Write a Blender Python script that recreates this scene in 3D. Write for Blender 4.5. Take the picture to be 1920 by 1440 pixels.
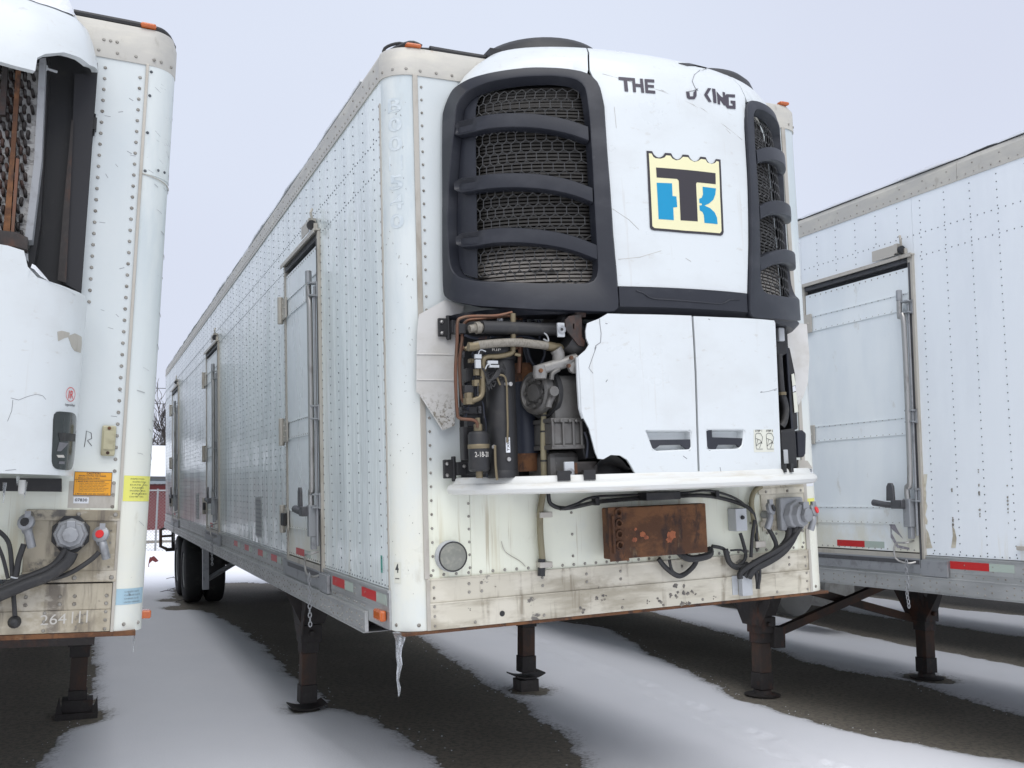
import bpy, bmesh, math, random
import numpy as np
from mathutils import Vector, Matrix
from mathutils.geometry import tessellate_polygon
random.seed(7); np.random.seed(7)
for o in list(bpy.data.objects): bpy.data.objects.remove(o)
S = bpy.context.scene
COL = S.collection
R_ = math.radians

# ------------------------------------------------------------------ camera
FPX = 1802.6
cam_loc = Vector((-1.3752, -4.4352, 1.6974))
cam_rot = Matrix.Rotation(-0.4139, 3, 'Z') @ Matrix.Rotation(math.pi/2+0.1167, 3, 'X') @ Matrix.Rotation(0.0037, 3, 'Z')
cd = bpy.data.cameras.new('camera'); co = bpy.data.objects.new('camera', cd); COL.objects.link(co)
co.matrix_world = Matrix.Translation(cam_loc) @ cam_rot.to_4x4()
cd.sensor_width = 36; cd.lens = FPX/1920*36; cd.clip_start = .05; cd.clip_end = 3000
S.camera = co

# ------------------------------------------------------------------ world: overcast
SUN_EL, SUN_AZ = 58, 196          # azimuth clockwise from +Y: weak light from behind the camera
w = bpy.data.worlds.new('World'); S.world = w; w.use_nodes = True
nt = w.node_tree; nt.nodes.clear()
out = nt.nodes.new('ShaderNodeOutputWorld'); bg = nt.nodes.new('ShaderNodeBackground')
sky = nt.nodes.new('ShaderNodeTexSky'); sky.sky_type = 'NISHITA'; sky.sun_disc = False
sky.sun_elevation = R_(SUN_EL); sky.sun_rotation = R_(SUN_AZ); sky.air_density = 1.5; sky.dust_density = 3
tc = nt.nodes.new('ShaderNodeTexCoord'); no = nt.nodes.new('ShaderNodeTexNoise')
no.inputs['Scale'].default_value = 1.1; no.inputs['Detail'].default_value = 3
mr = nt.nodes.new('ShaderNodeMapRange'); mr.inputs[1].default_value = .3; mr.inputs[2].default_value = .7
mr.inputs[3].default_value = 0; mr.inputs[4].default_value = 1
cl = nt.nodes.new('ShaderNodeMix'); cl.data_type = 'RGBA'
cl.inputs[6].default_value = (6.7, 7.05, 8.5, 1); cl.inputs[7].default_value = (7.7, 8.3, 9.7, 1)
mx = nt.nodes.new('ShaderNodeMix'); mx.data_type = 'RGBA'; mx.inputs[0].default_value = .95
L = nt.links
L.new(tc.outputs['Generated'], no.inputs['Vector']); L.new(no.outputs['Fac'], mr.inputs[0])
L.new(mr.outputs[0], cl.inputs[0]); L.new(sky.outputs[0], mx.inputs[6]); L.new(cl.outputs[2], mx.inputs[7])
L.new(mx.outputs[2], bg.inputs[0]); bg.inputs[1].default_value = .1; L.new(bg.outputs[0], out.inputs[0])
sd = bpy.data.lights.new('sun', 'SUN'); so = bpy.data.objects.new('sun', sd); COL.objects.link(so)
sd.energy = 2.15; sd.angle = R_(64); sd.color = (1, .985, .96)
az, el = R_(SUN_AZ), R_(SUN_EL)
sdir = Vector((math.sin(az)*math.cos(el), math.cos(az)*math.cos(el), math.sin(el)))
so.rotation_euler = sdir.to_track_quat('Z', 'Y').to_euler()
S.view_settings.view_transform = 'Standard'; S.view_settings.look = 'None'
S.view_settings.exposure = 0; S.view_settings.gamma = 1; S.view_settings.use_curve_mapping = False

# ------------------------------------------------------------------ frames of the three trailers
def RX(a): return Matrix.Rotation(a, 3, 'X')
def RY(a): return Matrix.Rotation(a, 3, 'Y')
def RZ(a): return Matrix.Rotation(a, 3, 'Z')
FR = {'C': (Vector((0, 0, 1.0578)), RY(-.0431) @ RX(.0078)),
      'R': (Vector((3.9315, 0, 1.1228)), RZ(.0167) @ RY(.0128) @ RX(-.0075)),
      'L': (Vector((-1.1028, .4766, 1.0643)), RZ(-.0076) @ RY(.0121)),
      'W': (Vector((0, 0, 0)), Matrix.Identity(3))}
W_, HC, HT, LEN = 2.59, 2.734, 2.880, 14.55
def un(f, ax, val, u, v):
    """measured pixel -> point on a real plane (axis = val) of a trailer's own frame"""
    o, M = FR[f]; d = cam_rot @ Vector(((u-960)/FPX, -(v-720)/FPX, -1)); Mi = M.transposed()
    c = Mi @ (cam_loc-o); dd = Mi @ d; i = 'xyz'.index(ax); return c + dd*((val-c[i])/dd[i])
def pj(f, P):
    o, M = FR[f]; q = cam_rot.transposed() @ (o + M @ Vector(P) - cam_loc)
    return 960+FPX*q.x/-q.z, 720-FPX*q.y/-q.z
def W2F(f, P):
    o, M = FR[f]; return M.transposed() @ (Vector(P)-o)

# ------------------------------------------------------------------ materials
MATS = {}
def mat(name, col, rough=.5, metal=0., layers=(), bump=None, spec=.5, trans=0, coat=0, emit=None, rl=None):
    """layers: (colour, scale xyz, lo, hi, strength, (z0,z1) or None) dirt and tone fields laid over the base"""
    m = bpy.data.materials.new(name); m.use_nodes = True; n = m.node_tree; b = n.nodes['Principled BSDF']
    b.inputs['Roughness'].default_value = rough; b.inputs['Metallic'].default_value = metal
    b.inputs['Specular IOR Level'].default_value = spec
    if trans: b.inputs['Transmission Weight'].default_value = trans
    if coat: b.inputs['Coat Weight'].default_value = coat
    t = n.nodes.new('ShaderNodeTexCoord'); cur = None
    def noise(scale, det=6, seed=0.):
        mp = n.nodes.new('ShaderNodeMapping'); mp.inputs['Scale'].default_value = scale
        mp.inputs['Location'].default_value = (seed, seed*1.7, seed*.6)
        x = n.nodes.new('ShaderNodeTexNoise'); x.inputs['Detail'].default_value = det
        x.inputs['Roughness'].default_value = .62
        x.inputs['Scale'].default_value = 1
        n.links.new(t.outputs['Object'], mp.inputs[0]); n.links.new(mp.outputs[0], x.inputs['Vector'])
        return x.outputs['Fac']
    last = None
    for i, l in enumerate(layers):
        c, sc, lo, hi, st = l[:5]
        f = n.nodes.new('ShaderNodeMapRange'); f.interpolation_type = 'SMOOTHSTEP'
        f.inputs[1].default_value = lo; f.inputs[2].default_value = hi; f.inputs[3].default_value = 0; f.inputs[4].default_value = st
        n.links.new(noise(sc, 7, i*3.1+len(name)), f.inputs[0]); fac = f.outputs[0]
        if len(l) > 5 and l[5]:
            sp = n.nodes.new('ShaderNodeSeparateXYZ'); n.links.new(t.outputs['Object'], sp.inputs[0])
            g = n.nodes.new('ShaderNodeMapRange'); g.interpolation_type = 'SMOOTHSTEP'
            z0, z1 = l[5]
            g.inputs[1].default_value = min(z0, z1); g.inputs[2].default_value = max(z0, z1)
            g.inputs[3].default_value = 1 if z0 < z1 else 0; g.inputs[4].default_value = 0 if z0 < z1 else 1
            n.links.new(sp.outputs[2], g.inputs[0])
            mu = n.nodes.new('ShaderNodeMath'); mu.operation = 'MULTIPLY'
            n.links.new(fac, mu.inputs[0]); n.links.new(g.outputs[0], mu.inputs[1]); fac = mu.outputs[0]
        k = n.nodes.new('ShaderNodeMix'); k.data_type = 'RGBA'
        n.links.new(fac, k.inputs[0])
        if cur is None: k.inputs[6].default_value = (*col, 1)
        else: n.links.new(cur, k.inputs[6])
        k.inputs[7].default_value = (*c, 1); cur = k.outputs[2]; last = fac
    if cur is None: b.inputs['Base Color'].default_value = (*col, 1)
    else: n.links.new(cur, b.inputs['Base Color'])
    if rl:
        f = n.nodes.new('ShaderNodeMapRange'); f.inputs[1].default_value = .3; f.inputs[2].default_value = .7
        f.inputs[3].default_value = rl[1]; f.inputs[4].default_value = rl[2]
        n.links.new(noise(rl[0], 5, 9.), f.inputs[0]); n.links.new(f.outputs[0], b.inputs['Roughness'])
    if bump:
        prev = None
        for sc, st, dist in bump:
            bu = n.nodes.new('ShaderNodeBump'); bu.inputs['Strength'].default_value = st; bu.inputs['Distance'].default_value = dist
            n.links.new(noise(sc, 4, 5.), bu.inputs['Height'])
            if prev: n.links.new(prev, bu.inputs['Normal'])
            prev = bu.outputs[0]
        n.links.new(prev, b.inputs['Normal'])
    if emit:
        b.inputs['Emission Color'].default_value = (*emit[0], 1); b.inputs['Emission Strength'].default_value = emit[1]
    MATS[name] = m; return m

GR = (.33, .30, .24); YB = (.50, .42, .24); DK = (.09, .085, .075)
mat('unit_white', (.675, .71, .71), .32, layers=[((.60, .62, .61), (2, 2, 3), .46, .68, .5), ((.50, .48, .43), (14, 14, 30), .60, .74, .5), ((.55, .54, .50), (30, 30, 1.5), .6, .72, .35)], coat=.15, rl=((3, 3, 3), .25, .45), bump=[((5, 5, 5), .08, .02)])
mat('bumper_white', (.68, .685, .65), .38, layers=[((.55, .50, .40), (4, 10, 30), .5, .75, .55), (DK, (40, 40, 40), .7, .8, .5)])
mat('front_white', (.65, .69, .68), .38, layers=[((.56, .62, .64), (2, 2, 1), .4, .7, .5),
    ((.87, .88, .72), (1.2, 1.2, 1.5), .1, .5, .95, (.45, .95)),
    ((.58, .50, .30), (17, 17, .7), .52, .70, .5, (.40, .75)), ((.34, .25, .12), (34, 34, 1.2), .57, .70, .6, (.45, .72)), ((.32, .27, .17), (9, 9, 5), .57, .70, .7, (.3, .5)), (DK, (60, 60, 60), .74, .8, .6)],
    rl=((3, 3, 3), .3, .5), bump=[((3, 3, 3), .1, .02)])
mat('post_white', (.67, .71, .69), .36, layers=[((.52, .585, .60), (5, 5, 1.2), .40, .62, .8, (2.2, .9)),
    ((.80, .78, .64), (2, 2, 1.5), .2, .6, .8, (.3, 1.3)), ((.42, .38, .28), (9, 9, 4), .60, .76, .4), (DK, (25, 25, 60), .69, .76, .6)], rl=((4, 4, 4), .25, .5), bump=[((6, 6, 3), .12, .02)])
mat('side_white', (.80, .86, .84), .2, layers=[((.64, .70, .70), (3, 2.6, .35), .44, .6, .75), ((.86, .90, .90), (3, 9, .5), .56, .64, .6),
    ((.55, .50, .36), (3, 12, 1.5), .52, .74, .6, (.25, .6)), (DK, (40, 40, 40), .75, .8, .5)],
    rl=((1, 1.4, .5), .07, .2), spec=.55, bump=[((1, 4.8, .35), .28, .05), ((1, 1.6, 1.2), .3, .05)])
mat('side_white_matt', (.82, .86, .88), .35, layers=[((.75, .79, .82), (3, 1.6, .4), .44, .6, .6),
    ((.62, .56, .38), (3, 14, 1.5), .54, .74, .6, (.22, .5)), (DK, (40, 40, 40), .75, .8, .5)], rl=((1, 1.4, .5), .3, .42), bump=[((1, 2.5, .5), .12, .04)])
mat('door_white', (.82, .86, .86), .3, layers=[((.73, .78, .80), (3, 1.8, .6), .44, .6, .6), ((.66, .62, .46), (3, 3, 2), .3, .6, .7, (.3, .55)), ((.42, .38, .28), (9, 9, 4), .62, .76, .5)], rl=((1, 1.4, .5), .22, .4))
mat('cap_alu', (.48, .465, .42), .45, .1, layers=[((.62, .59, .50), (3, 3, 9), .4, .7, .6), ((.27, .24, .19), (14, 14, 6), .58, .76, .6), ((.35, .22, .12), (6, 6, 2), .66, .74, .5)], bump=[((8, 8, 8), .15, .02)])
mat('sill_alu', (.62, .58, .47), .45, .05, layers=[((.35, .31, .23), (1.5, 1.5, 8), .42, .60, .8), ((.24, .20, .14), (16, 16, 1.5), .54, .68, .75), ((.70, .66, .55), (3, 3, 6), .48, .60, .7), ((.12, .11, .10), (5, 5, 7), .64, .68, .9), (DK, (60, 60, 60), .70, .76, .7)], bump=[((10, 10, 10), .15, .01)])
mat('sill_dirty', (.46, .41, .31), .5, .05, layers=[((.26, .22, .15), (3, 3, 3), .42, .60, .8), ((.13, .11, .09), (12, 12, 1.6), .52, .66, .8), ((.60, .56, .47), (5, 5, 9), .56, .66, .6), ((.10, .095, .09), (7, 7, 7), .60, .68, .8)], bump=[((10, 10, 10), .15, .01)])
mat('rail_alu', (.47, .48, .47), .42, .55, layers=[((.34, .345, .34), (2, 2, 8), .42, .66, .7), ((.62, .62, .60), (2, 3, 2), .55, .75, .5), ((.22, .21, .19), (12, 12, 4), .62, .74, .7)], bump=[((9, 9, 9), .12, .01)])
mat('trim_alu', (.50, .47, .41), .45, .3, layers=[((.3, .26, .2), (9, 9, 3), .5, .75, .7)])
mat('steel', (.42, .41, .39), .32, .8, layers=[((.22, .2, .18), (12, 12, 5), .55, .7, .7)])
mat('dark_steel', (.10, .10, .105), .45, .4, layers=[((.05, .05, .05), (12, 12, 12), .5, .7, .7)])
mat('galv', (.34, .35, .36), .5, .5, layers=[((.2, .2, .2), (12, 12, 12), .5, .7, .7)])
mat('rivet_head', (.33, .315, .28), .5, .2, layers=[((.17, .15, .12), (30, 30, 30), .45, .65, .8)])
mat('rivet_dark', (.07, .08, .09), .5, .2, layers=[((.2, .22, .23), (12, 12, 12), .5, .62, .6)])
mat('black_plastic', (.015, .017, .024), .42, layers=[((.045, .047, .055), (3, 3, 6), .45, .75, .7), ((.10, .10, .10), (20, 20, 20), .66, .8, .4)], bump=[((300, 300, 300), .12, .001)])
mat('black_mesh', (.06, .06, .06), .42, layers=[((.10, .10, .09), (9, 9, 9), .5, .75, .6)])
mat('black', (.018, .018, .019), .5, layers=[((.05, .045, .04), (9, 9, 9), .5, .75, .6)])
mat('rubber', (.028, .028, .029), .55, layers=[((.08, .075, .065), (14, 14, 14), .5, .75, .6)])
mat('fin', (.060, .056, .050), .5, .4, layers=[((.34, .31, .27), (5, 5, 30), .38, .52, .95, (1.72, 1.86)), ((.12, .11, .10), (3, 3, 30), .62, .7, .7)])  # paler low down: light through the fan opening painted into the colour
mat('copper', (.17, .085, .055), .42, .7, layers=[((.14, .10, .07), (12, 12, 12), .45, .7, .8)])
mat('brass', (.22, .18, .11), .45, .5, layers=[((.16, .13, .08), (16, 16, 16), .45, .7, .8)])
mat('cast', (.17, .165, .155), .5, .55, layers=[((.13, .12, .11), (12, 12, 12), .45, .7, .8), ((.45, .44, .42), (30, 30, 30), .62, .75, .5)], bump=[((40, 40, 40), .4, .004)])
mat('cast_light', (.27, .262, .245), .45, .4, layers=[((.2, .19, .17), (14, 14, 14), .48, .7, .8)], bump=[((40, 40, 40), .4, .004)])
mat('braid', (.26, .24, .20), .6, .2, layers=[((.18, .16, .13), (120, 60, 60), .45, .6, .8)])
mat('olive_hose', (.27, .24, .15), .55, layers=[((.18, .15, .09), (12, 12, 6), .5, .7, .7)])
mat('rust', (.10, .045, .022), .85, layers=[((.19, .085, .035), (5, 5, 8), .44, .60, .9), ((.040, .024, .02), (14, 14, 7), .50, .64, .85), ((.22, .095, .04), (22, 22, 22), .58, .70, .6), ((.26, .19, .11), (9, 9, 4), .64, .72, .5)], bump=[((30, 30, 30), .6, .01)])
mat('rusty_brown', (.060, .045, .038), .8, layers=[((.10, .055, .036), (5, 5, 3), .42, .6, .85), ((.05, .045, .04), (20, 20, 20), .5, .7, .5)], bump=[((30, 30, 30), .4, .006)])
mat('rust_bright', (.40, .13, .055), .75, layers=[((.25, .08, .04), (30, 30, 30), .45, .6, .9)])
mat('muffler_blue', (.022, .027, .042), .5, layers=[((.10, .09, .08), (9, 9, 2), .6, .72, .7), ((.10, .045, .02), (9, 9, 9), .62, .7, .8)])
mat('rusty_black', (.035, .03, .028), .7, layers=[((.10, .045, .028), (5, 5, 3), .52, .68, .85), ((.06, .055, .05), (20, 20, 20), .5, .7, .5)], bump=[((30, 30, 30), .4, .006)])
mat('grey_paint', (.30, .31, .32), .5, layers=[((.18, .18, .18), (20, 20, 20), .5, .7, .6)])
mat('light_grey', (.50, .52, .53), .45, layers=[((.36, .36, .35), (10, 10, 10), .5, .7, .6)])
mat('red_tape', (.50, .018, .018), .35, layers=[((.36, .03, .03), (20, 20, 20), .5, .7, .5)])
mat('white_tape', (.40, .47, .41), .35, layers=[((.42, .42, .36), (20, 20, 20), .5, .7, .5)])
mat('orange_lens', (.55, .12, .015), .22, coat=.5, layers=[((.45, .09, .015), (25, 25, 25), .45, .7, .7)])
mat('cream_lens', (.46, .43, .28), .35, layers=[((.30, .27, .17), (12, 12, 20), .45, .7, .8)])
mat('lamp_glass', (.22, .225, .19), .25, layers=[((.35, .34, .28), (30, 30, 30), .45, .7, .6)], coat=.4)
mat('deflector', (.66, .65, .62), .5, layers=[((.52, .50, .45), (4, 4, 6), .4, .7, .8), ((.22, .19, .14), (60, 60, 60), .52, .6, .8, (1.02, 1.16)), ((.10, .09, .08), (90, 90, 90), .58, .63, .9, (1.0, 1.10))])
mat('logo_black', (.035, .03, .035), .4); mat('logo_yellow', (.80, .76, .47), .4); mat('logo_blue', (.0, .27, .49), .4)
mat('letter', (.055, .045, .06), .45); mat('ghost', (.62, .675, .685), .45, layers=[((.55, .61, .63), (20, 20, 20), .45, .6, 1)])
mat('sticker_orange', (.80, .36, .02), .4, layers=[((.70, .29, .02), (9, 9, 9), .5, .7, .5)])
mat('sticker_yellow', (.76, .74, .16), .45, layers=[((.65, .63, .2), (9, 9, 9), .5, .7, .5)])
mat('sticker_blue', (.36, .52, .60), .35, layers=[((.5, .6, .65), (9, 9, 9), .5, .7, .5), ((.1, .12, .13), (14, 14, 14), .64, .68, .8)])
mat('sticker_cream', (.70, .70, .60), .45); mat('sticker_white', (.72, .74, .76), .45); mat('sticker_green', (.08, .32, .26), .45)
mat('print_red', (.70, .03, .03), .4); mat('print_grey', (.16, .16, .17), .5); mat('chalk', (.55, .53, .48), .7); mat('marker', (.05, .05, .05), .5)
mat('pebble', (.22, .20, .17), .8, layers=[((.09, .085, .075), (20, 20, 20), .45, .6, .9)])
mat('grime', (.13, .12, .11), .8, layers=[((.30, .27, .22), (60, 60, 60), .45, .6, .8)])
mat('scuff', (.27, .25, .27), .5, layers=[((.45, .46, .47), (9, 40, 40), .5, .65, .8)])
mat('tyre', (.018, .018, .018), .8, layers=[((.05, .048, .045), (9, 9, 9), .5, .7, .6)], bump=[((60, 60, 60), .4, .006)])
mat('rim_white', (.45, .46, .45), .4, layers=[((.2, .18, .15), (9, 9, 9), .5, .7, .7)])
mat('tank_alu', (.36, .36, .34), .5, .3, layers=[((.2, .19, .17), (4, 4, 4), .45, .7, .7)])
mat('dark_red', (.13, .02, .02), .6)
mat('tint_window', (.03, .035, .035), .12, coat=.3)
mat('oil_white', (.60, .60, .57), .4)
mat('dirty_ice', (.62, .62, .60), .5, layers=[((.22, .21, .20), (30, 30, 60), .5, .62, .8)])
mat('snow_clean', (.82, .84, .87), .7, layers=[((.74, .76, .80), (8, 8, 8), .45, .7, .5)], bump=[((30, 30, 30), .35, .02), ((150, 150, 150), .25, .004)])
m = mat('ice', (.92, .95, .97), .08, trans=.88, bump=[((60, 60, 20), .5, .01)]); m.node_tree.nodes['Principled BSDF'].inputs['IOR'].default_value = 1.31
mat('brick_red', (.17, .035, .035), .8, layers=[((.12, .03, .03), (3, 3, 3), .4, .7, .6)])
mat('mortar', (.11, .05, .05), .9)
mat('fascia', (.22, .25, .27), .6); mat('roof_dark', (.10, .10, .10), .8)
mat('bark', (.07, .062, .058), .9, layers=[((.15, .14, .13), (3, 3, 3), .5, .7, .6)])
mat('wire_galv', (.30, .31, .31), .5, .5)
mat('box_dark', (.025, .025, .028), .7)

# asphalt + snow ground materials
def ground_mats():
    m = mat('asphalt', (.215, .19, .15), .85, layers=[((.27, .24, .19), (1.1, 1.1, 1), .4, .7, .7), ((.11, .10, .085), (26, 26, 26), .45, .6, .6), ((.11, .105, .09), (110, 110, 110), .60, .68, .6), ((.30, .31, .33), (60, 60, 60), .70, .74, .5)], bump=[((70, 70, 70), .6, .01), ((12, 12, 12), .3, .02)])
    m = bpy.data.materials.new('snow'); m.use_nodes = True; n = m.node_tree; b = n.nodes['Principled BSDF']
    b.inputs['Roughness'].default_value = .75; b.inputs['Specular IOR Level'].default_value = .2
    t = n.nodes.new('ShaderNodeTexCoord'); at = n.nodes.new('ShaderNodeAttribute'); at.attribute_name = 'thin'
    no = n.nodes.new('ShaderNodeTexNoise'); no.inputs['Scale'].default_value = 34; no.inputs['Detail'].default_value = 6; no.inputs['Roughness'].default_value = .7
    n.links.new(t.outputs['Object'], no.inputs['Vector'])
    ad = n.nodes.new('ShaderNodeMath'); ad.operation = 'ADD'; n.links.new(at.outputs['Fac'], ad.inputs[0]); n.links.new(no.outputs['Fac'], ad.inputs[1])
    mr = n.nodes.new('ShaderNodeMapRange'); mr.interpolation_type = 'SMOOTHSTEP'; mr.inputs[1].default_value = .62; mr.inputs[2].default_value = 1.25
    n.links.new(ad.outputs[0], mr.inputs[0])
    n2 = n.nodes.new('ShaderNodeTexNoise'); n2.inputs['Scale'].default_value = 1.4; n2.inputs['Detail'].default_value = 4; n.links.new(t.outputs['Object'], n2.inputs['Vector'])
    k0 = n.nodes.new('ShaderNodeMix'); k0.data_type = 'RGBA'; k0.inputs[6].default_value = (.86, .87, .90, 1); k0.inputs[7].default_value = (.93, .93, .95, 1); n.links.new(n2.outputs['Fac'], k0.inputs[0])
    k = n.nodes.new('ShaderNodeMix'); k.data_type = 'RGBA'; k.inputs[6].default_value = (.12, .108, .09, 1); n.links.new(k0.outputs[2], k.inputs[7]); n.links.new(mr.outputs[0], k.inputs[0])
    n.links.new(k.outputs[2], b.inputs['Base Color'])
    bu = n.nodes.new('ShaderNodeBump'); bu.inputs['Strength'].default_value = .35; bu.inputs['Distance'].default_value = .006
    n3 = n.nodes.new('ShaderNodeTexNoise'); n3.inputs['Scale'].default_value = 70; n3.inputs['Detail'].default_value = 4; n.links.new(t.outputs['Object'], n3.inputs['Vector'])
    n.links.new(n3.outputs['Fac'], bu.inputs['Height']); n.links.new(bu.outputs[0], b.inputs['Normal'])
    MATS['snow'] = m
ground_mats()

# ------------------------------------------------------------------ mesh helpers
class G:
    def __init__(s): s.v = []; s.f = []
    def add(s, vs, fs):
        b = len(s.v); s.v += [tuple(v) for v in vs]; s.f += [tuple(b+i for i in f) for f in fs]; return s
    def box(s, a, b):
        x0, x1 = sorted((a[0], b[0])); y0, y1 = sorted((a[1], b[1])); z0, z1 = sorted((a[2], b[2]))
        return s.add([(x0, y0, z0), (x1, y0, z0), (x1, y1, z0), (x0, y1, z0), (x0, y0, z1), (x1, y0, z1), (x1, y1, z1), (x0, y1, z1)],
                     [(0, 3, 2, 1), (4, 5, 6, 7), (0, 1, 5, 4), (1, 2, 6, 5), (2, 3, 7, 6), (3, 0, 4, 7)])
    def prism(s, poly, ax, d0, d1, hole=None):
        """poly: 2D points in the plane normal to ax, extruded d0..d1"""
        def P(a, b, d): return {'x': (d, a, b), 'y': (a, d, b), 'z': (a, b, d)}[ax]
        loops = [list(poly)] + ([list(h) for h in hole] if hole else [])
        flat = [p for l in loops for p in l]; n = len(flat)
        tri = tessellate_polygon([[Vector((p[0], p[1], 0)) for p in l] for l in loops])
        vs = [P(p[0], p[1], d0) for p in flat]+[P(p[0], p[1], d1) for p in flat]
        fs = [tuple(t) for t in tri]+[tuple(i+n for i in reversed(t)) for t in tri]; k = 0
        for l in loops:
            m = len(l)
            for i in range(m): a, b = k+i, k+(i+1) % m; fs.append((a, b, b+n, a+n))
            k += m
        return s.add(vs, fs)
    def tube(s, pts, r, n=8, smooth=0, cap=True, r2=None):
        pts = [Vector(p) for p in pts]
        if smooth and len(pts) > 2:
            q = []
            for i in range(len(pts)-1):
                p0 = pts[max(i-1, 0)]; p1 = pts[i]; p2 = pts[i+1]; p3 = pts[min(i+2, len(pts)-1)]
                for k in range(smooth):
                    t = k/smooth
                    q.append(.5*((2*p1)+(-p0+p2)*t+(2*p0-5*p1+4*p2-p3)*t*t+(-p0+3*p1-3*p2+p3)*t*t*t))
            q.append(pts[-1]); pts = q
        vs = []; fs = []; m = len(pts); up = None
        for i, p in enumerate(pts):
            d = (pts[min(i+1, m-1)]-pts[max(i-1, 0)]); d = d.normalized() if d.length > 1e-9 else Vector((0, 0, 1))
            if up is None: up = Vector((0, 0, 1)) if abs(d.z) < .9 else Vector((1, 0, 0))
            a = d.cross(up)
            if a.length < 1e-6: a = d.cross(Vector((.3, 1, .2)))
            a.normalize(); b = a.cross(d).normalized(); up = b
            rr = r if r2 is None else r+(r2-r)*i/(m-1)
            for k in range(n):
                t = 2*math.pi*k/n; vs.append(p+a*math.cos(t)*rr+b*math.sin(t)*rr)
        for i in range(m-1):
            for k in range(n):
                k2 = (k+1) % n; fs.append((i*n+k, i*n+k2, (i+1)*n+k2, (i+1)*n+k))
        if cap: fs += [tuple(range(n))[::-1], tuple(range((m-1)*n, m*n))]
        return s.add(vs, fs)
    def cyl(s, a, b, r, n=16, r2=None): return s.tube([a, b], r, n, r2=r2 if r2 is not None else r)
    def lathe(s, c, ax, prof, n=24):
        """prof: (radius, distance along ax) from c"""
        ax = Vector(ax).normalized(); u = ax.orthogonal().normalized(); w = ax.cross(u); c = Vector(c); vs = []; fs = []
        for r, h in prof:
            for k in range(n): t = 2*math.pi*k/n; vs.append(c+ax*h+(u*math.cos(t)+w*math.sin(t))*r)
        for i in range(len(prof)-1):
            for k in range(n): k2 = (k+1) % n; fs.append((i*n+k, i*n+k2, (i+1)*n+k2, (i+1)*n+k))
        fs += [tuple(range(n))[::-1], tuple(range((len(prof)-1)*n, len(prof)*n))]
        return s.add(vs, fs)
    def rivet(s, p, nrm, r=.008, h=.004):
        nrm = Vector(nrm).normalized(); u = nrm.orthogonal().normalized(); w = nrm.cross(u); p = Vector(p); vs = []
        for rr, hh in ((r, -.0005), (r*.62, h)):
            for k in range(6): t = math.pi*k/3; vs.append(p+nrm*hh+(u*math.cos(t)+w*math.sin(t))*rr)
        fs = [(k, (k+1) % 6, 6+(k+1) % 6, 6+k) for k in range(6)]+[tuple(range(6, 12))]
        return s.add(vs, fs)
    def build(s, name, mt, parent=None, smooth=False, bevel=0, kind=None, label=None, sub=0):
        me = bpy.data.meshes.new(name); me.from_pydata(s.v, [], s.f); me.validate()
        bm = bmesh.new(); bm.from_mesh(me); bmesh.ops.recalc_face_normals(bm, faces=bm.faces); bm.to_mesh(me); bm.free()
        me.materials.append(MATS[mt])
        if smooth:
            for p in me.polygons: p.use_smooth = True
            me.set_sharp_from_angle(angle=R_(38))
        o = bpy.data.objects.new(name, me); COL.objects.link(o); o.parent = parent
        if kind: o['kind'] = kind
        if label: o['label'] = label
        if bevel:
            b = o.modifiers.new('b', 'BEVEL'); b.width = bevel; b.segments = 2; b.limit_method = 'ANGLE'; b.angle_limit = R_(50)
        return o
def thing(name, label, cat, f=None, loc=None, group=None):
    o = bpy.data.objects.new(name, None); COL.objects.link(o)
    if f: o.matrix_world = Matrix.Translation(FR[f][0]) @ FR[f][1].to_4x4()
    elif loc: o.location = loc
    o['label'] = label; o['category'] = cat
    if group: o['group'] = group
    return o
def tag(o, label, cat, group=None, kind=None):
    o['label'] = label; o['category'] = cat
    if group: o['group'] = group
    if kind: o['kind'] = kind
    return o
def text2d(s, bold=0.):
    c = bpy.data.curves.new('t', 'FONT'); c.body = s; c.size = 1; c.resolution_u = 3; c.offset = bold
    o = bpy.data.objects.new('t', c); COL.objects.link(o); bpy.context.view_layer.update()
    me = bpy.data.meshes.new_from_object(o.evaluated_get(bpy.context.evaluated_depsgraph_get()))
    v = [(q.co.x, q.co.y) for q in me.vertices]; f = [tuple(p.vertices) for p in me.polygons]
    bpy.data.objects.remove(o); bpy.data.meshes.remove(me)
    x0 = min(a for a, b in v); x1 = max(a for a, b in v); y0 = min(b for a, b in v); y1 = max(b for a, b in v)
    return [((a-x0)/max(1e-6, x1-x0), (b-y0)/max(1e-6, y1-y0)) for a, b in v], f
def text(g, s, fn, bold=0.):
    """fn(u,v) -> 3D point of the lettering's box"""
    v, f = text2d(s, bold); g.add([fn(a, b) for a, b in v], f); return g
def quadmap(p00, p10, p11, p01):
    a, b, c, d = map(Vector, (p00, p10, p11, p01))
    return lambda u, v: (a*(1-u)+b*u)*(1-v)+(d*(1-u)+c*u)*v

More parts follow.
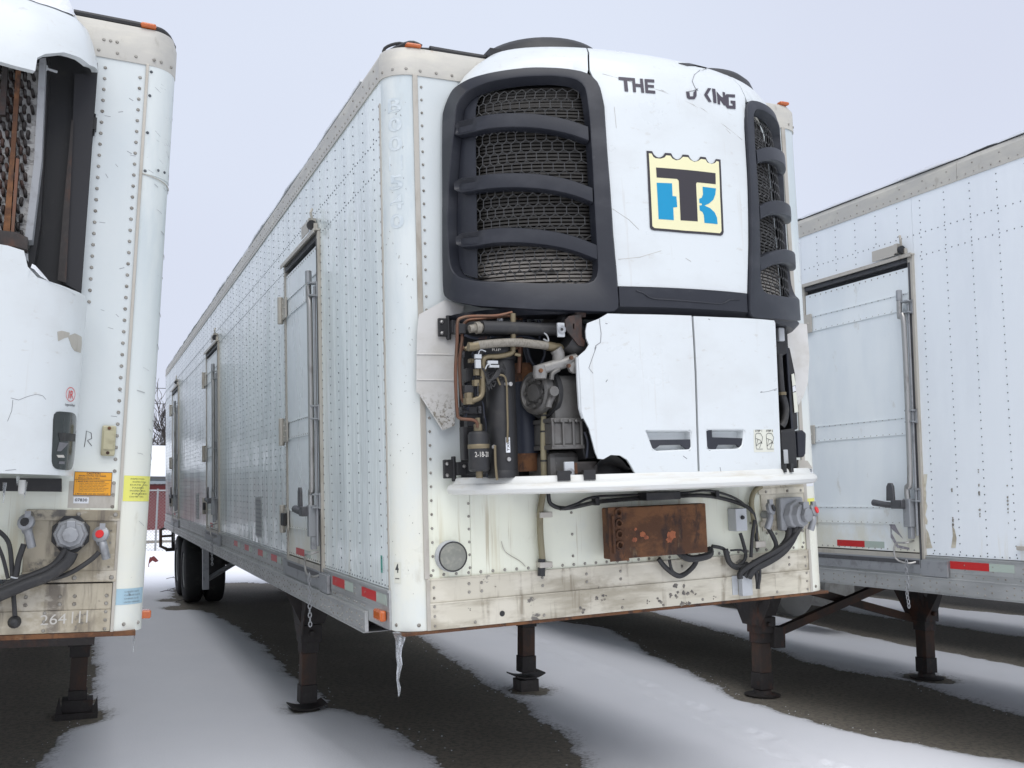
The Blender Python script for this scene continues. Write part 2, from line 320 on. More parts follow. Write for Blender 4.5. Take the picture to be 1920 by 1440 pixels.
# ------------------------------------------------------------------ curved housings
class Surf:
    def __init__(s, f, xc, prof, n=2.2, lr=(1, 1)): s.lr = lr; s.f = f; s.xc = xc; s.prof = prof; s.n = n
    def hd(s, z):
        P = s.prof
        if z <= P[0][0]: return P[0][1:]
        for i in range(len(P)-1):
            if z <= P[i+1][0]:
                t = (z-P[i][0])/(P[i+1][0]-P[i][0]); o = []
                for j in (1, 2):
                    a, b = P[i], P[i+1]; sl = lambda k: (P[k+1][j]-P[k][j])/(P[k+1][0]-P[k][0]); h = b[0]-a[0]
                    m0 = (sl(i-1)+sl(i))/2 if i > 0 else sl(i); m1 = (sl(i)+sl(i+1))/2 if i < len(P)-2 else sl(i)
                    o.append((2*t**3-3*t*t+1)*a[j]+(t**3-2*t*t+t)*h*m0+(-2*t**3+3*t*t)*b[j]+(t**3-t*t)*h*m1)
                return tuple(o)
        return P[-1][1:]
    def base(s, a, z):
        h, d = s.hd(z); a = max(-89.9, min(89.9, a)); q = math.sin(R_(a)); h *= s.lr[0]*(1-.065*max(0, min(1, (z-2.55)/.3))*(s.lr[0] > 1)) if a < 0 else s.lr[1]
        return Vector((s.xc+h*q, -d*max(0, 1-abs(q)**s.n)**(1/s.n), z))
    def nrm(s, a, z):
        e = .6; du = s.base(a+e, z)-s.base(a-e, z); dv = s.base(a, z+.004)-s.base(a, z-.004)
        if dv.length < 1e-6: dv = Vector((0, 0, 1))
        return du.cross(dv).normalized()
    def __call__(s, a, z, off=0.): p = s.base(a, z); return p+s.nrm(a, z)*off if off else p
    def inv(s, u, v, off=0.):
        z0, z1 = s.prof[0][0]-.9, s.prof[-1][0]; c = []
        if not hasattr(s, 'grid'):
            s.grid = []; k = 0
            while z0+k*.05 <= z1+.001:
                for a in range(-84, 85, 6): s.grid.append((*pj(s.f, s.base(a, z0+k*.05)), a, z0+k*.05))
                k += 1
        c = sorted(((q[0]-u)**2+(q[1]-v)**2, q[2], q[3]) for q in s.grid)[:3]; res = None
        for _, a, z in c:
            lam = .1
            def err(a, z): q = pj(s.f, s(a, z, off)); return (q[0]-u)**2+(q[1]-v)**2
            e = err(a, z)
            for _ in range(12):
                q0 = pj(s.f, s(a, z, off)); qa = pj(s.f, s(a+.5, z, off)); qz = pj(s.f, s(a, z+.005, off))
                J = np.array([[(qa[0]-q0[0])/.5, (qz[0]-q0[0])/.005], [(qa[1]-q0[1])/.5, (qz[1]-q0[1])/.005]])
                r = np.array([u-q0[0], v-q0[1]]); A = J.T@J+np.diag([.4, 40.])*lam; dd = np.linalg.solve(A, J.T@r)
                a1 = max(-88, min(88, a+float(np.clip(dd[0], -6, 6)))); zz1 = min(z1, z+float(np.clip(dd[1], -.08, .08))); e1 = err(a1, zz1)
                if e1 < e: a, z, e = a1, zz1, e1; lam = max(lam*.3, .001)
                else: lam *= 8
                if e < .01: break
            if res is None or e < res[0]: res = (e, a, z)
            if e < .05: break
        return res[1], res[2]
    def px(s, pts, off=0.): return [s.inv(u, v, off) for u, v in pts]
    def patch(s, g, poly, off, th, holes=(), da=5., dz=.06):
        loops = [list(poly)]+[list(h) for h in holes]; flat = [p for l in loops for p in l]
        tri = tessellate_polygon([[Vector((p[0]/60, p[1], 0)) for p in l] for l in loops])
        bm = bmesh.new(); vs = [bm.verts.new((p[0]/60, p[1], 0)) for p in flat]
        for t in tri:
            try: bm.faces.new([vs[i] for i in t])
            except ValueError: pass
        A = [p[0] for p in flat]; Z = [p[1] for p in flat]
        k = math.ceil(min(A)/da)
        while k*da < max(A): bmesh.ops.bisect_plane(bm, geom=bm.verts[:]+bm.edges[:]+bm.faces[:], plane_co=(k*da/60, 0, 0), plane_no=(1, 0, 0)); k += 1
        k = math.ceil(min(Z)/dz)
        while k*dz < max(Z): bmesh.ops.bisect_plane(bm, geom=bm.verts[:]+bm.edges[:]+bm.faces[:], plane_co=(0, k*dz, 0), plane_no=(0, 1, 0)); k += 1
        bm.verts.index_update(); n = len(bm.verts)
        D = [(v.co.x*60, v.co.y) for v in bm.verts]
        P = [s(a, z, off) for a, z in D]; F = [tuple(v.index for v in f.verts) for f in bm.faces]
        if th:
            P += [s(a, z, off-th) for a, z in D]
            F += [tuple(i+n for i in reversed(f)) for f in F]
            for e in bm.edges:
                if len(e.link_faces) == 1: a, b = e.verts[0].index, e.verts[1].index; F.append((a, b, b+n, a+n))
        bm.free(); return g.add(P, F)
    def rings(s, g, loops):
        """loops: [(domain loop, offset)], same length -> closed lofted band"""
        n = len(loops[0][0]); vs = [s(a, z, off) for lp, off in loops for a, z in lp]; fs = []
        for i in range(len(loops)-1):
            for k in range(n): k2 = (k+1) % n; fs.append((i*n+k, i*n+k2, (i+1)*n+k2, (i+1)*n+k))
        return g.add(vs, fs)
    def strip(s, g, a, z, w, off, th):
        """thin bar along a list of domain points"""
        P = [s(x, y, off) for x, y in zip(a, z)]
        return g.tube(P, w, 6)
def resample(pts, n):
    pts = [Vector((a/60, z)) for a, z in pts]; pts.append(pts[0]); L = [0]
    for p, q in zip(pts, pts[1:]): L.append(L[-1]+(q-p).length)
    out = []; j = 0
    for i in range(n):
        t = L[-1]*i/n
        while L[j+1] < t: j += 1
        p = pts[j].lerp(pts[j+1], (t-L[j])/max(1e-9, L[j+1]-L[j])); out.append((p.x*60, p.y))
    return out
def smoothloop(pts, it=2):
    for _ in range(it):
        n = len(pts); pts = [(.25*pts[i-1][0]+.5*pts[i][0]+.25*pts[(i+1) % n][0], .25*pts[i-1][1]+.5*pts[i][1]+.25*pts[(i+1) % n][1]) for i in range(n)]
    return pts
def shrink(loop, d):
    """move a domain loop inwards by d metres"""
    n = len(loop); P = [Vector((a/60, z)) for a, z in loop]; ar = sum(P[i].x*P[(i+1) % n].y-P[(i+1) % n].x*P[i].y for i in range(n)); sg = 1 if ar > 0 else -1
    out = []
    for i in range(n):
        t = (P[(i+1) % n]-P[i-1]).normalized(); nn = Vector((-t.y, t.x))*sg; q = P[i]+nn*d; out.append((q.x*60, q.y))
    return out
def inside(p, poly):
    x, y = p; c = False; n = len(poly)
    for i in range(n):
        x0, y0 = poly[i]; x1, y1 = poly[i-1]
        if (y0 > y) != (y1 > y) and x < (x1-x0)*(y-y0)/(y1-y0)+x0: c = not c
    return c

# ================================================================== GROUND
def vnoise(x, y, seed=0):
    xi = np.floor(x).astype(np.int64); yi = np.floor(y).astype(np.int64); fx = x-xi; fy = y-yi
    fx = fx*fx*(3-2*fx); fy = fy*fy*(3-2*fy)
    def h(a, b):
        k = (a*374761393+b*668265263+seed*974634777) & 0xffffffff; k = ((k ^ (k >> 13))*1274126177) & 0xffffffff
        return ((k ^ (k >> 16)) & 0xffff)/65535.
    return (h(xi, yi)*(1-fx)+h(xi+1, yi)*fx)*(1-fy)+(h(xi, yi+1)*(1-fx)+h(xi+1, yi+1)*fx)*fy
def fbm(x, y, o=4, seed=0):
    s = 0; a = .5
    for i in range(o): s = s+a*(vnoise(x*2**i, y*2**i, seed+i)-.5)*2; a *= .55
    return s
# bare strips of ground sheltered by the trailers: (y, x_left, x_right)
STRIPS = [
 [(-30, -6, -1.9), (1, -3.9, -1.75), (2.6, -3.6, -1.55), (3.5, -3.5, -1.42), (4.1, -3.5, -1.22), (6, -3.4, -1.25), (8.2, -3.4, -1.24), (13, -3.3, -1.2), (15, -3.3, -1.4), (16, -2.5, -2.3)],
 [(-1, 1.0, 1.1), (.6, .8, 1.38), (1.16, .76, 1.55), (1.8, .80, 1.78), (2.45, .79, 1.88), (3.05, .70, 2.0), (3.5, .52, 2.0), (3.72, .50, 1.97), (4.0, .60, 2.02), (4.35, .56, 2.08), (4.8, .52, 2.14), (5.85, .57, 2.26), (7.2, .56, 2.42), (7.95, .55, 2.5), (9.4, .48, 2.76), (10.35, .38, 2.7), (11.2, .06, 2.75), (12.4, .08, 2.7), (14.3, .15, 2.5), (15.2, .9, 1.6)],
 [(-3, 4.6, 5.0), (.13, 4.24, 5.35), (.5, 4.10, 5.38), (.86, 3.99, 5.40), (1.24, 3.87, 5.44), (1.85, 3.78, 5.53), (2.5, 3.80, 5.74), (3.05, 3.98, 5.56), (3.8, 4.15, 5.54), (4.5, 4.28, 5.75), (5.25, 4.5, 5.96), (6.7, 4.9, 6.2), (8.0, 4.6, 6.4), (11, 4.3, 6.5), (13.5, 4.2, 6.4), (15, 5, 5.6)],
 [(-3, 7.4, 9.4), (2.66, 7.44, 9.3), (4.2, 7.43, 9.28), (5.85, 7.64, 9.13), (7, 7.86, 9.15), (10, 7.8, 9.9), (14, 7.8, 9.9), (15.5, 8.5, 9)],
 [(-3, 11.2, 13), (5.6, 11.2, 13), (6.9, 10.9, 12.8), (8, 11, 12.5), (14, 11.3, 13.2), (15.5, 12, 12.5)]]
xs = np.concatenate([-np.geomspace(300, 3.2, 46), np.arange(-3, 8.2, .034), np.geomspace(8.25, 14, 70), np.geomspace(14.5, 400, 36)])
ys = np.concatenate([-np.geomspace(60, .3, 30), np.arange(-.2, 6, .034), np.geomspace(6.03, 16, 150), np.geomspace(16.2, 60, 60), np.geomspace(63, 500, 20)])
X, Y = np.meshgrid(xs, ys)
wx = X+.05*fbm(X*1.3, Y*1.3, 4, 3)
sdm = np.full(X.shape, 99.)
for st in STRIPS:
    a = np.array(st); xl = np.interp(Y, a[:, 0], a[:, 1]); xr = np.interp(Y, a[:, 0], a[:, 2])
    e = .07*fbm(X*1.8, Y*4., 4, 11)+.020*fbm(X*10, Y*15, 3, 17)+.012*fbm(X*40, Y*60, 2, 23)
    d = np.maximum(xl-wx, wx-xr)+e
    d = np.maximum(d, np.maximum(a[0, 0]-Y, Y-a[-1, 0]))
    sdm = np.minimum(sdm, d)
# bare rings melted round the landing feet, thin patches by the far tyres
for cx, cy, r in ((2.28, 3.5, .17), (-1.45, 3.9, .28), (.30, 3.5, .10), (6.0, 2.55, .2), (-.05, 12.4, .18), (.0, 11.2, .22)):
    sdm = np.minimum(sdm, np.hypot(X-cx, (Y-cy)*.8)-r+.05*fbm(X*9, Y*9, 3, 5))
# a worn wheel lane across the back of the yard
sdm = np.minimum(sdm, np.abs(Y-33.5)-1.3+.5*fbm(X*.6, Y*.9, 4, 31))
sm = np.clip((sdm+.01)/.22, 0, 1); sm = sm*sm*(3-2*sm)
H = np.where(sdm > 0, .002+.026*sm, np.clip(sdm*.12, -.02, .002)-.002)
H += sm*(.010*fbm(X*.7, Y*.7, 3, 41)+.004*fbm(X*3, Y*1.6, 3, 43))
# footprints and a dragged trail between the trailers
trail = [(3.62, 6.6), (3.55, 6.1), (3.42, 5.2), (3.33, 4.35), (3.26, 3.3), (3.12, 2.2), (3.03, 1.4), (2.93, .7), (2.9, .2)]
ty = np.array([p[1] for p in trail])[::-1]; tx = np.array([p[0] for p in trail])[::-1]
cxl = np.interp(Y, ty, tx)
m_ = (Y > .1) & (Y < 6.8)
H += m_*(-.014*np.exp(-((X-cxl+.03)/.07)**2)+.012*np.exp(-((X-cxl-.10)/.05)**2)+.009*np.exp(-((X-cxl+.16)/.05)**2))*(1+.9*fbm(X*5, Y*5, 3, 51))
yy = .35; sd_ = 1
while yy < 6.6:
    px_ = np.interp(yy, ty, tx)+.09*sd_
    for oy, rx, ry, dp in ((0, .05, .11, .024), (.16, .04, .055, .020)):
        q = ((X-px_)/rx)**2+((Y-yy-oy)/ry)**2; H -= dp*np.exp(-q**2); H += .006*np.exp(-(np.sqrt(q)-1.35)**2*9)
    yy += .42+random.random()*.12; sd_ = -sd_
for i in range(7):     # small animal prints in the left lane
    fx, fy = -.62+random.random()*.12-.03*i, 3.7+.28*i; q = ((X-fx)/.02)**2+((Y-fy)/.03)**2; H -= .012*np.exp(-q)
for i in range(16):    # scuffed line in the left foreground
    fx, fy = .15+.012*i+random.random()*.03, 2.95-.11*i; q = ((X-fx)/.035)**2+((Y-fy)/.05)**2; H += .006*np.exp(-q)
H = np.where(sdm > .12, np.maximum(H, .006), H)
thin = np.clip(sdm/.22, 0, 1)
thin = np.where(sdm < .0, 0, .42+.58*thin)
ny_, nx_ = X.shape
me = bpy.data.meshes.new('snow_cover')
V = np.stack([X.ravel(), Y.ravel(), H.ravel()], 1)
idx = np.arange(nx_*ny_).reshape(ny_, nx_)
q = np.stack([idx[:-1, :-1], idx[:-1, 1:], idx[1:, 1:], idx[1:, :-1]], -1).reshape(-1, 4)
keep = (H.ravel()[q] > -.012).any(1); q = q[keep]
me.vertices.add(len(V)); me.vertices.foreach_set('co', V.ravel())
me.loops.add(q.size); me.loops.foreach_set('vertex_index', q.ravel().astype(np.int32))
me.polygons.add(len(q)); me.polygons.foreach_set('loop_start', (np.arange(len(q))*4).astype(np.int32))
me.update(calc_edges=True)
me.polygons.foreach_set('use_smooth', np.ones(len(q), bool))
at = me.attributes.new('thin', 'FLOAT', 'POINT'); at.data.foreach_set('value', thin.ravel())
me.materials.append(MATS['snow']); o = bpy.data.objects.new('snow_ground', me); COL.objects.link(o); o['kind'] = 'structure'
g = G(); g.add([(-400, -60, 0), (450, -60, 0), (450, 500, 0), (-400, 500, 0)], [(0, 1, 2, 3)]); o = g.build('asphalt_ground', 'asphalt'); o['kind'] = 'structure'

random.seed(12); gp = G(); gs = G()
def crumb(g, x, y, z, r):
    vs = [(x+random.uniform(.5, 1)*r*sx, y+random.uniform(.5, 1)*r*sy, z+r*.7*random.uniform(.3, 1)*sz) for sx, sy, sz in ((1, 0, 0), (-.5, .87, 0), (-.5, -.87, 0), (0, 0, 1), (0, 0, -.6))]
    g.add(vs, [(0, 1, 3), (1, 2, 3), (2, 0, 3), (1, 0, 4), (2, 1, 4), (0, 2, 4)])
for st in STRIPS[:3]:
    a = np.array(st)
    for k in range(900):
        y = random.uniform(.6, 9)**1.0; xl = np.interp(y, a[:, 0], a[:, 1]); xr = np.interp(y, a[:, 0], a[:, 2])
        if random.random() < .7: x = random.uniform(xl, xr); crumb(gp, x, y, .002, random.uniform(.003, .009))
        else: x = random.choice((xl, xr))+random.gauss(0, .09); crumb(gs, x, y, .006, random.uniform(.004, .012))
o = gp.build('gravel', 'pebble'); o['kind'] = 'stuff'; o['label'] = 'loose grit scattered over the bare strips under the trailers'; o['category'] = 'gravel'
o = gs.build('snow_crumbs', 'snow_clean'); o['kind'] = 'stuff'; o['label'] = 'crumbs of snow and ice along the edges of the bare strips'; o['category'] = 'snow'
# ================================================================== TRAILER BUILDING BLOCKS
def corner_poly(r1, r2, side, n=10, W=W_):
    """outer plan of a rounded front corner post, front y=0"""
    pts = [(r2*(1-math.cos(t))*1., r1*(1-math.sin(t))) for t in [math.pi/2*(i/n) for i in range(n+1)]]
    pts = [(r2-r2*math.cos(math.pi/2*i/n), r1-r1*math.sin(math.pi/2*i/n)) for i in range(n+1)]   # (0,r1) -> (r2,0)
    if side > 0: pts = [(W-x, y) for x, y in pts]
    return pts
def shell(g, plan, z0, z1, th, inward):
    """thin wall following a plan polyline"""
    n = len(plan); cx, cy = inward
    inner = [(x+(cx-x)*th, y+(cy-y)*th) for x, y in plan]
    vs = [(x, y, z) for z in (z0, z1) for x, y in plan]+[(x, y, z) for z in (z0, z1) for x, y in inner]
    fs = []
    for i in range(n-1):
        fs += [(i, i+1, n+i+1, n+i), (2*n+i, 3*n+i, 3*n+i+1, 2*n+i+1), (i, 2*n+i, 2*n+i+1, i+1), (n+i, n+i+1, 3*n+i+1, 3*n+i)]
    fs += [(0, n, 3*n, 2*n), (n-1, 3*n-1, 4*n-1, 2*n-1)]
    return g.add(vs, fs)
def side_door(root, y0, y1, zb=.185, zt=2.255, detail=1):
    """insulated side door in the x=0 wall (outside is -x); y0 is the near (latch) edge"""
    w = y1-y0; fz = zt+.05
    g = G(); g.box((-.012, y0+.045, zb+.02), (.03, y1-.05, zt-.03))
    d = g.build('side_door', 'door_white', root, bevel=.004)
    f = G()
    f.box((-.020, y0-.005, .03), (.02, y0+.04, fz)); f.box((-.020, y1-.045, zb-.02), (.02, y1, fz))
    f.box((-.018, y0+.04, zb-.03), (.02, y1-.045, zb+.012))
    f.build('door_frame', 'trim_alu', d, bevel=.003)
    k = G(); k.box((-.016, y0+.041, zt+.004), (.02, y1-.046, zt+.040)); k.box((-.024, y0+.041, zb-.06), (.015, y1-.046, zb-.032))
    k.box((-.0225, y0+.018, .10), (-.0205, y0+.034, zt)); k.build('rubber_seal', 'dark_steel', d)
    k = G(); k.box((-.045, y0-.01, zt+.05), (.0, y1, zt+.062)); k.box((-.045, y0-.01, zt+.035), (-.040, y1, zt+.05)); k.build('rain_gutter', 'trim_alu', d)
    for zc in (1.98, 1.09, .46):                       # riveted stiffening bands
        b = G(); b.box((-.016, y0+.05, zc-.065), (-.0122, y1-.055, zc+.065)); b.box((-.022, y0+.05, zc+.055), (-.016, y1-.055, zc+.062)); b.box((-.020, y0+.05, zc-.063), (-.016, y1-.055, zc-.056))
        b.build('door_band', 'door_white', d)
    r = G()
    for zc in (2.035, 1.925, 1.145, 1.035, .515, .405, zb+.035, zt-.05):
        yy = y0+.09
        while yy < y1-.07: r.rivet((-.0165 if zb+.05 < zc < zt-.06 else -.0125, yy, zc), (-1, 0, 0), .006, .003); yy += .06
    zz = zb+.05
    while zz < zt: r.rivet((-.021, y1-.022, zz), (-1, 0, 0), .005, .003); zz += .08
    r.build('rivet_rows', 'rivet_head', d, kind='stuff')
    for zc in (1.985, 1.085, .455):                    # hinges on the far edge
        h = G(); h.box((-.035, y1-.13, zc-.075), (-.0225, y1+.02, zc+.075)); h.cyl((-.040, y1+.035, zc-.10), (-.040, y1+.035, zc+.10), .022, 10)
        h.box((-.035, y1+.05, zc-.075), (-.004, y1+.075, zc+.075))
        for q in (.04, -.04): h.rivet((-.035, y1-.04, zc+q), (-1, 0, 0), .010, .007)
        h.rivet((-.035, y1-.095, zc), (-1, 0, 0), .010, .007)
        hh = h.build('hinge', 'trim_alu', d, bevel=.003)
        if zc < .6:
            h = G(); h.box((-.062, y1-.11, zc-.045), (-.0355, y1-.0, zc+.045)); h.build('holdback_block', 'black', d, bevel=.006)
    # latch rod with its brackets and handle
    ry = y0+.055
    t = G(); t.tube([(-.06, ry+.035, 1.985), (-.06, ry+.035, 1.86), (-.062, ry, 1.79), (-.062, ry, .76), (-.062, ry+.03, .66), (-.062, ry+.03, .57)], .019, 12, smooth=6)
    t.build('latch_tube', 'steel', d, smooth=True)
    t = G(); t.cyl((-.035, ry-.02, .32), (-.035, ry-.02, 1.95), .0085, 8); t.cyl((-.06, ry+.035, 1.98), (-.06, ry+.035, 2.06), .021, 10)
    t.box((-.085, ry-.005, .38), (-.03, ry+.055, .575)); t.box((-.07, ry+.0, .30), (-.035, ry+.035, .38))
    t.build('latch_rod', 'galv', d, bevel=.004)
    for zc in (1.93, 1.15, .60):
        t = G(); t.box((-.07, ry-.045, zc+.035), (-.0205, ry+.02, zc+.045)); t.box((-.07, ry-.045, zc-.045), (-.0205, ry+.02, zc-.035)); t.box((-.030, ry-.05, zc-.05), (-.0205, ry-.03, zc+.05))
        t.build('rod_bracket', 'galv', d)
    t = G(); t.tube([(-.085, ry+.06, .535), (-.10, ry+.15, .53), (-.11, ry+.30, .548)], .018, 10, r2=.024, smooth=4); t.box((-.12, ry+.03, .505), (-.07, ry+.13, .565)); t.prism([(ry+.10, .56), (ry+.17, .56), (ry+.165, .66), (ry+.15, .685), (ry+.12, .685), (ry+.105, .66)], 'x', -.12, -.10)
    t.build('latch_handle', 'dark_steel', d, smooth=True, bevel=.004)
    t = G(); t.tube([(-.02, ry+.03, .285), (-.075, ry+.05, .27), (-.08, ry+.14, .26), (-.08, ry+.14, .16), (-.06, ry+.06, .13), (-.02, ry+.02, .14)], .007, 8, smooth=3); t.build('grab_loop', 'steel', d)
    # hanging chain
    c = G()
    for i in range(12):
        z = .14-.027*i; yy = ry+.05+.006*math.sin(i); a = (i % 2)
        pts = [(-.075+(.010*math.cos(q) if a else 0), yy+(0 if a else .010*math.cos(q)), z+.017*math.sin(q)) for q in [k*math.pi/4 for k in range(9)]]
        c.tube(pts, .0035, 5)
    c.build('chain', 'galv', d)
    # top keeper and little awning plate above the door
    c = G(); c.box((-.05, y0+.10, zt+.085), (-.004, y0+.13, zt+.155)); c.prism([(y0+.13, zt+.07), (y0+.34, zt+.07), (y0+.34, zt+.15), (y0+.13, zt+.15)], 'x', -.05, -.046)
    c.box((-.046, y0+.13, zt+.145), (-.004, y0+.34, zt+.15)); c.tube([(-.03, y0+.09, zt+.21), (-.045, y0+.07, zt+.18), (-.03, y0+.08, zt+.13)], .009, 6)
    c.box((-.03, y0+.05, zt+.07), (-.005, y0+.09, zt+.11)); c.build('door_keeper', 'trim_alu', d)
    c = G(); c.lathe((-.04, y0+.07, zt+.10), (0, 1, 0), [(.0, -.012), (.03, -.012), (.03, .012), (0, .012)], 14); c.build('roller', 'black', d)
    return d
def side_wall(root, doors, y_end, wallmat, rail_start=.5, taped=(), door_tape=True, y_start=.12, wmat2=None):
    """x=0 wall: sheets, rivets, rails"""
    seams = [y_start]; y = y_start
    edges = sorted([e for d in doors for e in d])
    for e in edges+[y_end]:
        n = max(1, round((e-y)/1.3)) if e-y > .25 else 1
        for i in range(1, n+1): seams.append(y+(e-y)*i/n)
        y = e
    for a, b in zip(seams, seams[1:]):
        if b-a < .05: continue
        isd = any(abs(a-d[0]) < .01 for d in doors); zz = 2.305 if isd else .192
        g = G(); g.box((0, a+.0015, zz), (.05, b-.0015, HC-.002)); g.build('side_panel', wallmat, root)
        g = G(); g.box((-.003, b-.012, zz), (-.0005, b+.012, HC-.01)) if not isd else None
    g = G(); g.box((.02, y_start, -.02), (.06, y_end, HC)); g.build('wall_core', 'box_dark', root)
    r = G(); yy = y_start+.09-.0; k = 0
    ycols = []
    yy = math.ceil(y_start/.2085)*.2085+.055
    while yy < y_end-.05: ycols.append(yy); yy += .2085
    def in_door(y): return any(d[0]-.01 < y < d[1]+.01 for d in doors)
    for y in ycols:
        z = .225
        while z < HC-.03:
            if not (in_door(y) and z < 2.33): r.rivet((0, y, z), (-1, 0, 0), .0052, .003)
            z += .0535
    for zr, zk in ((2.45, 1), (2.285, 1), (.205, 0)):
        y = y_start+.04
        while y < y_end-.04:
            if not (in_door(y) and (zr < 2.3)): r.rivet((0, y, zr), (-1, 0, 0), .0052, .003)
            y += .0535
    r.build('rivets', 'rivet_dark', root, kind='stuff')
    # upper rail
    g = G(); nseg = 8; s0 = y_start
    for i in range(nseg):
        a = s0+(y_end-s0)*i/nseg; b = s0+(y_end-s0)*(i+1)/nseg
        g = G(); g.prism([(-.006, HC), (.02, HC), (.05, HT), (.012, HT), (-.004, HT-.03)], 'y', a+.001, b-.001) if False else g.add(
            [(x, y, z) for y in (a+.0015, b-.0015) for x, z in ((-.007, HC-.004), (.03, HC-.004), (.06, HT), (.010, HT), (-.006, HT-.035))],
            [(0, 1, 2, 3, 4), (9, 8, 7, 6, 5)]+[(i2, (i2+1) % 5, (i2+1) % 5+5, i2+5) for i2 in range(5)])
        g.build('top_rail', 'cap_alu', root)
    r = G(); y = s0+.04
    while y < y_end:
        r.rivet((-.007, y, HC+.022), (-1, 0, 0), .0065, .004); y += .066
    y = s0+.10
    while y < y_end: r.rivet((-.0065, y, HC+.085), (-1, 0, 0), .0065, .004); y += .2085
    r.build('rail_rivets', 'rivet_head', root, kind='stuff')
    # bottom rail
    g = G(); g.box((-.010, y_start, .0), (.05, y_end, .188)); g.box((-.016, y_start, .176), (-.0105, y_end, .188)); g.box((-.013, y_start, .083), (-.0105, y_end, .09))
    g.build('bottom_rail', 'rail_alu', root, bevel=.002)
    g = G(); g.box((-.030, rail_start, -.058), (-.0105, y_end, .048)); g.box((-.040, rail_start, -.062), (.10, y_end, -.0585)); g.box((-.037, rail_start, .040), (-.0305, y_end, .047))
    g.build('side_rub_rail', 'rail_alu', root, bevel=.002)
    r = G(); y = rail_start+.05; k = 0
    while y < y_end:
        for z in (-.03, .012):
            if (k % 4) < 3: r.rivet((-.030, y, z+.01*((k*7) % 3-1)), (-1, 0, 0), .007, .004)
        if k % 3 != 2: r.rivet((-.010, y+.02, .068), (-1, 0, 0), .0065, .004)
        if k % 4 == 0: r.rivet((-.010, y, .14), (-1, 0, 0), .0065, .004); r.rivet((-.010, y, .11), (-1, 0, 0), .0065, .004)
        y += .0535; k += 1
    r.build('rub_rail_rivets', 'rivet_head', root, kind='stuff')
    for d in doors:
        g = G(); g.box((-.0215, d[0]-.20, .062), (-.0105, d[1]+.13, .165)); g.box((-.034, d[0]-.20, .052), (-.0108, d[0]+.02, .158)); g.build('sill_plate', 'galv', root, bevel=.002)
        side_door(root, *d)
        if door_tape:
            g = G(); g.box((-.0135, d[0]+.55, .222), (-.0122, d[0]+.83, .268)); g.build('red_reflector', 'red_tape', root)
            if d[0]+.83+.0 > 0: g = G(); g.box((-.0135, d[0]+.36, .222), (-.0122, d[0]+.549, .268)); g.build('white_reflector', 'white_tape', root)
    for y0, y1 in taped:
        g = G(); g.box((-.0125, y0, .112), (-.0101, y1, .162)); g.build('red_reflector', 'red_tape', root)
        g = G(); g.box((-.0125, y0-.18, .112), (-.0101, y0-.001, .162)); g.build('white_reflector', 'white_tape', root)
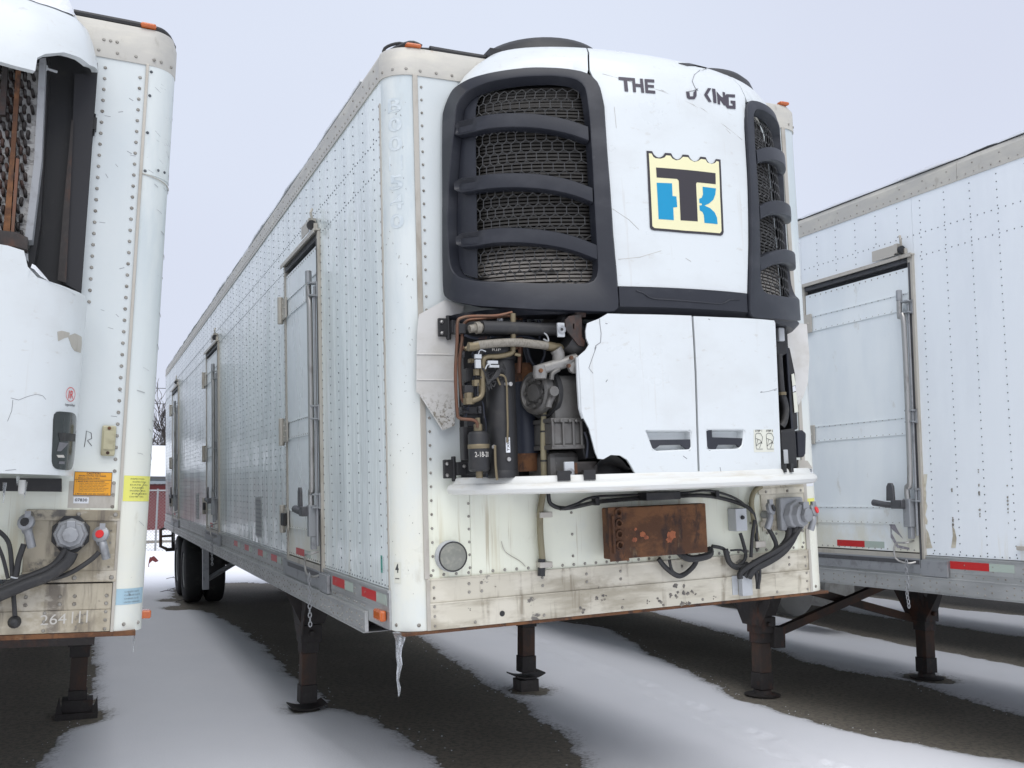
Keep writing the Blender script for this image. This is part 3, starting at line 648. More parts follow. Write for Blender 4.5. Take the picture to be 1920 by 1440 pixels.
def landing_leg(root, f, x, y, zf=0., foot='pad', blockh=0.):
    """x,y,z in world; drawn in the trailer's frame"""
    top = W2F(f, (x, y, 1.08)); bot = W2F(f, (x, y, zf+blockh))
    def A(t): return bot.lerp(top, t)
    g = G(); hgt = 1.08-zf-blockh
    def sq(a, b, w, g=g):  # square tube section of the leg
        p = A(a/hgt); q = A(b/hgt); vs = [(c.x+sx*w, c.y+sy*w, c.z) for c in (p, q) for sx, sy in ((-1, -1), (1, -1), (1, 1), (-1, 1))]
        g.add(vs, [(0, 3, 2, 1), (4, 5, 6, 7), (0, 1, 5, 4), (1, 2, 6, 5), (2, 3, 7, 6), (3, 0, 4, 7)])
    sq(.45, hgt, .072)
    leg = g.build('landing_leg', 'rusty_black', root, bevel=.006)
    g = G(); c = A(.56); g.box((c.x-.085, c.y-.10, c.z-.07), (c.x+.085, c.y+.085, c.z+.07)); g.cyl((c.x, c.y-.10, c.z+.01), (c.x, c.y-.14, c.z+.01), .022, 10); g.build('gear_box', 'rusty_black', leg, bevel=.008)
    g = G(); sq(.20, .449, .060, g); g.build('inner_leg', 'rusty_brown', leg, bevel=.005)
    g = G(); sq(.0 if foot == 'block' else .06, .199, .068, g); g.build('foot_collar', 'rusty_black', leg, bevel=.005)
    g = G(); c = A(.88); zt = -.06
    g.prism([(c.x-.21, 0), (c.x+.21, 0), (c.x+.21, -.16), (c.x+.09, -.42), (c.x-.09, -.42), (c.x-.21, -.16)], 'y', c.y-.095, c.y-.083, hole=[[(c.x-.12+.03*math.cos(t), -.13+.035*math.sin(t)) for t in [k*math.pi/4 for k in range(8)]], [(c.x+.12+.03*math.cos(t), -.13+.035*math.sin(t)) for t in [k*math.pi/4 for k in range(8)]]])
    g.box((c.x-.21, c.y-.082, -.02), (c.x-.2, c.y+.25, -.16)); g.box((c.x+.2, c.y-.082, -.02), (c.x+.21, c.y+.25, -.16)); g.prism([(c.y-.42, -.03), (c.y+.42, -.03), (c.y+.12, -.50), (c.y-.12, -.50)], 'x', c.x-.098, c.x-.088, hole=[[(c.y+q+.025*math.cos(t), -.26+.05*math.sin(t)) for t in [k*math.pi/4 for k in range(8)]] for q in (-.12, .10)])
    g.build('leg_bracket', 'rusty_black', leg)
    g = G()
    if foot == 'block':
        g.box((bot.x-.15, bot.y-.15, bot.z), (bot.x+.15, bot.y+.15, bot.z+.045)); g.box((bot.x-.11, bot.y-.10, bot.z+.046), (bot.x+.11, bot.y+.10, bot.z+.13)); g.prism([(bot.x-.15, bot.z+.04), (bot.x-.13, bot.z+.17), (bot.x-.10, bot.z+.04)], 'y', bot.y-.13, bot.y-.10); g.prism([(bot.x+.15, bot.z+.04), (bot.x+.14, bot.z+.16), (bot.x+.10, bot.z+.04)], 'y', bot.y-.13, bot.y-.10)
    elif foot == 'pad':
        g.lathe((bot.x, bot.y, bot.z+.004), (0, 0, 1), [(.0, 0), (.15, 0), (.155, .012), (.08, .02), (.075, .05), (0, .05)], 20)
    else:
        n = 9
        for i in range(n-1):
            a0 = -.14+.28*i/(n-1); a1 = -.14+.28*(i+1)/(n-1); z = lambda a: .022+1.7*a*a
            g.add([(bot.x+a0, bot.y-.11, bot.z+z(a0)), (bot.x+a1, bot.y-.11, bot.z+z(a1)), (bot.x+a1, bot.y+.11, bot.z+z(a1)), (bot.x+a0, bot.y+.11, bot.z+z(a0)),
                   (bot.x+a0, bot.y-.11, bot.z+z(a0)-.012), (bot.x+a1, bot.y-.11, bot.z+z(a1)-.012), (bot.x+a1, bot.y+.11, bot.z+z(a1)-.012), (bot.x+a0, bot.y+.11, bot.z+z(a0)-.012)],
                  [(0, 1, 2, 3), (7, 6, 5, 4), (0, 4, 5, 1), (2, 6, 7, 3), (1, 5, 6, 2), (0, 3, 7, 4)])
    g.build('leg_foot', 'rusty_black', leg)
    return leg
def wheel_set(root, f, x, y, r=.51):
    """dual wheels; x = outer face in the trailer frame, y; sits on the world ground"""
    for k, sx in enumerate((0, .33)):
        c = W2F(f, FR[f][0]+FR[f][1] @ Vector((x+sx, y, 0))); wz = FR[f][0]+FR[f][1] @ Vector((x+sx, y, 0)); cz = -(wz.z-r)
        g = G(); w = .27
        g.lathe((x+sx, y, cz), (1, 0, 0), [(.28, .03), (.30, .0), (.44, -.0), (.485, .015), (r, .05), (r+.002, w/2), (r, w-.05), (.485, w-.015), (.44, w), (.30, w), (.28, w-.03)], 40)
        for i in (1, 2, 3): pass
        t = g.build('wheel', 'tyre', root, smooth=True)
        g = G(); g.lathe((x+sx, y, cz), (1, 0, 0), [(.0, .10), (.10, .06 if k == 0 else .1), (.14, .10), (.22, .11), (.265, .04), (.285, .015), (.288, .05), (.27, .12), (0, .14)], 32)
        g.build('rim', 'rim_white', t, smooth=True)
def cables(g, f, y, pts, r, n=8): g.tube([un(f, 'y', y, *p) if len(p) == 2 else un(f, 'y', p[2], p[0], p[1]) for p in pts], r, n, smooth=5)
def marker_lamp(root, p, size, ax='y', m='orange_lens', name='marker_lamp'):
    g = G(); x, y, z = p; a, b, c = size; g.box((x-a, y-b, z-c), (x+a, y+b, z+c)); o = g.build(name, m, root, bevel=min(size)*.5)
    return o
def snow_roof(name, f, x0, x1, y0, y1, z, label, seed, thick=.04, over=.02):
    nx, ny = 26, int((y1-y0)/.05)
    u = np.linspace(0, 1, nx); v = np.linspace(y0, y1, ny); U, Vv = np.meshgrid(u, v)
    ragged = over*(1+1.6*fbm(Vv*2.3, U*0+seed, 4, seed)); Xs = (x0-ragged)*(1-U)+x1*U
    hh = thick*(1+.9*fbm(Xs*1.7, Vv*1.7, 4, seed+2)+.6*fbm(Xs*9, Vv*9, 2, seed+3))*np.clip(.35+np.minimum(U, 1-U)*14, 0, 1)
    g = G(); vs = [(float(a), float(b), float(z+max(.006, c))) for a, b, c in zip(Xs.ravel(), Vv.ravel(), hh.ravel())]+[(float(a), float(b), z) for a, b in zip(Xs.ravel(), Vv.ravel())]
    n = nx*ny; fs = []
    for j in range(ny-1):
        for i in range(nx-1): k = j*nx+i; fs.append((k, k+1, k+nx+1, k+nx)); fs.append((n+k, n+k+nx, n+k+nx+1, n+k+1))
        for i in (0, nx-1): k = j*nx+i; fs.append((k, k+nx, n+k+nx, n+k))
    for i in range(nx-1):
        for j in (0, ny-1): k = j*nx+i; fs.append((k, k+1, n+k+1, n+k))
    g.add(vs, fs); o = g.build(name, 'snow_clean', None, smooth=True)
    o.matrix_world = Matrix.Translation(FR[f][0]) @ FR[f][1].to_4x4(); return tag(o, label, 'snow')

# ================================================================== CENTRE TRAILER
CT = thing('refrigerated_trailer', 'white refrigerated semi trailer in the middle with a broken open cooling unit on its nose', 'trailer', 'C')
r1, r2 = .13, .145
D1, D2, D3 = (1.525, 2.665), (6.62, 7.80), (11.72, 12.92)
side_wall(CT, [D1, D2, D3], LEN, 'side_white', .50, taped=[(.99, 1.28), (.34, .62), (3.1, 3.36), (3.75, 4.0), (4.5, 4.75), (5.2, 5.45)])
for s in (-1, 1):
    pl = corner_poly(r1, r2, s)
    g = G(); shell(g, pl, .0, HC-.002, .10, (W_/2, 2)); g.build('corner_post', 'post_white', CT, smooth=True)
    g = G(); x = r2 if s < 0 else W_-r2
    g.box((x-.016, -.009, .24), (x+.010, .0, HC)); g.box((x-.009, -.013, .0), (x+.009, -.0005, .2395)); g.build('seam_trim', 'trim_alu', CT, bevel=.002)
g = G(); g.box((-.006, r1-.004, .0), (-.0005, r1+.010, HC-.12)); g.build('seam_trim', 'trim_alu', CT)
# cap around the front top
def cap(root, z0, z1, W=W_):
    a = corner_poly(r1+.004, r2+.004, -1, 10, W); b = corner_poly(r1+.004, r2+.004, 1, 10, W)[::-1]
    pl = [(x-.006, y-.006) for x, y in a]+[(x+.006, y-.006) for x, y in b]
    g = G(); pieces = [(0, 8), (8, len(pl)-1-8), (len(pl)-1-8, len(pl)-1)]
    n = len(pl)
    for z0_, z1_, of in ((z0, z1-.035, 0), (z1-.035, z1, .012)):
        pass
    lo = pl; up = [(x+(W/2-x)*.010, y+.018) for x, y in pl]
    vs = [(x, y, z0) for x, y in lo]+[(x, y, z1-.03) for x, y in lo]+[(x, y, z1) for x, y in up]+[(x+(W/2-x)*.06, y+.06, z1) for x, y in pl]+[(x+(W/2-x)*.02, y+.02, z0) for x, y in pl]
    fs = []
    for k in range(4):
        for i in range(n-1): fs.append((k*n+i, k*n+i+1, (k+1)*n+i+1, (k+1)*n+i))
    for i in range(n-1): fs.append((i, i+1, 4*n+i+1, 4*n+i))
    g.add(vs, fs); c = g.build('top_cap', 'cap_alu', root, smooth=True)
    r = G(); x = .17
    while x < W-.15: r.rivet((x, -.006, z0+.025), (0, -1, 0), .009, .005); x += .085
    for x in (.62, .645, .67, .70, W-.62, W-.645): r.rivet((x, -.006, z0+.075), (0, -1, 0), .009, .005)
    for t in (.2, .5, .8):
        for s in (-1, 1):
            a = math.pi/2*t; X_ = r2-r2*math.cos(a); Y_ = r1-r1*math.sin(a); nx = -math.cos(a); nyy = -math.sin(a)
            if s > 0: X_ = W-X_; nx = -nx
            r.rivet((X_+nx*.006, Y_+nyy*.006, z0+.03), (nx, nyy, 0), .009, .005)
    r.build('cap_rivets', 'rivet_head', c, kind='stuff'); return c
cap(CT, HC-.004, HT)
# nose sheets
g = G(); g.box((r2-.002, 0, .24), (.372, .05, HC-.004)); g.build('front_panel', 'front_white', CT)
g = G(); g.box((.374, .001, .24), (W_-.372, .05, HC-.004)); g.build('front_panel', 'front_white', CT)
g = G(); g.box((W_-.370, 0, .24), (W_-r2, .05, HC-.004)); g.build('front_panel', 'front_white', CT)
g = G(); g.box((r2, -.006, .127), (W_-r2, .05, .2385)); g.box((r2, -.010, .232), (W_-r2, -.0055, .2425)); g.build('upper_sill', 'sill_alu', CT, bevel=.002)
g = G(); g.box((r2, -.010, .0), (W_-r2, .05, .1265)); g.box((r2, -.013, .118), (W_-r2, -.0095, .1275)); o = g.build('lower_sill', 'sill_alu', CT, bevel=.002)
k = G(); k.lathe((.523, -.0105, .048), (0, -1, 0), [(.0, 0), (.014, 0), (.014, .001), (0, .001)], 16); k.build('drain_hole', 'black', o)
random.seed(21); g = G()
for cu, cv, rr, nn in ((1275, 1104, 9, 5), (1262, 1118, 5, 6), (1300, 1110, 4, 5), (1130, 1124, 6, 5), (1124, 1104, 4, 3), (1092, 1144, 6, 3), (1168, 1124, 3, 2), (1215, 1128, 3, 4), (1240, 1133, 7, 4), (1290, 1128, 8, 4), (882, 1140, 3, 3), (935, 1105, 4, 1), (1340, 1120, 3, 3)):
    for _ in range(nn):
        u0, v0 = cu+random.gauss(0, rr*.9), cv+random.gauss(0, rr*.7); R0 = rr*random.uniform(.25, .6)
        q_ = [un('C', 'y', -.0106, u0+R0*random.uniform(.5, 1.4)*math.cos(t), v0+R0*random.uniform(.5, 1.4)*math.sin(t)) for t in [k*math.pi/5 for k in range(10)]]
        g.prism([(p.x, p.z) for p in q_], 'y', -.0107-.0001*(_+1), -.0101)
g.build('paint_loss', 'grime', o, kind='stuff')
g = G(); g.box((.02, -.006, -.016), (W_-.02, .3, -.0015)); g.build('bottom_flange', 'rust', CT)
r = G()
def col(x, z0, z1, dz=.062, y=0., rad=.0078):
    z = z0
    while z < z1: r.rivet((x, y, z), (0, -1, 0), rad, .006); z += dz
col(r2+.030, .28, HC-.04, .0665); col(W_-r2-.030, .28, HC-.04, .0665)
col(.365, .28, 1.0); col(W_-.365, .28, 1.0); col(.93, .3, .64, .11); col(1.58, .3, .64, .11); col(2.05, .3, .64, .11); col(1.25, .3, .5, .11)
x = r2+.02
while x < W_-r2: r.rivet((x, 0, .257), (0, -1, 0), .0085, .006); x += .064
for x in (r2+.03, W_-r2-.03): col(x, .02, .12, .045, -.010); col(x, .15, .23, .05, -.006)
for x in (.355, .42, .75, 1.0, 1.20, 1.58, 1.95, 2.1, 2.3):
    for z in (.165, .205): r.rivet((x, -.006, z), (0, -1, 0), .009, .005)
for x in (.38, .75, 1.2, 1.7, 2.2): r.rivet((x, -.010, .02), (0, -1, 0), .009, .005)
for s in (-1, 1):
    for t in (.25, .8):
        a = math.pi/2*t; X_ = r2-r2*math.cos(a); Y_ = r1-r1*math.sin(a); nx = -math.cos(a)
        if s > 0: X_ = W_-X_; nx = -nx
        r.rivet((X_, Y_, .028), (nx, -math.sin(a), 0), .010, .005)
r.build('front_rivets', 'rivet_head', CT, kind='stuff')
r = G(); z = .28
while z < HC-.1: r.rivet((-.001, r1+.022, z), (-1, 0, 0), .008, .004); z += .0665
r.build('edge_rivets', 'rivet_head', CT, kind='stuff')
# rest of the box
g = G(); g.box((.05, .14, HT-.02), (W_-.05, LEN, HT-.004)); g.build('roof', 'rail_alu', CT)
g = G(); g.box((W_-.05, .125, 0), (W_, LEN, HT-.03)); g.build('right_wall', 'side_white_matt', CT)
g = G(); g.box((.0, LEN+.002, 0), (W_, LEN+.06, HT-.004)); g.build('rear_frame', 'rail_alu', CT)
g = G(); g.box((.05, .055, .005), (W_-.05, LEN, .03)); g.build('floor_pan', 'black', CT)
yy = .7; k = 0
while yy < LEN:
    g = G(); g.box((.04, yy, -.06), (W_-.04, yy+.05, .004)); g.build('floor_beam', 'rusty_black', CT); yy += .42
g = G(); g.box((.75, .35, -.03), (W_-.75, 1.4, -.018)); g.box((.6, 3.0, -.16), (.7, 4.0, -.05)); g.box((1.9, 3.0, -.16), (2.0, 4.0, -.05)); g.build('coupler_plate', 'rusty_black', CT)
# number ghosts on the corner post
for i, ch in enumerate('B001540'):
    z1 = 2.615-.0985*i; z0 = z1-.074
    def fn(u, v, z0=z0, z1=z1):
        a = math.pi/2*(.34+.34*u); X_ = r2-(r2+.0012)*math.cos(a); Y_ = r1-(r1+.0012)*math.sin(a); return (X_-.0005, Y_-.0005, z0+(z1-z0)*v)
    g = G(); text(g, ch, fn, .02); g.build('painted_number', 'ghost', CT)
def P0(u, v, y=-.001): return un('C', 'y', y, u, v)
g = G(); text(g, '4', lambda u, v: (.050+.020*u-.006*(v > .5)*0, .0-.001+.030*(1-u)*1.0, .265+.05*v)) 
a0, a1 = .35, .62
def onpost(u, v, z0, z1, a0=.30, a1=.52, off=.0015):
    a = math.pi/2*(a0+(a1-a0)*u); return (r2-(r2+off)*math.cos(a), r1-(r1+off)*math.sin(a), z0+(z1-z0)*v)
g = G(); n = 5
g.add([onpost(i/n, j, .225, .325, .22, .42) for j in (0, 1) for i in range(n+1)], [(i, i+1, n+2+i, n+1+i) for i in range(n)]); st = g.build('number_sticker', 'sticker_cream', CT)
g = G(); text(g, '4', lambda u, v: onpost(u, v, .275, .318, .27, .37, .0025), .03); text(g, '------', lambda u, v: onpost(u, v, .245, .25, .26, .38, .0025)); g.build('sticker_print', 'marker', st)
g = G(); g.box((-.0016, .255, .26), (-.0008, .285, .345)); g.build('green_sticker', 'sticker_green', CT)
g = G()
for k in range(8): text(g, random.choice('RWEA'), quadmap((-.0018, .225+.0, .262+k*.010), (-.0018, .235, .262+k*.010), (-.0018, .235, .270+k*.010), (-.0018, .225, .270+k*.010)))
g.build('small_print', 'marker', CT)
# marker lamps
g = G(); g.box((-.045, .16, .035), (-.0115, .29, .088)); o = g.build('marker_lamp', 'orange_lens', CT, bevel=.010)
g = G(); p = un('C', 'y', .0, 766, 92); q = un('C', 'y', .0, 788, 95); g.box((p.x-.01, -.002, HT+.001), (q.x+.01, .04, HT+.022)); g.build('marker_lamp', 'orange_lens', CT, bevel=.012)
p = un('C', 'y', .02, 1468, 203); g = G(); g.box((W_-.15, -.002, HT+.001), (W_-.08, .04, HT+.022)); g.build('marker_lamp', 'orange_lens', CT, bevel=.012)
g = G(); g.tube([(.24, .04, HT+.018), (.5, .05, HT+.02), (1.2, .05, HT+.022), (2.3, .05, HT+.02)], .019, 8, smooth=4); g.tube([(.03, .16, HT-.02), (.03, .13, HT+.03), (.10, .10, HT+.055), (.16, .08, HT+.03), (.24, .04, HT+.018)], .008, 6, smooth=4)
g.tube([(.05, .14, HT+.0), (.09, .10, HT+.035), (.17, .06, HT+.02)], .010, 6, smooth=4); g.tube([(.05, .12, HT+.01), (.14, .06, HT+.045), (.2, .05, HT+.03)], .012, 6, smooth=4); g.build('roof_edge_cable', 'rubber', CT, smooth=True)
# round lamp, hose down the nose
c = P0(845, 1042, 0); g = G(); g.lathe((c.x-.008, 0, c.z), (0, -1, 0), [(.0, .001), (.075, .001), (.075, .045), (.070, .052), (0, .052)], 32); o = g.build('round_lamp', 'light_grey', CT, smooth=True)
g = G(); g.lathe((c.x-.008, -.0525, c.z), (0, -1, 0), [(.0, .0), (.066, .0), (.066, .004), (.05, .010), (0, .013)], 32); g.build('lens', 'lamp_glass', o, smooth=True)
g = G(); g.lathe((c.x-.008, -.0525, c.z), (0, -1, 0), [(.0665, .0), (.072, .0), (.072, .006), (.0665, .006), (.0665, 0)], 32); g.build('bezel', 'rubber', o, smooth=True)
g = G(); cables(g, 'C', -.03, [(1020, 915), (1013, 960), (1013, 1000), (1017, 1050)], .0165, 10); h = g.build('drain_hose', 'olive_hose', CT, smooth=True)
g = G(); cables(g, 'C', -.03, [(1016, 1048), (1015, 1080)], .019, 10); g.build('hose_tip', 'rubber', h)
for v in (965, 1058):
    p = P0(1013, v); g = G(); g.box((p.x-.025, -.052, p.z-.014), (p.x+.045, -.002, p.z+.014)); o = g.build('hose_clamp', 'trim_alu', CT, bevel=.003)
g = G(); cables(g, 'C', -.006, [(940, 1015), (948, 1035), (975, 1052), (985, 1062)], .002, 5); g.build('cable_remnant', 'trim_alu', CT)
# rust eaten document box
A = un('C', 'y', -.13, 1141, 952); B = un('C', 'y', -.13, 1331, 1040); C1 = un('C', 'y', -.13, 1141, 1045); D_ = un('C', 'y', -.13, 1324, 944)
x0, x1, z0, z1 = A.x, B.x-.01, (B.z+C1.z)/2, (A.z+D_.z)/2
g = G(); g.box((x0, -.13, z0), (x1, -.055, z1)); bx = g.build('rusty_box', 'rust', CT, bevel=.006)
g = G(); g.box((x0-.006, -.137, z0-.01), (x0+.105, -.1305, z1+.004)); o = g.build('box_lid', 'rust', bx, bevel=.003)
g = G()
for k in range(4):
    zc = z0+.07+k*.055; g.lathe((x0+.052, -.137, zc), (0, -1, 0), [(.026, 0), (.022, .008), (.014, .008), (.012, 0)], 12)
g.tube([(x0+.018, -.142, z0+.03), (x0+.015, -.145, z1-.04)], .008, 6); g.build('pressed_ribs', 'rust', bx, smooth=True)
random.seed(31)
for cu, cv, rr in ((1260, 1003, 10), (1255, 1012, 6), (1205, 1002, 6), (1190, 1012, 5), (1211, 1008, 5), (1192, 992, 3)):
    q_ = [un('C', 'y', -.1308, cu+rr*random.uniform(.6, 1.2)*math.cos(t), cv+rr*random.uniform(.6, 1.2)*math.sin(t)) for t in [k*math.pi/6 for k in range(12)]]; g = G(); g.prism([(p.x, p.z) for p in q_], 'y', -.1309, -.1301); g.build('bare_rust_patch', 'rust_bright', bx)
g = G(); cables(g, 'C', -.05, [(1235, 1048), (1250, 1066), (1275, 1080), (1300, 1062), (1308, 1042)], .014, 8); cables(g, 'C', -.06, [(1255, 1050), (1262, 1072), (1285, 1078), (1306, 1050)], .008, 6); g.tube([(x0+.45, -.06, z0+.01), (x0+.5, -.09, z0-.03), (x0+.62, -.09, z0-.02), (x0+.65, -.06, z0+.01)], .02, 8, smooth=4); g.build('cable_loop', 'rubber', CT, smooth=True)
# cables running along under the bumper
g = G(); cables(g, 'C', -.035, [(1028, 925), (1033, 945), (1060, 953), (1112, 943), (1150, 938), (1240, 932), (1330, 930), (1400, 950), (1415, 975), (1420, 1030)], .011, 8)
cables(g, 'C', -.05, [(1050, 955), (1080, 945), (1112, 932), (1180, 928), (1280, 924), (1330, 920), (1380, 935), (1412, 962)], .007, 6); g.build('wiring_harness', 'rubber', CT, smooth=True)
g = G(); p = P0(1225, 933, -.04); g.box((p.x-.09, -.12, p.z-.012), (p.x+.12, -.03, p.z+.03)); p = P0(1111, 940); g.box((p.x-.012, -.06, p.z-.02), (p.x+.012, -.01, p.z+.02)); p = P0(1334, 926); g.box((p.x-.012, -.06, p.z-.02), (p.x+.012, -.01, p.z+.02)); g.build('harness_bracket', 'black', CT, bevel=.004)
# junction box
A = P0(1379, 954, -.075); B = P0(1402, 995, -.075); g = G(); g.box((A.x, -.075, B.z), (B.x, -.001, A.z)); jb = g.build('junction_box', 'light_grey', CT, bevel=.003)
g = G(); g.lathe(((A.x+B.x)/2+.004, -.0755, (A.z+B.z)/2+.012), (0, -1, 0), [(.0, 0), (.012, 0), (.009, .012), (0, .014)], 12); g.build('toggle_switch', 'black', jb, smooth=True)
g = G(); cables(g, 'C', -.04, [(1388, 1000), (1394, 1020), (1398, 1040), (1392, 1055), (1375, 1062), (1366, 1050), (1358, 1030), (1335, 1024)], .010, 8); cables(g, 'C', -.045, [(1370, 1032), (1392, 1032), (1400, 1045)], .006, 6)
cables(g, 'C', -.05, [(1360, 1030), (1368, 1055), (1385, 1064), (1402, 1058)], .016, 8); g.build('switch_cable', 'rubber', CT, smooth=True)
# connector plate and sockets at the right of the nose
A = P0(1420, 925); B = P0(1520, 1030); xa = A.x
g = G(); g.box((xa+.02, -.007, .36), (W_-r2-.015, -.0015, .62)); pl_ = g.build('connector_plate', 'sill_alu', CT)
for za, zb2 in ((.565, .60), (.385, .415)): g = G(); g.box((xa+.0, -.014, za), (W_-r2-.015, -.0075, zb2)); g.build('plate_strap', 'sill_alu', pl_, bevel=.002)
g = G()
for x_ in (xa+.05, xa+.2, W_-r2-.04):
    for z_ in (.645, .35, .58, .40): g.rivet((x_, -.014 if z_ in (.58, .40) else -.007, z_), (0, -1, 0), .009, .006)
g.build('plate_rivets', 'rivet_head', pl_, kind='stuff')
def socket7(root, f, c, s, yaw=0.):
    M = Matrix.Rotation(yaw, 3, 'Z'); ax = M @ Vector((0, -1, 0)); c = Vector(c)
    g = G(); h = [(c.x+s*math.cos(math.pi/4*k+.39)*1.0, c.z+s*math.sin(math.pi/4*k+.39)*1.05) for k in range(8)]
    g.prism(h, 'y', c.y-.004, c.y-.03); o = g.build('electric_socket', 'rubber', root, bevel=.004)
    g = G(); g.lathe(c+Vector((0, -.03, 0)), ax, [(.0, 0), (s*.88, 0), (s*.82, .035), (s*.70, .04), (s*.66, .075), (.0, .078)], 8); g.build('socket_body', 'grey_paint', o, bevel=.004)
    g = G(); q = c+ax*.112; g.lathe(q-ax*.0, ax, [(0, -.005), (s*.42, -.005), (s*.42, .02), (0, .024)], 8); g.box((q.x-s*.22, q.y-.012, q.z+s*.3), (q.x+s*.22, q.y+.03, q.z+s*.75)); g.build('socket_lid', 'galv', o, bevel=.004)
    g = G()
    for k in (0, 1, 2, 3):
        a = math.pi/4+math.pi/2*k; g.rivet((c.x+s*.8*math.cos(a), c.y-.034, c.z+s*.8*math.sin(a)), (0, -1, 0), .010, .008)
    g.build('socket_screws', 'steel', o, kind='stuff'); return o
def gladhand(root, c, sx=1, red=False, s=1.):
    c = Vector(c); g = G()
    g.lathe(c, (0, -1, 0), [(0, 0), (.022*s, 0), (.022*s, .05), (0, .05)], 10)
    g.tube([c+Vector((0, -.05, .01)), c+Vector((-.01*sx, -.07, -.02*s)), c+Vector((-.025*sx, -.06, -.075*s))], .019*s, 10, smooth=3)
    g.lathe(c+Vector((.005*sx, -.062, .035*s)), (sx*.5, -1, .3), [(0, -.012), (.036*s, -.012), (.038*s, .006), (.026*s, .014), (0, .014)], 14)
    g.box(c+Vector((-.012, -.075, .03*s)), c+Vector((.012, -.055, .085*s)))
    o = g.build('air_coupling', 'galv', root, smooth=True)
    g = G(); g.lathe(c+Vector((.010*sx, -.078, .037*s)), (sx*.5, -1, .3), [(0, 0), (.02*s, 0), (.018*s, .006), (0, .006)], 10); g.build('seal_ring', 'print_red' if red else 'rubber', o, smooth=True); return o
c = P0(1477, 966, -.05); socket7(CT, 'C', (c.x+.04, -.012, c.z+.0), .098, .25)
g = G(); g.box((c.x-.055, -.06, c.z-.085), (c.x+.11, -.0145, c.z+.10)); g.build('socket_housing', 'grey_paint', CT, bevel=.012)
p = P0(1428, 965, -.02); gladhand(CT, (p.x+.02, -.01, p.z), 1)
p = P0(1511, 968, -.02); gladhand(CT, (p.x+.01, -.01, p.z), 1, True)
# bundle of brake and power hoses
g = G()
for i, (pts, rr) in enumerate((([(1480, 990), (1477, 1010), (1462, 1030), (1440, 1045), (1410, 1062), (1396, 1080)], .020), ([(1492, 988), (1487, 1008), (1470, 1032), (1445, 1050), (1415, 1066), (1403, 1082)], .022),
                               ([(1504, 980), (1490, 1005), (1472, 1022), (1450, 1036), (1420, 1052), (1390, 1072), (1388, 1085)], .016), ([(1437, 985), (1449, 1005), (1455, 1025), (1440, 1042), (1410, 1060)], .013),
                               ([(1413, 1050), (1420, 1085), (1421, 1104)], .012), ([(1424, 1060), (1425, 1080), (1421, 1104)], .008), ([(1415, 975), (1410, 1010), (1408, 1045)], .010))):
    cables(g, 'C', -.055-.012*(i % 3), pts, rr, 10)
g.build('hose_bundle', 'rubber', CT, smooth=True)
g = G(); cables(g, 'C', -.03, [(1427, 912), (1414, 922), (1409, 945), (1415, 985), (1420, 1012)], .015, 10); o = g.build('drain_hose', 'olive_hose', CT, smooth=True)
p = P0(1418, 1020); g = G(); g.box((p.x-.04, -.05, p.z-.018), (p.x+.03, -.01, p.z+.018)); g.build('hose_clamp', 'trim_alu', CT, bevel=.004)
A = P0(1391, 1080, -.05); B = P0(1412, 1116, -.05); g = G(); g.box((A.x, -.05, B.z), (B.x, -.0135, A.z)); g.box((A.x-.04, -.014, B.z+.005), (A.x-.002, -.0105, A.z)); g.build('cable_box', 'light_grey', CT, bevel=.004)
# torn side deflectors either side of the unit
def flap(name, pts, y, holes=None, lab=None):
    g = G(); q = [un('C', 'y', y, *p) for p in pts]; g.prism([(p.x, p.z) for p in q], 'y', y-.004, y); o = g.build(name, 'deflector', CT, label=lab); return o, q
o, q = flap('wind_deflector', [(785, 590), (835, 562), (870, 575), (860, 600), (856, 660), (852, 745), (852, 798), (830, 807), (812, 780), (789, 741), (780, 735), (781, 660), (782, 620)], -.035, lab='torn dirty left deflector flap')
g = G()
for v in (664, 712):
    g = G(); a = un('C', 'y', -.040, 781, v); b = un('C', 'y', -.040, 850, v+1); g.tube([a, b], .004, 6); g.build('fold_line', 'deflector', o)
g = G(); a = un('C', 'y', -.041, 789, 741); b = un('C', 'y', -.041, 830, 805); g.tube([a, b], .005, 6); g.build('fold_line', 'deflector', o)
o, q = flap('wind_deflector', [(1474, 603), (1512, 608), (1517, 670), (1514, 718), (1505, 745), (1496, 760), (1480, 700)], -.02, lab='right deflector flap')
# paperwork stickers on the right post
def postR(u, v, z0, z1, a0, a1, off=.0015):
    a = math.pi/2*(a0+(a1-a0)*u); return (W_-r2+(r2+off)*math.cos(a), r1-(r1+off)*math.sin(a), z0+(z1-z0)*v)
for z0, z1, mm, nm in ((.60, .70, 'sticker_white', 'white_sticker'), (.385, .53, 'sticker_yellow', 'yellow_sticker')):
    g = G(); n = 5; g.add([postR(i/n, j, z0, z1, .93, .58) for j in (0, 1) for i in range(n+1)], [(i, i+1, n+2+i, n+1+i) for i in range(n)]); st = g.build(nm, mm, CT)
    if mm == 'sticker_white':
        g = G(); g.add([postR(i/n, j, .655, .672, .90, .62, .0025) for j in (0, 1) for i in range(n+1)], [(i, i+1, n+2+i, n+1+i) for i in range(n)]); g.build('red_line', 'print_red', st)
        g = G(); text(g, '8001', lambda u, v: postR(u, v, .68, .70, .90, .66, .0025), .03); g.build('sticker_print', 'marker', st)
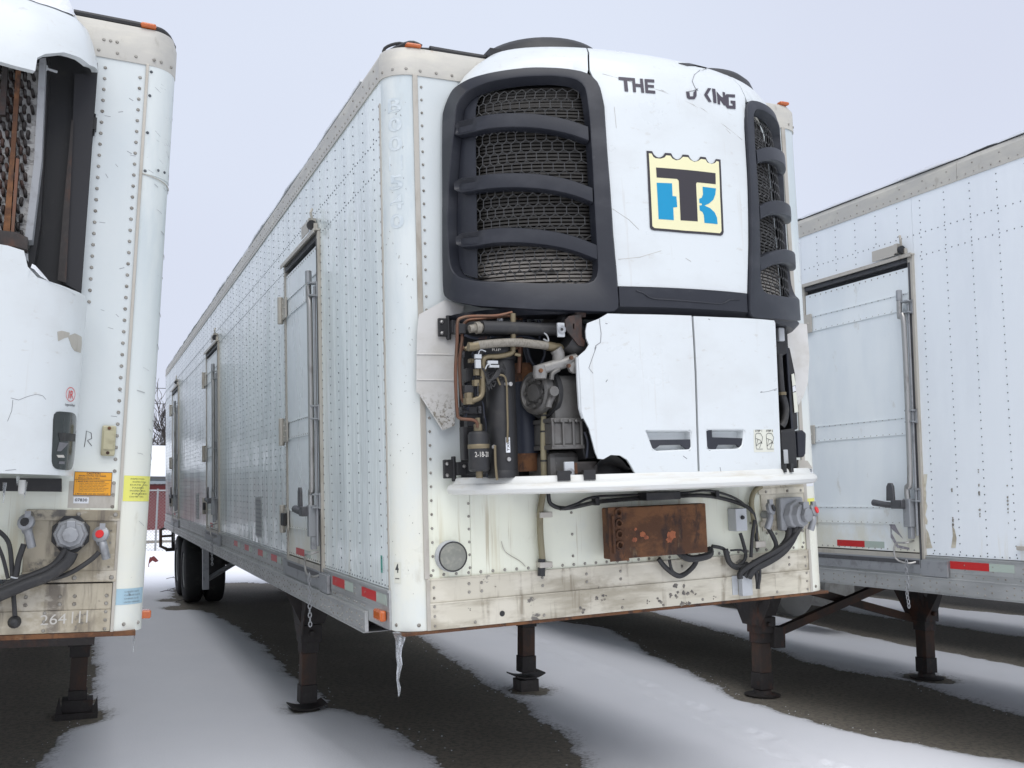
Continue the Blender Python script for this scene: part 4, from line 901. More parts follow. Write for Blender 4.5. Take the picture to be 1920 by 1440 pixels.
# undercarriage
ll = landing_leg(CT, 'C', .326, 3.50, 0, 'shoe'); lr = landing_leg(CT, 'C', 2.275, 3.54, 0, 'shoe', blockh=.10)
g = G(); b = W2F('C', (2.275, 3.54, 0)); g.box((b.x-.085, b.y-.09, b.z-.002), (b.x+.085, b.y+.09, b.z+.10)); wb = g.build('wood_block', 'bark'); wb.matrix_world = CT.matrix_world.copy()
tag(wb, 'short dark block under the shoe of the right landing leg of the middle trailer', 'block')
wheel_set(CT, 'C', .08, 12.0); wheel_set(CT, 'C', .08, 13.25); wheel_set(CT, 'C', 1.9, 12.0); wheel_set(CT, 'C', 1.9, 13.25)
g = G(); g.box((.7, 11.4, -.45), (.85, 13.9, -.06)); g.box((1.75, 11.4, -.45), (1.9, 13.9, -.06)); g.cyl((.4, 12, -.54), (2.2, 12, -.54), .07); g.cyl((.4, 13.25, -.54), (2.2, 13.25, -.54), .07); g.build('axle_frame', 'rusty_black', CT)
g = G(); g.box((.12, 9.5, -.72), (.20, 9.6, -.06)); g.box((.10, 9.5, -.16), (1.2, 9.6, -.06)); g.tube([(.16, 9.55, -.60), (1.05, 9.55, -.12)], .035, 4); g.box((.15, 9.45, -.06), (2.4, 9.65, -.0)); g.build('mudflap_frame', 'galv', CT)
g = G(); g.box((.10, LEN+.0, -.44), (.16, LEN+.06, 0)); g.box((W_-.16, LEN, -.44), (W_-.10, LEN+.06, 0)); g.box((.0, LEN-.01, -.50), (W_, LEN+.07, -.44)); g.tube([(.04, LEN+.03, -.47), (-.09, LEN+.02, -.40), (-.09, LEN+.02, -.10), (.04, LEN+.03, -.05)], .03, 8); g.tube([(-.09, LEN+.02, -.22), (.10, LEN+.03, -.22)], .022, 8); g.build('underride_guard', 'rusty_black', CT)
for y_ in (4.0, 9.0, 13.6):
    g = G(); g.box((-.004, y_-.15, .26), (-.0008, y_+.15, .60)); o = g.build('vent', 'rail_alu', CT)
    g = G()
    for k in range(9): g.box((-.009, y_-.14, .275+k*.036), (-.0045, y_+.14, .288+k*.036))
    g.build('vent_slats', 'galv', o)
# icicle at the corner
g = G(); ic = un('C', 'y', .05, 749, 1184)
pts = [(ic.x, ic.y, -.002), (ic.x-.004, ic.y, -.06), (ic.x+.002, ic.y, -.14), (ic.x-.004, ic.y-.002, -.22), (ic.x+.002, ic.y, -.28), (ic.x-.003, ic.y, -.345)]
M = FR['C'][1].transposed() @ Vector((0, 0, -1)); top = Vector((ic.x, ic.y, -.002)); vs = []
rad = [.030, .022, .015, .013, .011, .009, .006, .007, .003]; n = 10
g = G(); vs = []; fs = []
for i, rr in enumerate(rad):
    c = top+M*(.295*i/8)+Vector((.004*math.sin(i*1.9), .003*math.cos(i*2.3), 0))
    for k in range(n): t = 2*math.pi*k/n; vs.append(c+Vector((math.cos(t)*rr*(1+.15*math.sin(3*t+i)), math.sin(t)*rr, 0)))
for i in range(len(rad)-1):
    for k in range(n): fs.append((i*n+k, i*n+(k+1) % n, (i+1)*n+(k+1) % n, (i+1)*n+k))
fs += [tuple(range(n)), tuple(range(8*n, 9*n))]
g.add(vs, fs); o = g.build('icicle', 'ice', None, smooth=True); o.matrix_world = CT.matrix_world.copy(); tag(o, 'long icicle hanging from the lower front corner of the middle trailer', 'icicle')

# ================================================================== COOLING UNIT OF THE CENTRE TRAILER
UPROF = [(1.46, 1.03, .555), (1.70, 1.03, .55), (2.10, 1.02, .535), (2.40, 1.01, .51), (2.56, 1.0, .495), (2.66, .98, .475), (2.74, .95, .45), (2.80, .91, .415), (2.85, .86, .365), (2.89, .80, .29), (2.92, .72, .15)]
U = Surf('C', 1.34, UPROF, 2.08, (1.045, .985))
Z0, ZT = 1.485, 2.918
LB = smoothloop(resample(U.px([(834, 240), (836, 205), (850, 172), (885, 150), (940, 136), (1000, 129), (1060, 131), (1100, 138), (1122, 156), (1131, 190), (1138, 300), (1148, 440), (1156, 530), (1161, 587), (1100, 585), (1000, 582), (900, 576), (852, 566), (836, 556), (834, 480), (834, 350)]), 120), 1)
LI = smoothloop(resample(U.px([(862, 235), (866, 200), (884, 178), (920, 163), (980, 153), (1040, 151), (1082, 157), (1096, 172), (1102, 230), (1110, 380), (1118, 518), (1110, 534), (1000, 533), (900, 529), (866, 520), (854, 500), (850, 420), (852, 350)], -.02), 120), 2)
def align(a, b):
    """rotate loop b so that its points face those of a"""
    n = len(a); best = min(range(n), key=lambda s: sum((a[i][0]/60-b[(i+s) % n][0]/60)**2+(a[i][1]-b[(i+s) % n][1])**2 for i in range(0, n, 4)))
    return [b[(i+best) % n] for i in range(n)]
LI = align(LB, LI)
MW = U.px([(889, 160), (1095, 157), (1113, 532), (898, 528)])      # mesh window corners
barpx = [[(853, 245), (880, 238), (930, 228), (1000, 228), (1060, 238), (1102, 252)], [(855, 350), (885, 346), (935, 340), (1005, 341), (1065, 351), (1110, 367)], [(858, 452), (890, 449), (940, 442), (1010, 445), (1070, 456), (1118, 474)]]
bars = [U.px(b) for b in barpx]
UR = bpy.data.objects.new('refrigeration_unit', None)
g = G()
def mir(l): return [(min(88, -a+10.5*max(0, min(1.15, (z-1.5)/1.15))*max(0, 1+a/80)), z) for a, z in l]   # the right grille flares outwards at the top
az = sorted(LB, key=lambda p: p[1])
def right_edge(z):
    c = [p for p in LB if abs(p[1]-z) < .03]; return max(p[0] for p in c) if c else None
# white centre panel: between the bezels, up over the crown
zc0 = U.inv(1160, 538)[1]; zc1 = U.inv(1405, 549)[1]; zb_ = (zc0+zc1)/2
ztop = max(p[1] for p in LB if p[0] > -40)
edge = []; z = zb_
while z < ztop-.10: edge.append((right_edge(z)+.35, z)); z += .05
corner = [p for p in LB if p[0] > edge[-1][0]-16 and p[1] >= ztop-.10]; 
aE = edge[-1][0]
seamL = U.inv(1106, 134)[0]
poly = edge+[(seamL, ztop+.002)]+[(seamL-.5, ztop+.08), (seamL-1, ZT)]
top = [(seamL-1+(-2*seamL+2)*k/10, ZT) for k in range(1, 10)]
ctr = poly+top+mir(poly)[::-1]
g = G(); U.patch(g, ctr, -.002, .012, da=3.)
unit = g.build('refrigeration_unit', 'unit_white', CT, smooth=True)
# torn notch with cracks at the crown
g = G(); notch = U.px([(1272, 117), (1290, 122), (1304, 121), (1325, 125), (1316, 131), (1302, 133), (1290, 127)], .004); U.patch(g, notch, .001, .0015); g.build('crown_break', 'black', unit)
g = G()
for pts in ([(1313, 131), (1302, 140), (1298, 152), (1303, 164), (1309, 170)], [(1288, 172), (1300, 170), (1309, 166)]):
    g.tube([U(*p, .0002) for p in U.px(pts)], .0013, 4)
g.build('crack', 'print_grey', unit); g = G()
for pts in ([(1130, 138), (1180, 152), (1240, 170), (1300, 196), (1360, 236), (1392, 262)], [(1125, 380), (1150, 392), (1180, 412), (1198, 430)], [(1240, 168), (1320, 205), (1370, 250)], [(1160, 486), (1200, 482), (1240, 470)], [(1286, 484), (1296, 490)], [(1152, 200), (1156, 240)]):
    g = G(); g.tube([U(*p, -.0013) for p in U.px(pts)], .0009, 4); g.build('scratch', 'trim_alu', unit)
# side caps above the bezels
for s in (-1, 1):
    up = [p for p in LB if p[1] > 2.1]
    # upper border of the bezel from the wall round to the seam
    up = sorted([p for p in LB if p[1] > 2.42 and p[0] < aE+2 and (p[1] > 2.60 or p[0] < -60)], key=lambda p: p[0])
    best = {}
    for a, z in up:
        k = round(a/3); best[k] = max(best.get(k, (a, z)), (a, z), key=lambda q: q[1])
    border = [best[k] for k in sorted(best)]
    border = [b for b in border if b[0] < seamL-.5]
    lp = [(-88, border[0][1]-.02)]+[(a, z+.004) for a, z in border]+[(seamL-.6, ztop+.004), (seamL-1.1, ztop+.08), (seamL-1.6, ZT)]+[(-88+(seamL+86.4)*k/8, ZT) for k in range(7, -1, -1)]
    if s > 0: lp = mir(lp)
    g = G(); U.patch(g, lp, -.002, .012, da=4.); g.build('crown_cap', 'unit_white', unit, smooth=True)
# bezels with recess, mesh, bars
def bezel(mr_):
    f = mir if mr_ else (lambda l: l)
    g = G(); A = LB; B = LI
    U.rings(g, [(f(A), -.02), (f(A), .010), (f(shrink(A, .004)), .0155), (f(shrink(B, -.009)), .0155), (f(shrink(B, -.003)), .012), (f(shrink(B, .010)), -.041)])
    bz = g.build('grille_bezel', 'black_plastic', unit, smooth=True)
    fl = shrink(B, .016)
    am = MW[0][0]*.5+MW[3][0]*.5
    left = [p for p in fl if p[0] < am]
    # solid strip of the recess floor beside the mesh
    lo = min(left, key=lambda p: p[1]); hi = max(left, key=lambda p: p[1])
    ls = left
    if ls:
        g = G(); poly = sorted(ls, key=lambda p: p[1]); poly = [(am, poly[0][1])]+poly+[(am, poly[-1][1])]
        U.patch(g, f(poly), -.036, .004); g.build('recess_floor', 'black_plastic', bz, smooth=True)
    # hexagonal mesh as one moulding
    g = G(); R = .036; cx = R*math.sqrt(3); z = 1.55; row = 0; segs = set(); win = [p for p in shrink(B, .006)]
    while z < 2.85:
        a = -86*1.0 if False else -1.55
        x = -1.5+(cx/2 if row % 2 else 0)
        while x < 0:
            P = [(x+R*math.sin(math.pi/3*k), z+R*math.cos(math.pi/3*k)) for k in range(6)]
            for k in range(3):
                p, q = P[k], P[k+1]
                segs.add((round(p[0], 4), round(p[1], 4), round(q[0], 4), round(q[1], 4)))
            x += cx
        z += 1.5*R; row += 1
    for x0, z0, x1, z1 in segs:
        a0, a1 = x0*57.3, x1*57.3
        if min(a0, a1) < am-.3: continue
        if not (inside((a0, z0), win) and inside((a1, z1), win)): continue
        if mr_: (a0, _z), (a1, _z) = mir([(a0, z0), (a1, z1)])
        P = U(a0, z0, -.040); Q = U(a1, z1, -.040); g.tube([P, Q], .0026, 4, cap=False)
    g.build('grille_mesh', 'black_mesh', bz)
    # condenser core: stacked tubes behind
    g = G(); z = 1.63
    while z < 2.66:
        aa = [am-2+k*4 for k in range(int((-aE*-1-am)/4)+14)]
        P = [((U(-a if mr_ else a, z, -.085))) for a in range(int(am)-4, -10, 5)]
        vs = []; n = len(P)
        for p in P: vs += [p+Vector((0, 0, .0052)), p+Vector((0, .03, .0052)), p+Vector((0, .03, -.0052)), p+Vector((0, 0, -.0052))]
        fs = []
        for i in range(n-1):
            for k in range(4): fs.append((i*4+k, i*4+(k+1) % 4, (i+1)*4+(k+1) % 4, (i+1)*4+k))
        g.add(vs, fs); z += .0185
    g.build('condenser_tubes', 'fin', bz, kind='stuff')
    g = G(); lp = [(-80, 1.56), (-8, 1.56), (-8, 2.72), (-80, 2.72)]; U.patch(g, f(lp), -.13, .01); g.build('core_backing', 'black', bz)
    for bi, b in enumerate(bars):
        g = G(); n = len(b); secs = []; fb = f(b)
        fine = []
        for i in range(n-1):
            for k in range(4):
                t = k/4; p0 = fb[max(i-1, 0)]; p1 = fb[i]; p2 = fb[i+1]; p3 = fb[min(i+2, n-1)]
                fine.append(tuple(.5*((2*p1[j])+(-p0[j]+p2[j])*t+(2*p0[j]-5*p1[j]+4*p2[j]-p3[j])*t*t+(-p0[j]+3*p1[j]-3*p2[j]+p3[j])*t**3) for j in (0, 1)))
        fine.append(fb[-1]); m = len(fine); vs = []; fs = []
        for i, (a, z) in enumerate(fine):
            wv = .038 if i > 4 else (.022+.016*min(1, i/2)); 
            md = .013 if (i > 5 or i == 0) else -.006; pr = [(-wv, -.045), (-wv, .003), (-wv+.005, .010), (-wv*.45, md-.001), (wv*.35, md), (wv-.005, .013), (wv, .006), (wv, -.045)]
            for dz, of in pr: vs.append(U(a, z+dz, of))
        for i in range(m-1):
            for k in range(7): fs.append((i*8+k, i*8+k+1, (i+1)*8+k+1, (i+1)*8+k))
            fs.append((i*8+7, i*8, (i+1)*8, (i+1)*8+7))
        fs += [tuple(range(8)), tuple(range((m-1)*8, m*8))]
        g.add(vs, fs); g.build('grille_bar', 'black_plastic', bz, smooth=True)
    return bz
# sub-parts must stay two levels below the trailer: hang the grille pieces on the unit itself
bzs = [bezel(False), bezel(True)]
for bz in bzs:
    bz.parent = CT
    for ch in list(bz.children): pass
# black band under the centre panel
e0 = right_edge(zb_)+.4
bl = [(right_edge(1.56)+.35, Z0+.015), (e0, zb_-.004)]+[(e0+(-2*e0)*k/8, zb_-.004) for k in range(1, 8)]+[(-e0, zb_-.004), (-right_edge(1.56)-.35, Z0+.015)]+[(-right_edge(1.56)-.35+(2*right_edge(1.56)+.7)*k/8, Z0+.015) for k in range(1, 8)]
g = G(); U.patch(g, bl, .006, .02, da=3.); bb = g.build('lower_band', 'black_plastic', CT, smooth=True)
g = G(); g.tube([U(*p, .008) for p in U.px([(1192, 546), (1205, 550), (1222, 560), (1260, 563), (1310, 567), (1350, 570), (1366, 563), (1385, 562)])], .0035, 6, smooth=3); g.build('band_rib', 'black_plastic', bb)
g = G(); n = 40; vs = []
for k in range(n+1): vs.append(U(-88+176*k/n, Z0+.02, .006))
for k in range(n+1): p = U(-88+176*k/n, Z0+.02, .006); vs.append(Vector((1.34+(p.x-1.34)*.97, p.y*.93, Z0-.012)))
for k in range(n+1): p = vs[k]; vs.append(Vector((1.305+(p.x-1.305)*.9, p.y*.5, Z0-.005)))
vs.append(Vector((1.305, -.05, Z0)))
fs = [(r*(n+1)+k, r*(n+1)+k+1, (r+1)*(n+1)+k+1, (r+1)*(n+1)+k) for r in range(2) for k in range(n)]
g.add(vs, fs); g.build('under_lip', 'black_plastic', CT, smooth=True)
# fan shrouds on the crown
for xx, yy_, rr in ((.93, -.10, .37), (1.95, -.10, .33)):
    g = G(); g.lathe((xx, yy_+.28, 2.893), (0, 0, 1), [(rr+.02, 0), (rr, .05), (rr-.035, .085), (rr-.10, .112), (rr-.16, .122), (.03, .126)], 48)
    o = g.build('fan_shroud', 'black', CT, smooth=True)
g = G(); g.tube([(.75, -.06, 2.925), (1.2, -.10, 2.945), (1.7, -.09, 2.945), (2.05, -.05, 2.925)], .022, 8, smooth=4); g.build('crown_gasket', 'black', CT, smooth=True)
g = G(); g.box((.55, -.02, 2.80), (2.05, .30, 2.93)); g.build('unit_top_frame', 'black', CT)
# lettering on the panel: "THE" and the torn remains of "..O KING"
def cpx(pts): return U.px([(1120+x/2.526, 50+y/2.526) for x, y in pts])
def strokes(name, quad, polys, m='letter', off=.0012, nm='letter'):
    tl, tr, br, bl_ = quad
    g = G()
    for pl in polys:
        pts = []
        for u, v in pl: pts.append((tl[0]*(1-u)*(1-v)+tr[0]*u*(1-v)+br[0]*u*v+bl_[0]*(1-u)*v, tl[1]*(1-u)*(1-v)+tr[1]*u*(1-v)+br[1]*u*v+bl_[1]*(1-u)*v))
        U.patch(g, cpx(pts), off, .0008, da=2.)
    return g.build(nm, m, unit)
q = .2
strokes('T', ((100, 238), (163, 243), (170, 309), (106, 304)), [[(0, 0), (1, 0), (1, q), (.63, q), (.63, 1), (.37, 1), (.37, q), (0, q)]])
strokes('H', ((163, 243), (216, 247), (223, 313), (169, 309)), [[(.02, 0), (.27, 0), (.27, .40), (.73, .40), (.73, 0), (.98, 0), (.98, 1), (.73, 1), (.73, .6), (.27, .6), (.27, 1), (.02, 1)]])
strokes('E', ((221, 248), (269, 251), (275, 317), (226, 313)), [[(.05, 0), (1, 0), (1, q), (.32, q), (.32, .4), (.92, .4), (.92, .58), (.32, .58), (.32, .8), (1, .8), (1, 1), (.05, 1)]])
strokes('O', ((420, 303), (472, 296), (470, 343), (424, 343)), [[(0, .1), (.30, .25), (.32, .70), (.66, .72), (.68, .30), (.95, .0), (.98, .7), (.8, 1), (.2, 1), (.02, .8)]])
strokes('K', ((503, 290), (540, 292), (542, 356), (506, 354)), [[(.55, 0), (.98, 0), (.45, .48), (.98, 1), (.6, 1), (.03, .5)]])
strokes('I', ((543, 293), (562, 296), (568, 362), (550, 360)), [[(0, 0), (.8, 0), (.8, 1), (0, 1)]])
strokes('N', ((564, 300), (604, 312), (610, 374), (570, 366)), [[(0, .1), (.3, .30), (.55, .42), (.74, .42), (.72, 0), (1, 0), (1, 1), (.75, 1), (.32, .62), (.30, 1), (.02, 1)]])
strokes('G', ((606, 318), (654, 322), (656, 390), (610, 386)), [[(.1, .02), (.95, 0), (.95, .2), (.3, .2), (.3, .8), (.7, .8), (.7, .62), (.5, .62), (.5, .44), (.97, .44), (.97, 1), (.12, 1), (0, .85), (0, .12)]])
# emblem
def scallop(x0, y0, x1, y1, d, n=8): return [(x0+(x1-x0)*k/n, y0+(y1-y0)*k/n+d*math.sin(math.pi*k/n)**.7) for k in range(1, n)]
top = [(233, 588), (259, 590)]+scallop(259, 590, 320, 598, 26)+[(320, 598), (349, 600)]+scallop(349, 600, 404, 606, 26)+[(404, 606), (431, 608)]+scallop(431, 608, 488, 616, 26)+[(488, 616), (513, 619)]+scallop(513, 619, 561, 627, 26)+[(561, 627), (583, 630)]
out_ = top+[(590, 800), (598, 972), (594, 985), (584, 990), (420, 978), (268, 965), (254, 960), (249, 950), (241, 770)]
inn = [(243, 600), (256, 602), (265, 618), (276, 624), (300, 626), (318, 620), (325, 610), (345, 612), (354, 625), (372, 634), (390, 630), (405, 617), (428, 619), (440, 632), (458, 641), (476, 637), (490, 627), (511, 630), (520, 644), (540, 651), (556, 646), (564, 637), (574, 640), (580, 800), (587, 968), (580, 979), (420, 967), (270, 954), (260, 945), (252, 770)]
def decal(pts, m, off, nm): g = G(); U.patch(g, cpx(pts), off, .0006, da=2.); return g.build(nm, m, unit)
decal(out_, 'logo_black', .0012, 'emblem_border'); decal(inn, 'logo_yellow', .0022, 'emblem_field')
decal([(277, 668), (558, 695), (559, 747), (470, 738), (466, 745), (474, 923), (393, 918), (384, 730), (376, 722), (280, 715)], 'logo_black', .0032, 'emblem_letter')
decal([(280, 740), (352, 743), (355, 803), (373, 805), (377, 855), (358, 857), (361, 917), (289, 912)], 'logo_blue', .0032, 'emblem_letter')
decal([(497, 759), (560, 767), (557, 795), (548, 820), (528, 838), (506, 848), (532, 860), (554, 880), (565, 905), (568, 936), (506, 930), (503, 893), (496, 878), (484, 871), (482, 848), (494, 846), (493, 838), (482, 836), (481, 816), (493, 811), (499, 795)], 'logo_blue', .0032, 'emblem_letter')
# ------------- lower doors
def upx(pts, off=0.): return U.px(pts, off)
ld = upx([(1139, 588), (1175, 589), (1230, 590), (1296, 592), (1299, 640), (1302, 700), (1305, 800), (1308, 890), (1260, 892), (1200, 893), (1190, 886), (1183, 873), (1176, 862), (1163, 854), (1145, 853), (1131, 861), (1121, 860), (1116, 848), (1110, 825), (1104, 803), (1094, 784), (1090, 770), (1088, 720), (1084, 668), (1098, 656), (1104, 646), (1099, 634), (1098, 620), (1101, 606), (1122, 598)], .02)
rd = upx([(1300, 593), (1350, 595), (1400, 597), (1451, 601), (1453, 606), (1457, 700), (1461, 800), (1464, 880), (1440, 884), (1380, 887), (1312, 890), (1309, 800), (1306, 700), (1303, 640)], .02)
h1 = upx([(1209, 808), (1213, 806), (1293, 806), (1297, 810), (1298, 838), (1293, 845), (1232, 848), (1222, 843)], .02)
h2 = upx([(1323, 808), (1326, 804), (1392, 804), (1397, 808), (1393, 836), (1384, 844), (1330, 845), (1325, 841)], .02)
doors_ = []
for lp, h, nm in ((ld, h1, 'l'), (rd, h2, 'r')):
    g = G(); U.patch(g, lp, .022, .018, holes=[h], da=3., dz=.08)
    if nm == 'l':
        lo = upx([(1088, 700), (1084, 668), (1096, 658), (1098, 700), (1102, 770), (1094, 780)], .02)
    d = g.build('lower_door', 'unit_white', CT, smooth=True, label=('cracked left door with its outer corner broken away' if nm == 'l' else 'intact right door with a step sticker')); doors_.append(d)
    # recessed pocket
    hi = shrink(h, .006); hh = resample(h, 40); h3 = align(hh, resample(shrink(h, .012), 40)); g = G(); U.rings(g, [(hh, .022), (align(hh, resample(hi, 40)), .017), (h3, -.02)]); U.patch(g, shrink(h, .008), -.02, .002, da=2.); g.build('handle_pocket', 'unit_white', d, smooth=True)
hb = upx([(1214, 825), (1294, 824), (1295, 838), (1291, 843), (1286, 842), (1276, 834), (1236, 835), (1228, 841), (1222, 842)], .01)
g = G(); U.patch(g, hb, .016, .012, da=2.); g.build('door_handle', 'black_plastic', doors_[0])
hb = upx([(1323, 806), (1333, 806), (1334, 820), (1395, 822), (1393, 834), (1388, 842), (1380, 834), (1345, 834), (1340, 843), (1327, 842), (1324, 830)], .01)
g = G(); U.patch(g, hb, .016, .012, da=2.); g.build('door_handle', 'black_plastic', doors_[1])
g = G()
for pts in ([(1124, 598), (1125, 610), (1127, 625), (1126, 642), (1117, 648), (1115, 655)],): g.tube([U(*p, .0225) for p in upx(pts, .022)], .0015, 4)
for pts in ([(1426, 736), (1440, 734), (1450, 731), (1457, 728)],): g.tube([U(*p, .0222) for p in upx(pts, .022)], .0009, 4)
for pts in ([(1135, 606), (1139, 607)], [(1328, 598), (1331, 599)], [(1136, 716), (1139, 712)], [(1451, 732), (1456, 731)], [(1426, 735), (1429, 734)], [(1281, 855), (1288, 860)], [(1350, 876), (1352, 886)], [(1118, 650), (1104, 690), (1112, 700)]): g.tube([U(*p, .0222) for p in upx(pts, .022)], .0014, 4)
g.build('cracks', 'print_grey', doors_[0])
# thick returned edge of the broken door
g = G(); e = upx([(1084, 670), (1086, 720), (1089, 765), (1095, 784)], .01); g.tube([U(a, z, .004) for a, z in e], .012, 6); g.build('door_edge', 'unit_white', doors_[0], smooth=True)
st = upx([(1413, 806), (1449, 805), (1451, 847), (1414, 848)], .022)
g = G(); U.patch(g, st, .0232, .0008, da=2.); so_ = g.build('step_sticker', 'sticker_cream', doors_[1])
def dm(q0, q1, q2, q3, off):
    a, b, c, d = q0, q1, q2, q3
    return lambda u, v: U(*[(a[j]*(1-u)+b[j]*u)*(1-v)+(d[j]*(1-u)+c[j]*u)*v for j in (0, 1)], off)
g = G()
for s, x0 in (('STEP 1', 1415.5), ('STEP 2', 1436)):
    q_ = upx([(x0, 809.6), (x0+12.5, 809.4), (x0+12.5, 805.8), (x0, 806)], .022); text(g, s, dm(*q_, .0245), .02)
    for pts in ([(x0, 815), (x0+4, 812), (x0+10, 813), (x0+14, 820), (x0+12, 830), (x0+6, 832)], [(x0+1, 822), (x0+9, 825), (x0+13, 832)], [(x0, 816), (x0+1, 830), (x0+2, 842), (x0+14, 842)], [(x0+5, 824), (x0+2, 836), (x0+12, 828), (x0+8, 840)]):
        g.tube([U(*p, .0245) for p in upx(pts, .022)], .0011, 4)
g.build('sticker_print', 'marker', so_)
# ------------- bumper
BP = Surf('C', 1.305, [(.55, 1.035, .585), (.85, 1.035, .585)], 2.3)
g = G(); n = 60; prof = [(-.05, .722), (-.012, .722), (-.004, .715), (.002, .694), (.018, .690), (.030, .680), (.034, .664), (.026, .648), (.008, .640), (-.03, .640), (-.06, .66)]
vs = []; m = len(prof)
for i in range(n+1):
    a = -87+174*i/n; b_ = BP(a, .6); nn = BP.nrm(a, .6); tilt = -.012*(i/n)
    for of, z in prof: vs.append(Vector((b_.x, b_.y, 0))+Vector((nn.x, nn.y, 0))*of+Vector((0, 0, z-.004+tilt)))
fs = [(i*m+k, i*m+(k+1) % m, (i+1)*m+(k+1) % m, (i+1)*m+k) for i in range(n) for k in range(m)]+[tuple(range(m)), tuple(range(n*m, n*m+m))]
g.add(vs, fs); bu = g.build('bumper', 'bumper_white', CT, smooth=True)
for u0, v0, u1, v1 in ((1046, 890, 1069, 903), (1095, 880, 1116, 900), (1468, 875, 1474, 889), (1478, 870, 1488, 890)):
    p = un('C', 'y', -.5, u0, v0); a = BP.inv((u0+u1)/2, v1)[0]; b_ = BP(a, .7); w_ = (u1-u0)*.0013
    g = G(); nn = BP.nrm(a, .7); t = Vector((-nn.y, nn.x, 0)); c = Vector((b_.x, b_.y, 0))+Vector((nn.x, nn.y, 0))*.004
    vs = [c+t*sx*w_+Vector((nn.x, nn.y, 0))*of+Vector((0, 0, zz)) for zz in (.690, .735) for of in (-.05, .006) for sx in (-1, 1)]
    g.add(vs, [(0, 1, 3, 2), (4, 6, 7, 5), (0, 4, 5, 1), (2, 3, 7, 6), (0, 2, 6, 4), (1, 5, 7, 3)]); g.build('mounting_tab', 'black', bu)
# ------------- open machinery bay
g = G(); g.box((.33, -.012, .66), (2.32, -.004, 1.5)); g.build('bay_backplate', 'black', CT)
g = G(); g.box((1.15, -.42, .70), (1.17, -.02, 1.49)); g.box((2.20, -.16, .70), (2.22, -.02, 1.49)); g.box((.60, -.40, .655), (2.0, -.012, .67)); g.build('bay_frame', 'black', CT)
def M_(u, v, y): return un('C', 'y', y, u, v)
def vcyl(name, m, u0, u1, v0, v1, y, caps=None, n=28, parent=CT):
    a = M_((u0+u1)/2, v0, y); b = M_((u0+u1)/2, v1, y); r = (M_(u1, (v0+v1)/2, y).x-M_(u0, (v0+v1)/2, y).x)/2; g = G()
    b = Vector((a.x*.5+b.x*.5, y, b.z)); a = Vector((b.x, y, a.z))
    h = a.z-b.z; pr = [(0, 0), (r*.82, 0), (r, r*.18), (r, h-r*.35), (r*.85, h-r*.1), (r*.5, h), (0, h)]
    g.lathe(b, (0, 0, 1), pr, n); return g.build(name, m, parent, smooth=True), a, b, r
o, a, b, r = vcyl('receiver_tank', 'black', 914, 966, 668, 896, -.30)
g = G(); g.lathe(b-Vector((0, 0, .0)), (0, 0, 1), [(r*1.04, 0), (r*1.04, .03), (r*1.0, .034)], 28); g.build('tank_collar', 'black', o, smooth=True); g = G(); g.lathe(a+Vector((0, 0, -.01)), (0, 0, 1), [(r*1.08, -.01), (r*1.08, .012), (r*.9, .035), (r*.7, .05), (0, .055)], 28)
g.build('tank_collar', 'black', o, smooth=True)
p = M_(956, 743, -.36); p2 = M_(967, 780, -.36); g = G(); g.box((p2.x-.030, -.30-r*.55, p2.z), (p2.x-.018, -.30-r*.45, p.z)); g.build('orange_label', 'orange_lens', o)
p = M_(956, 834, -.39); g = G(); g.box((p.x-.012, -.30-r-.004, p.z-.035), (p.x+.008, -.30-r*.93, p.z+.035)); l_ = g.build('white_label', 'sticker_white', o)
g = G(); text(g, 'TX0L', quadmap((p.x-.008, -.306-r, p.z-.03), (p.x-.008, -.306-r, p.z+.03), (p.x+.004, -.306-r, p.z+.03), (p.x+.004, -.306-r, p.z-.03)) if False else (lambda u, v: (p.x+.004-.012*v, -.3045-r, p.z-.028+.056*u)), .02); g.build('label_print', 'marker', l_)
g = G()
for u, v in ((949, 720), (957, 720), (954, 861), (926, 838)): q_ = M_(u, v, -.375); g.lathe((q_.x, -.30-r*.96, q_.z), (0, -1, 0), [(0, 0), (.010, 0), (.010, .012), (0, .014)], 8)
g.build('tank_bolts', 'steel', o, kind='stuff')
g = G(); cables(g, 'C', -.385, [(938, 722), (932, 705), (945, 705), (950, 722), (951, 760), (952, 800), (951, 830)], .005, 6); cables(g, 'C', -.385, [(928, 835), (929, 870), (932, 900)], .006, 6); g.build('capillary_tube', 'brass', o, smooth=True)
o, a, b, r = vcyl('exhaust_muffler', 'muffler_blue', 965, 1006, 682, 882, -.17)
for c_, h in ((b, -.005), (a, -.10)): g = G(); g.lathe(c_+Vector((0, 0, h)), (0, 0, 1), [(r*.9, 0), (r*1.02, .01), (r*1.02, .085), (r*.85, .10), (0, .105)], 28); g.build('muffler_band', 'rust', o, smooth=True)
o, a, b, r = vcyl('filter_drier', 'black', 879, 916, 808, 884, -.34)
g = G(); g.lathe(b+Vector((0, 0, (a.z-b.z)*.56)), (0, 0, 1), [(r*1.01, 0), (r*1.04, .003), (r*1.04, .017), (r*1.01, .02)], 28); g.lathe(a, (0, 0, 1), [(.02, -.01), (.02, .03), (.012, .035), (.012, .06)], 12); g.lathe(b-Vector((0, 0, .03)), (0, 0, 1), [(.016, 0), (.016, .03)], 12); g.build('drier_strap', 'brass', o, smooth=True)
def wr(u, v, c=b, r=r, h=(a.z-b.z)):
    t = (-.75+1.5*u); return (c.x+math.sin(t)*r*1.015, c.y-math.cos(t)*r*1.015, c.z+h*(.35+.13*v))
g = G(); text(g, '2-18-20', wr, .01); g.build('date_writing', 'chalk', o)
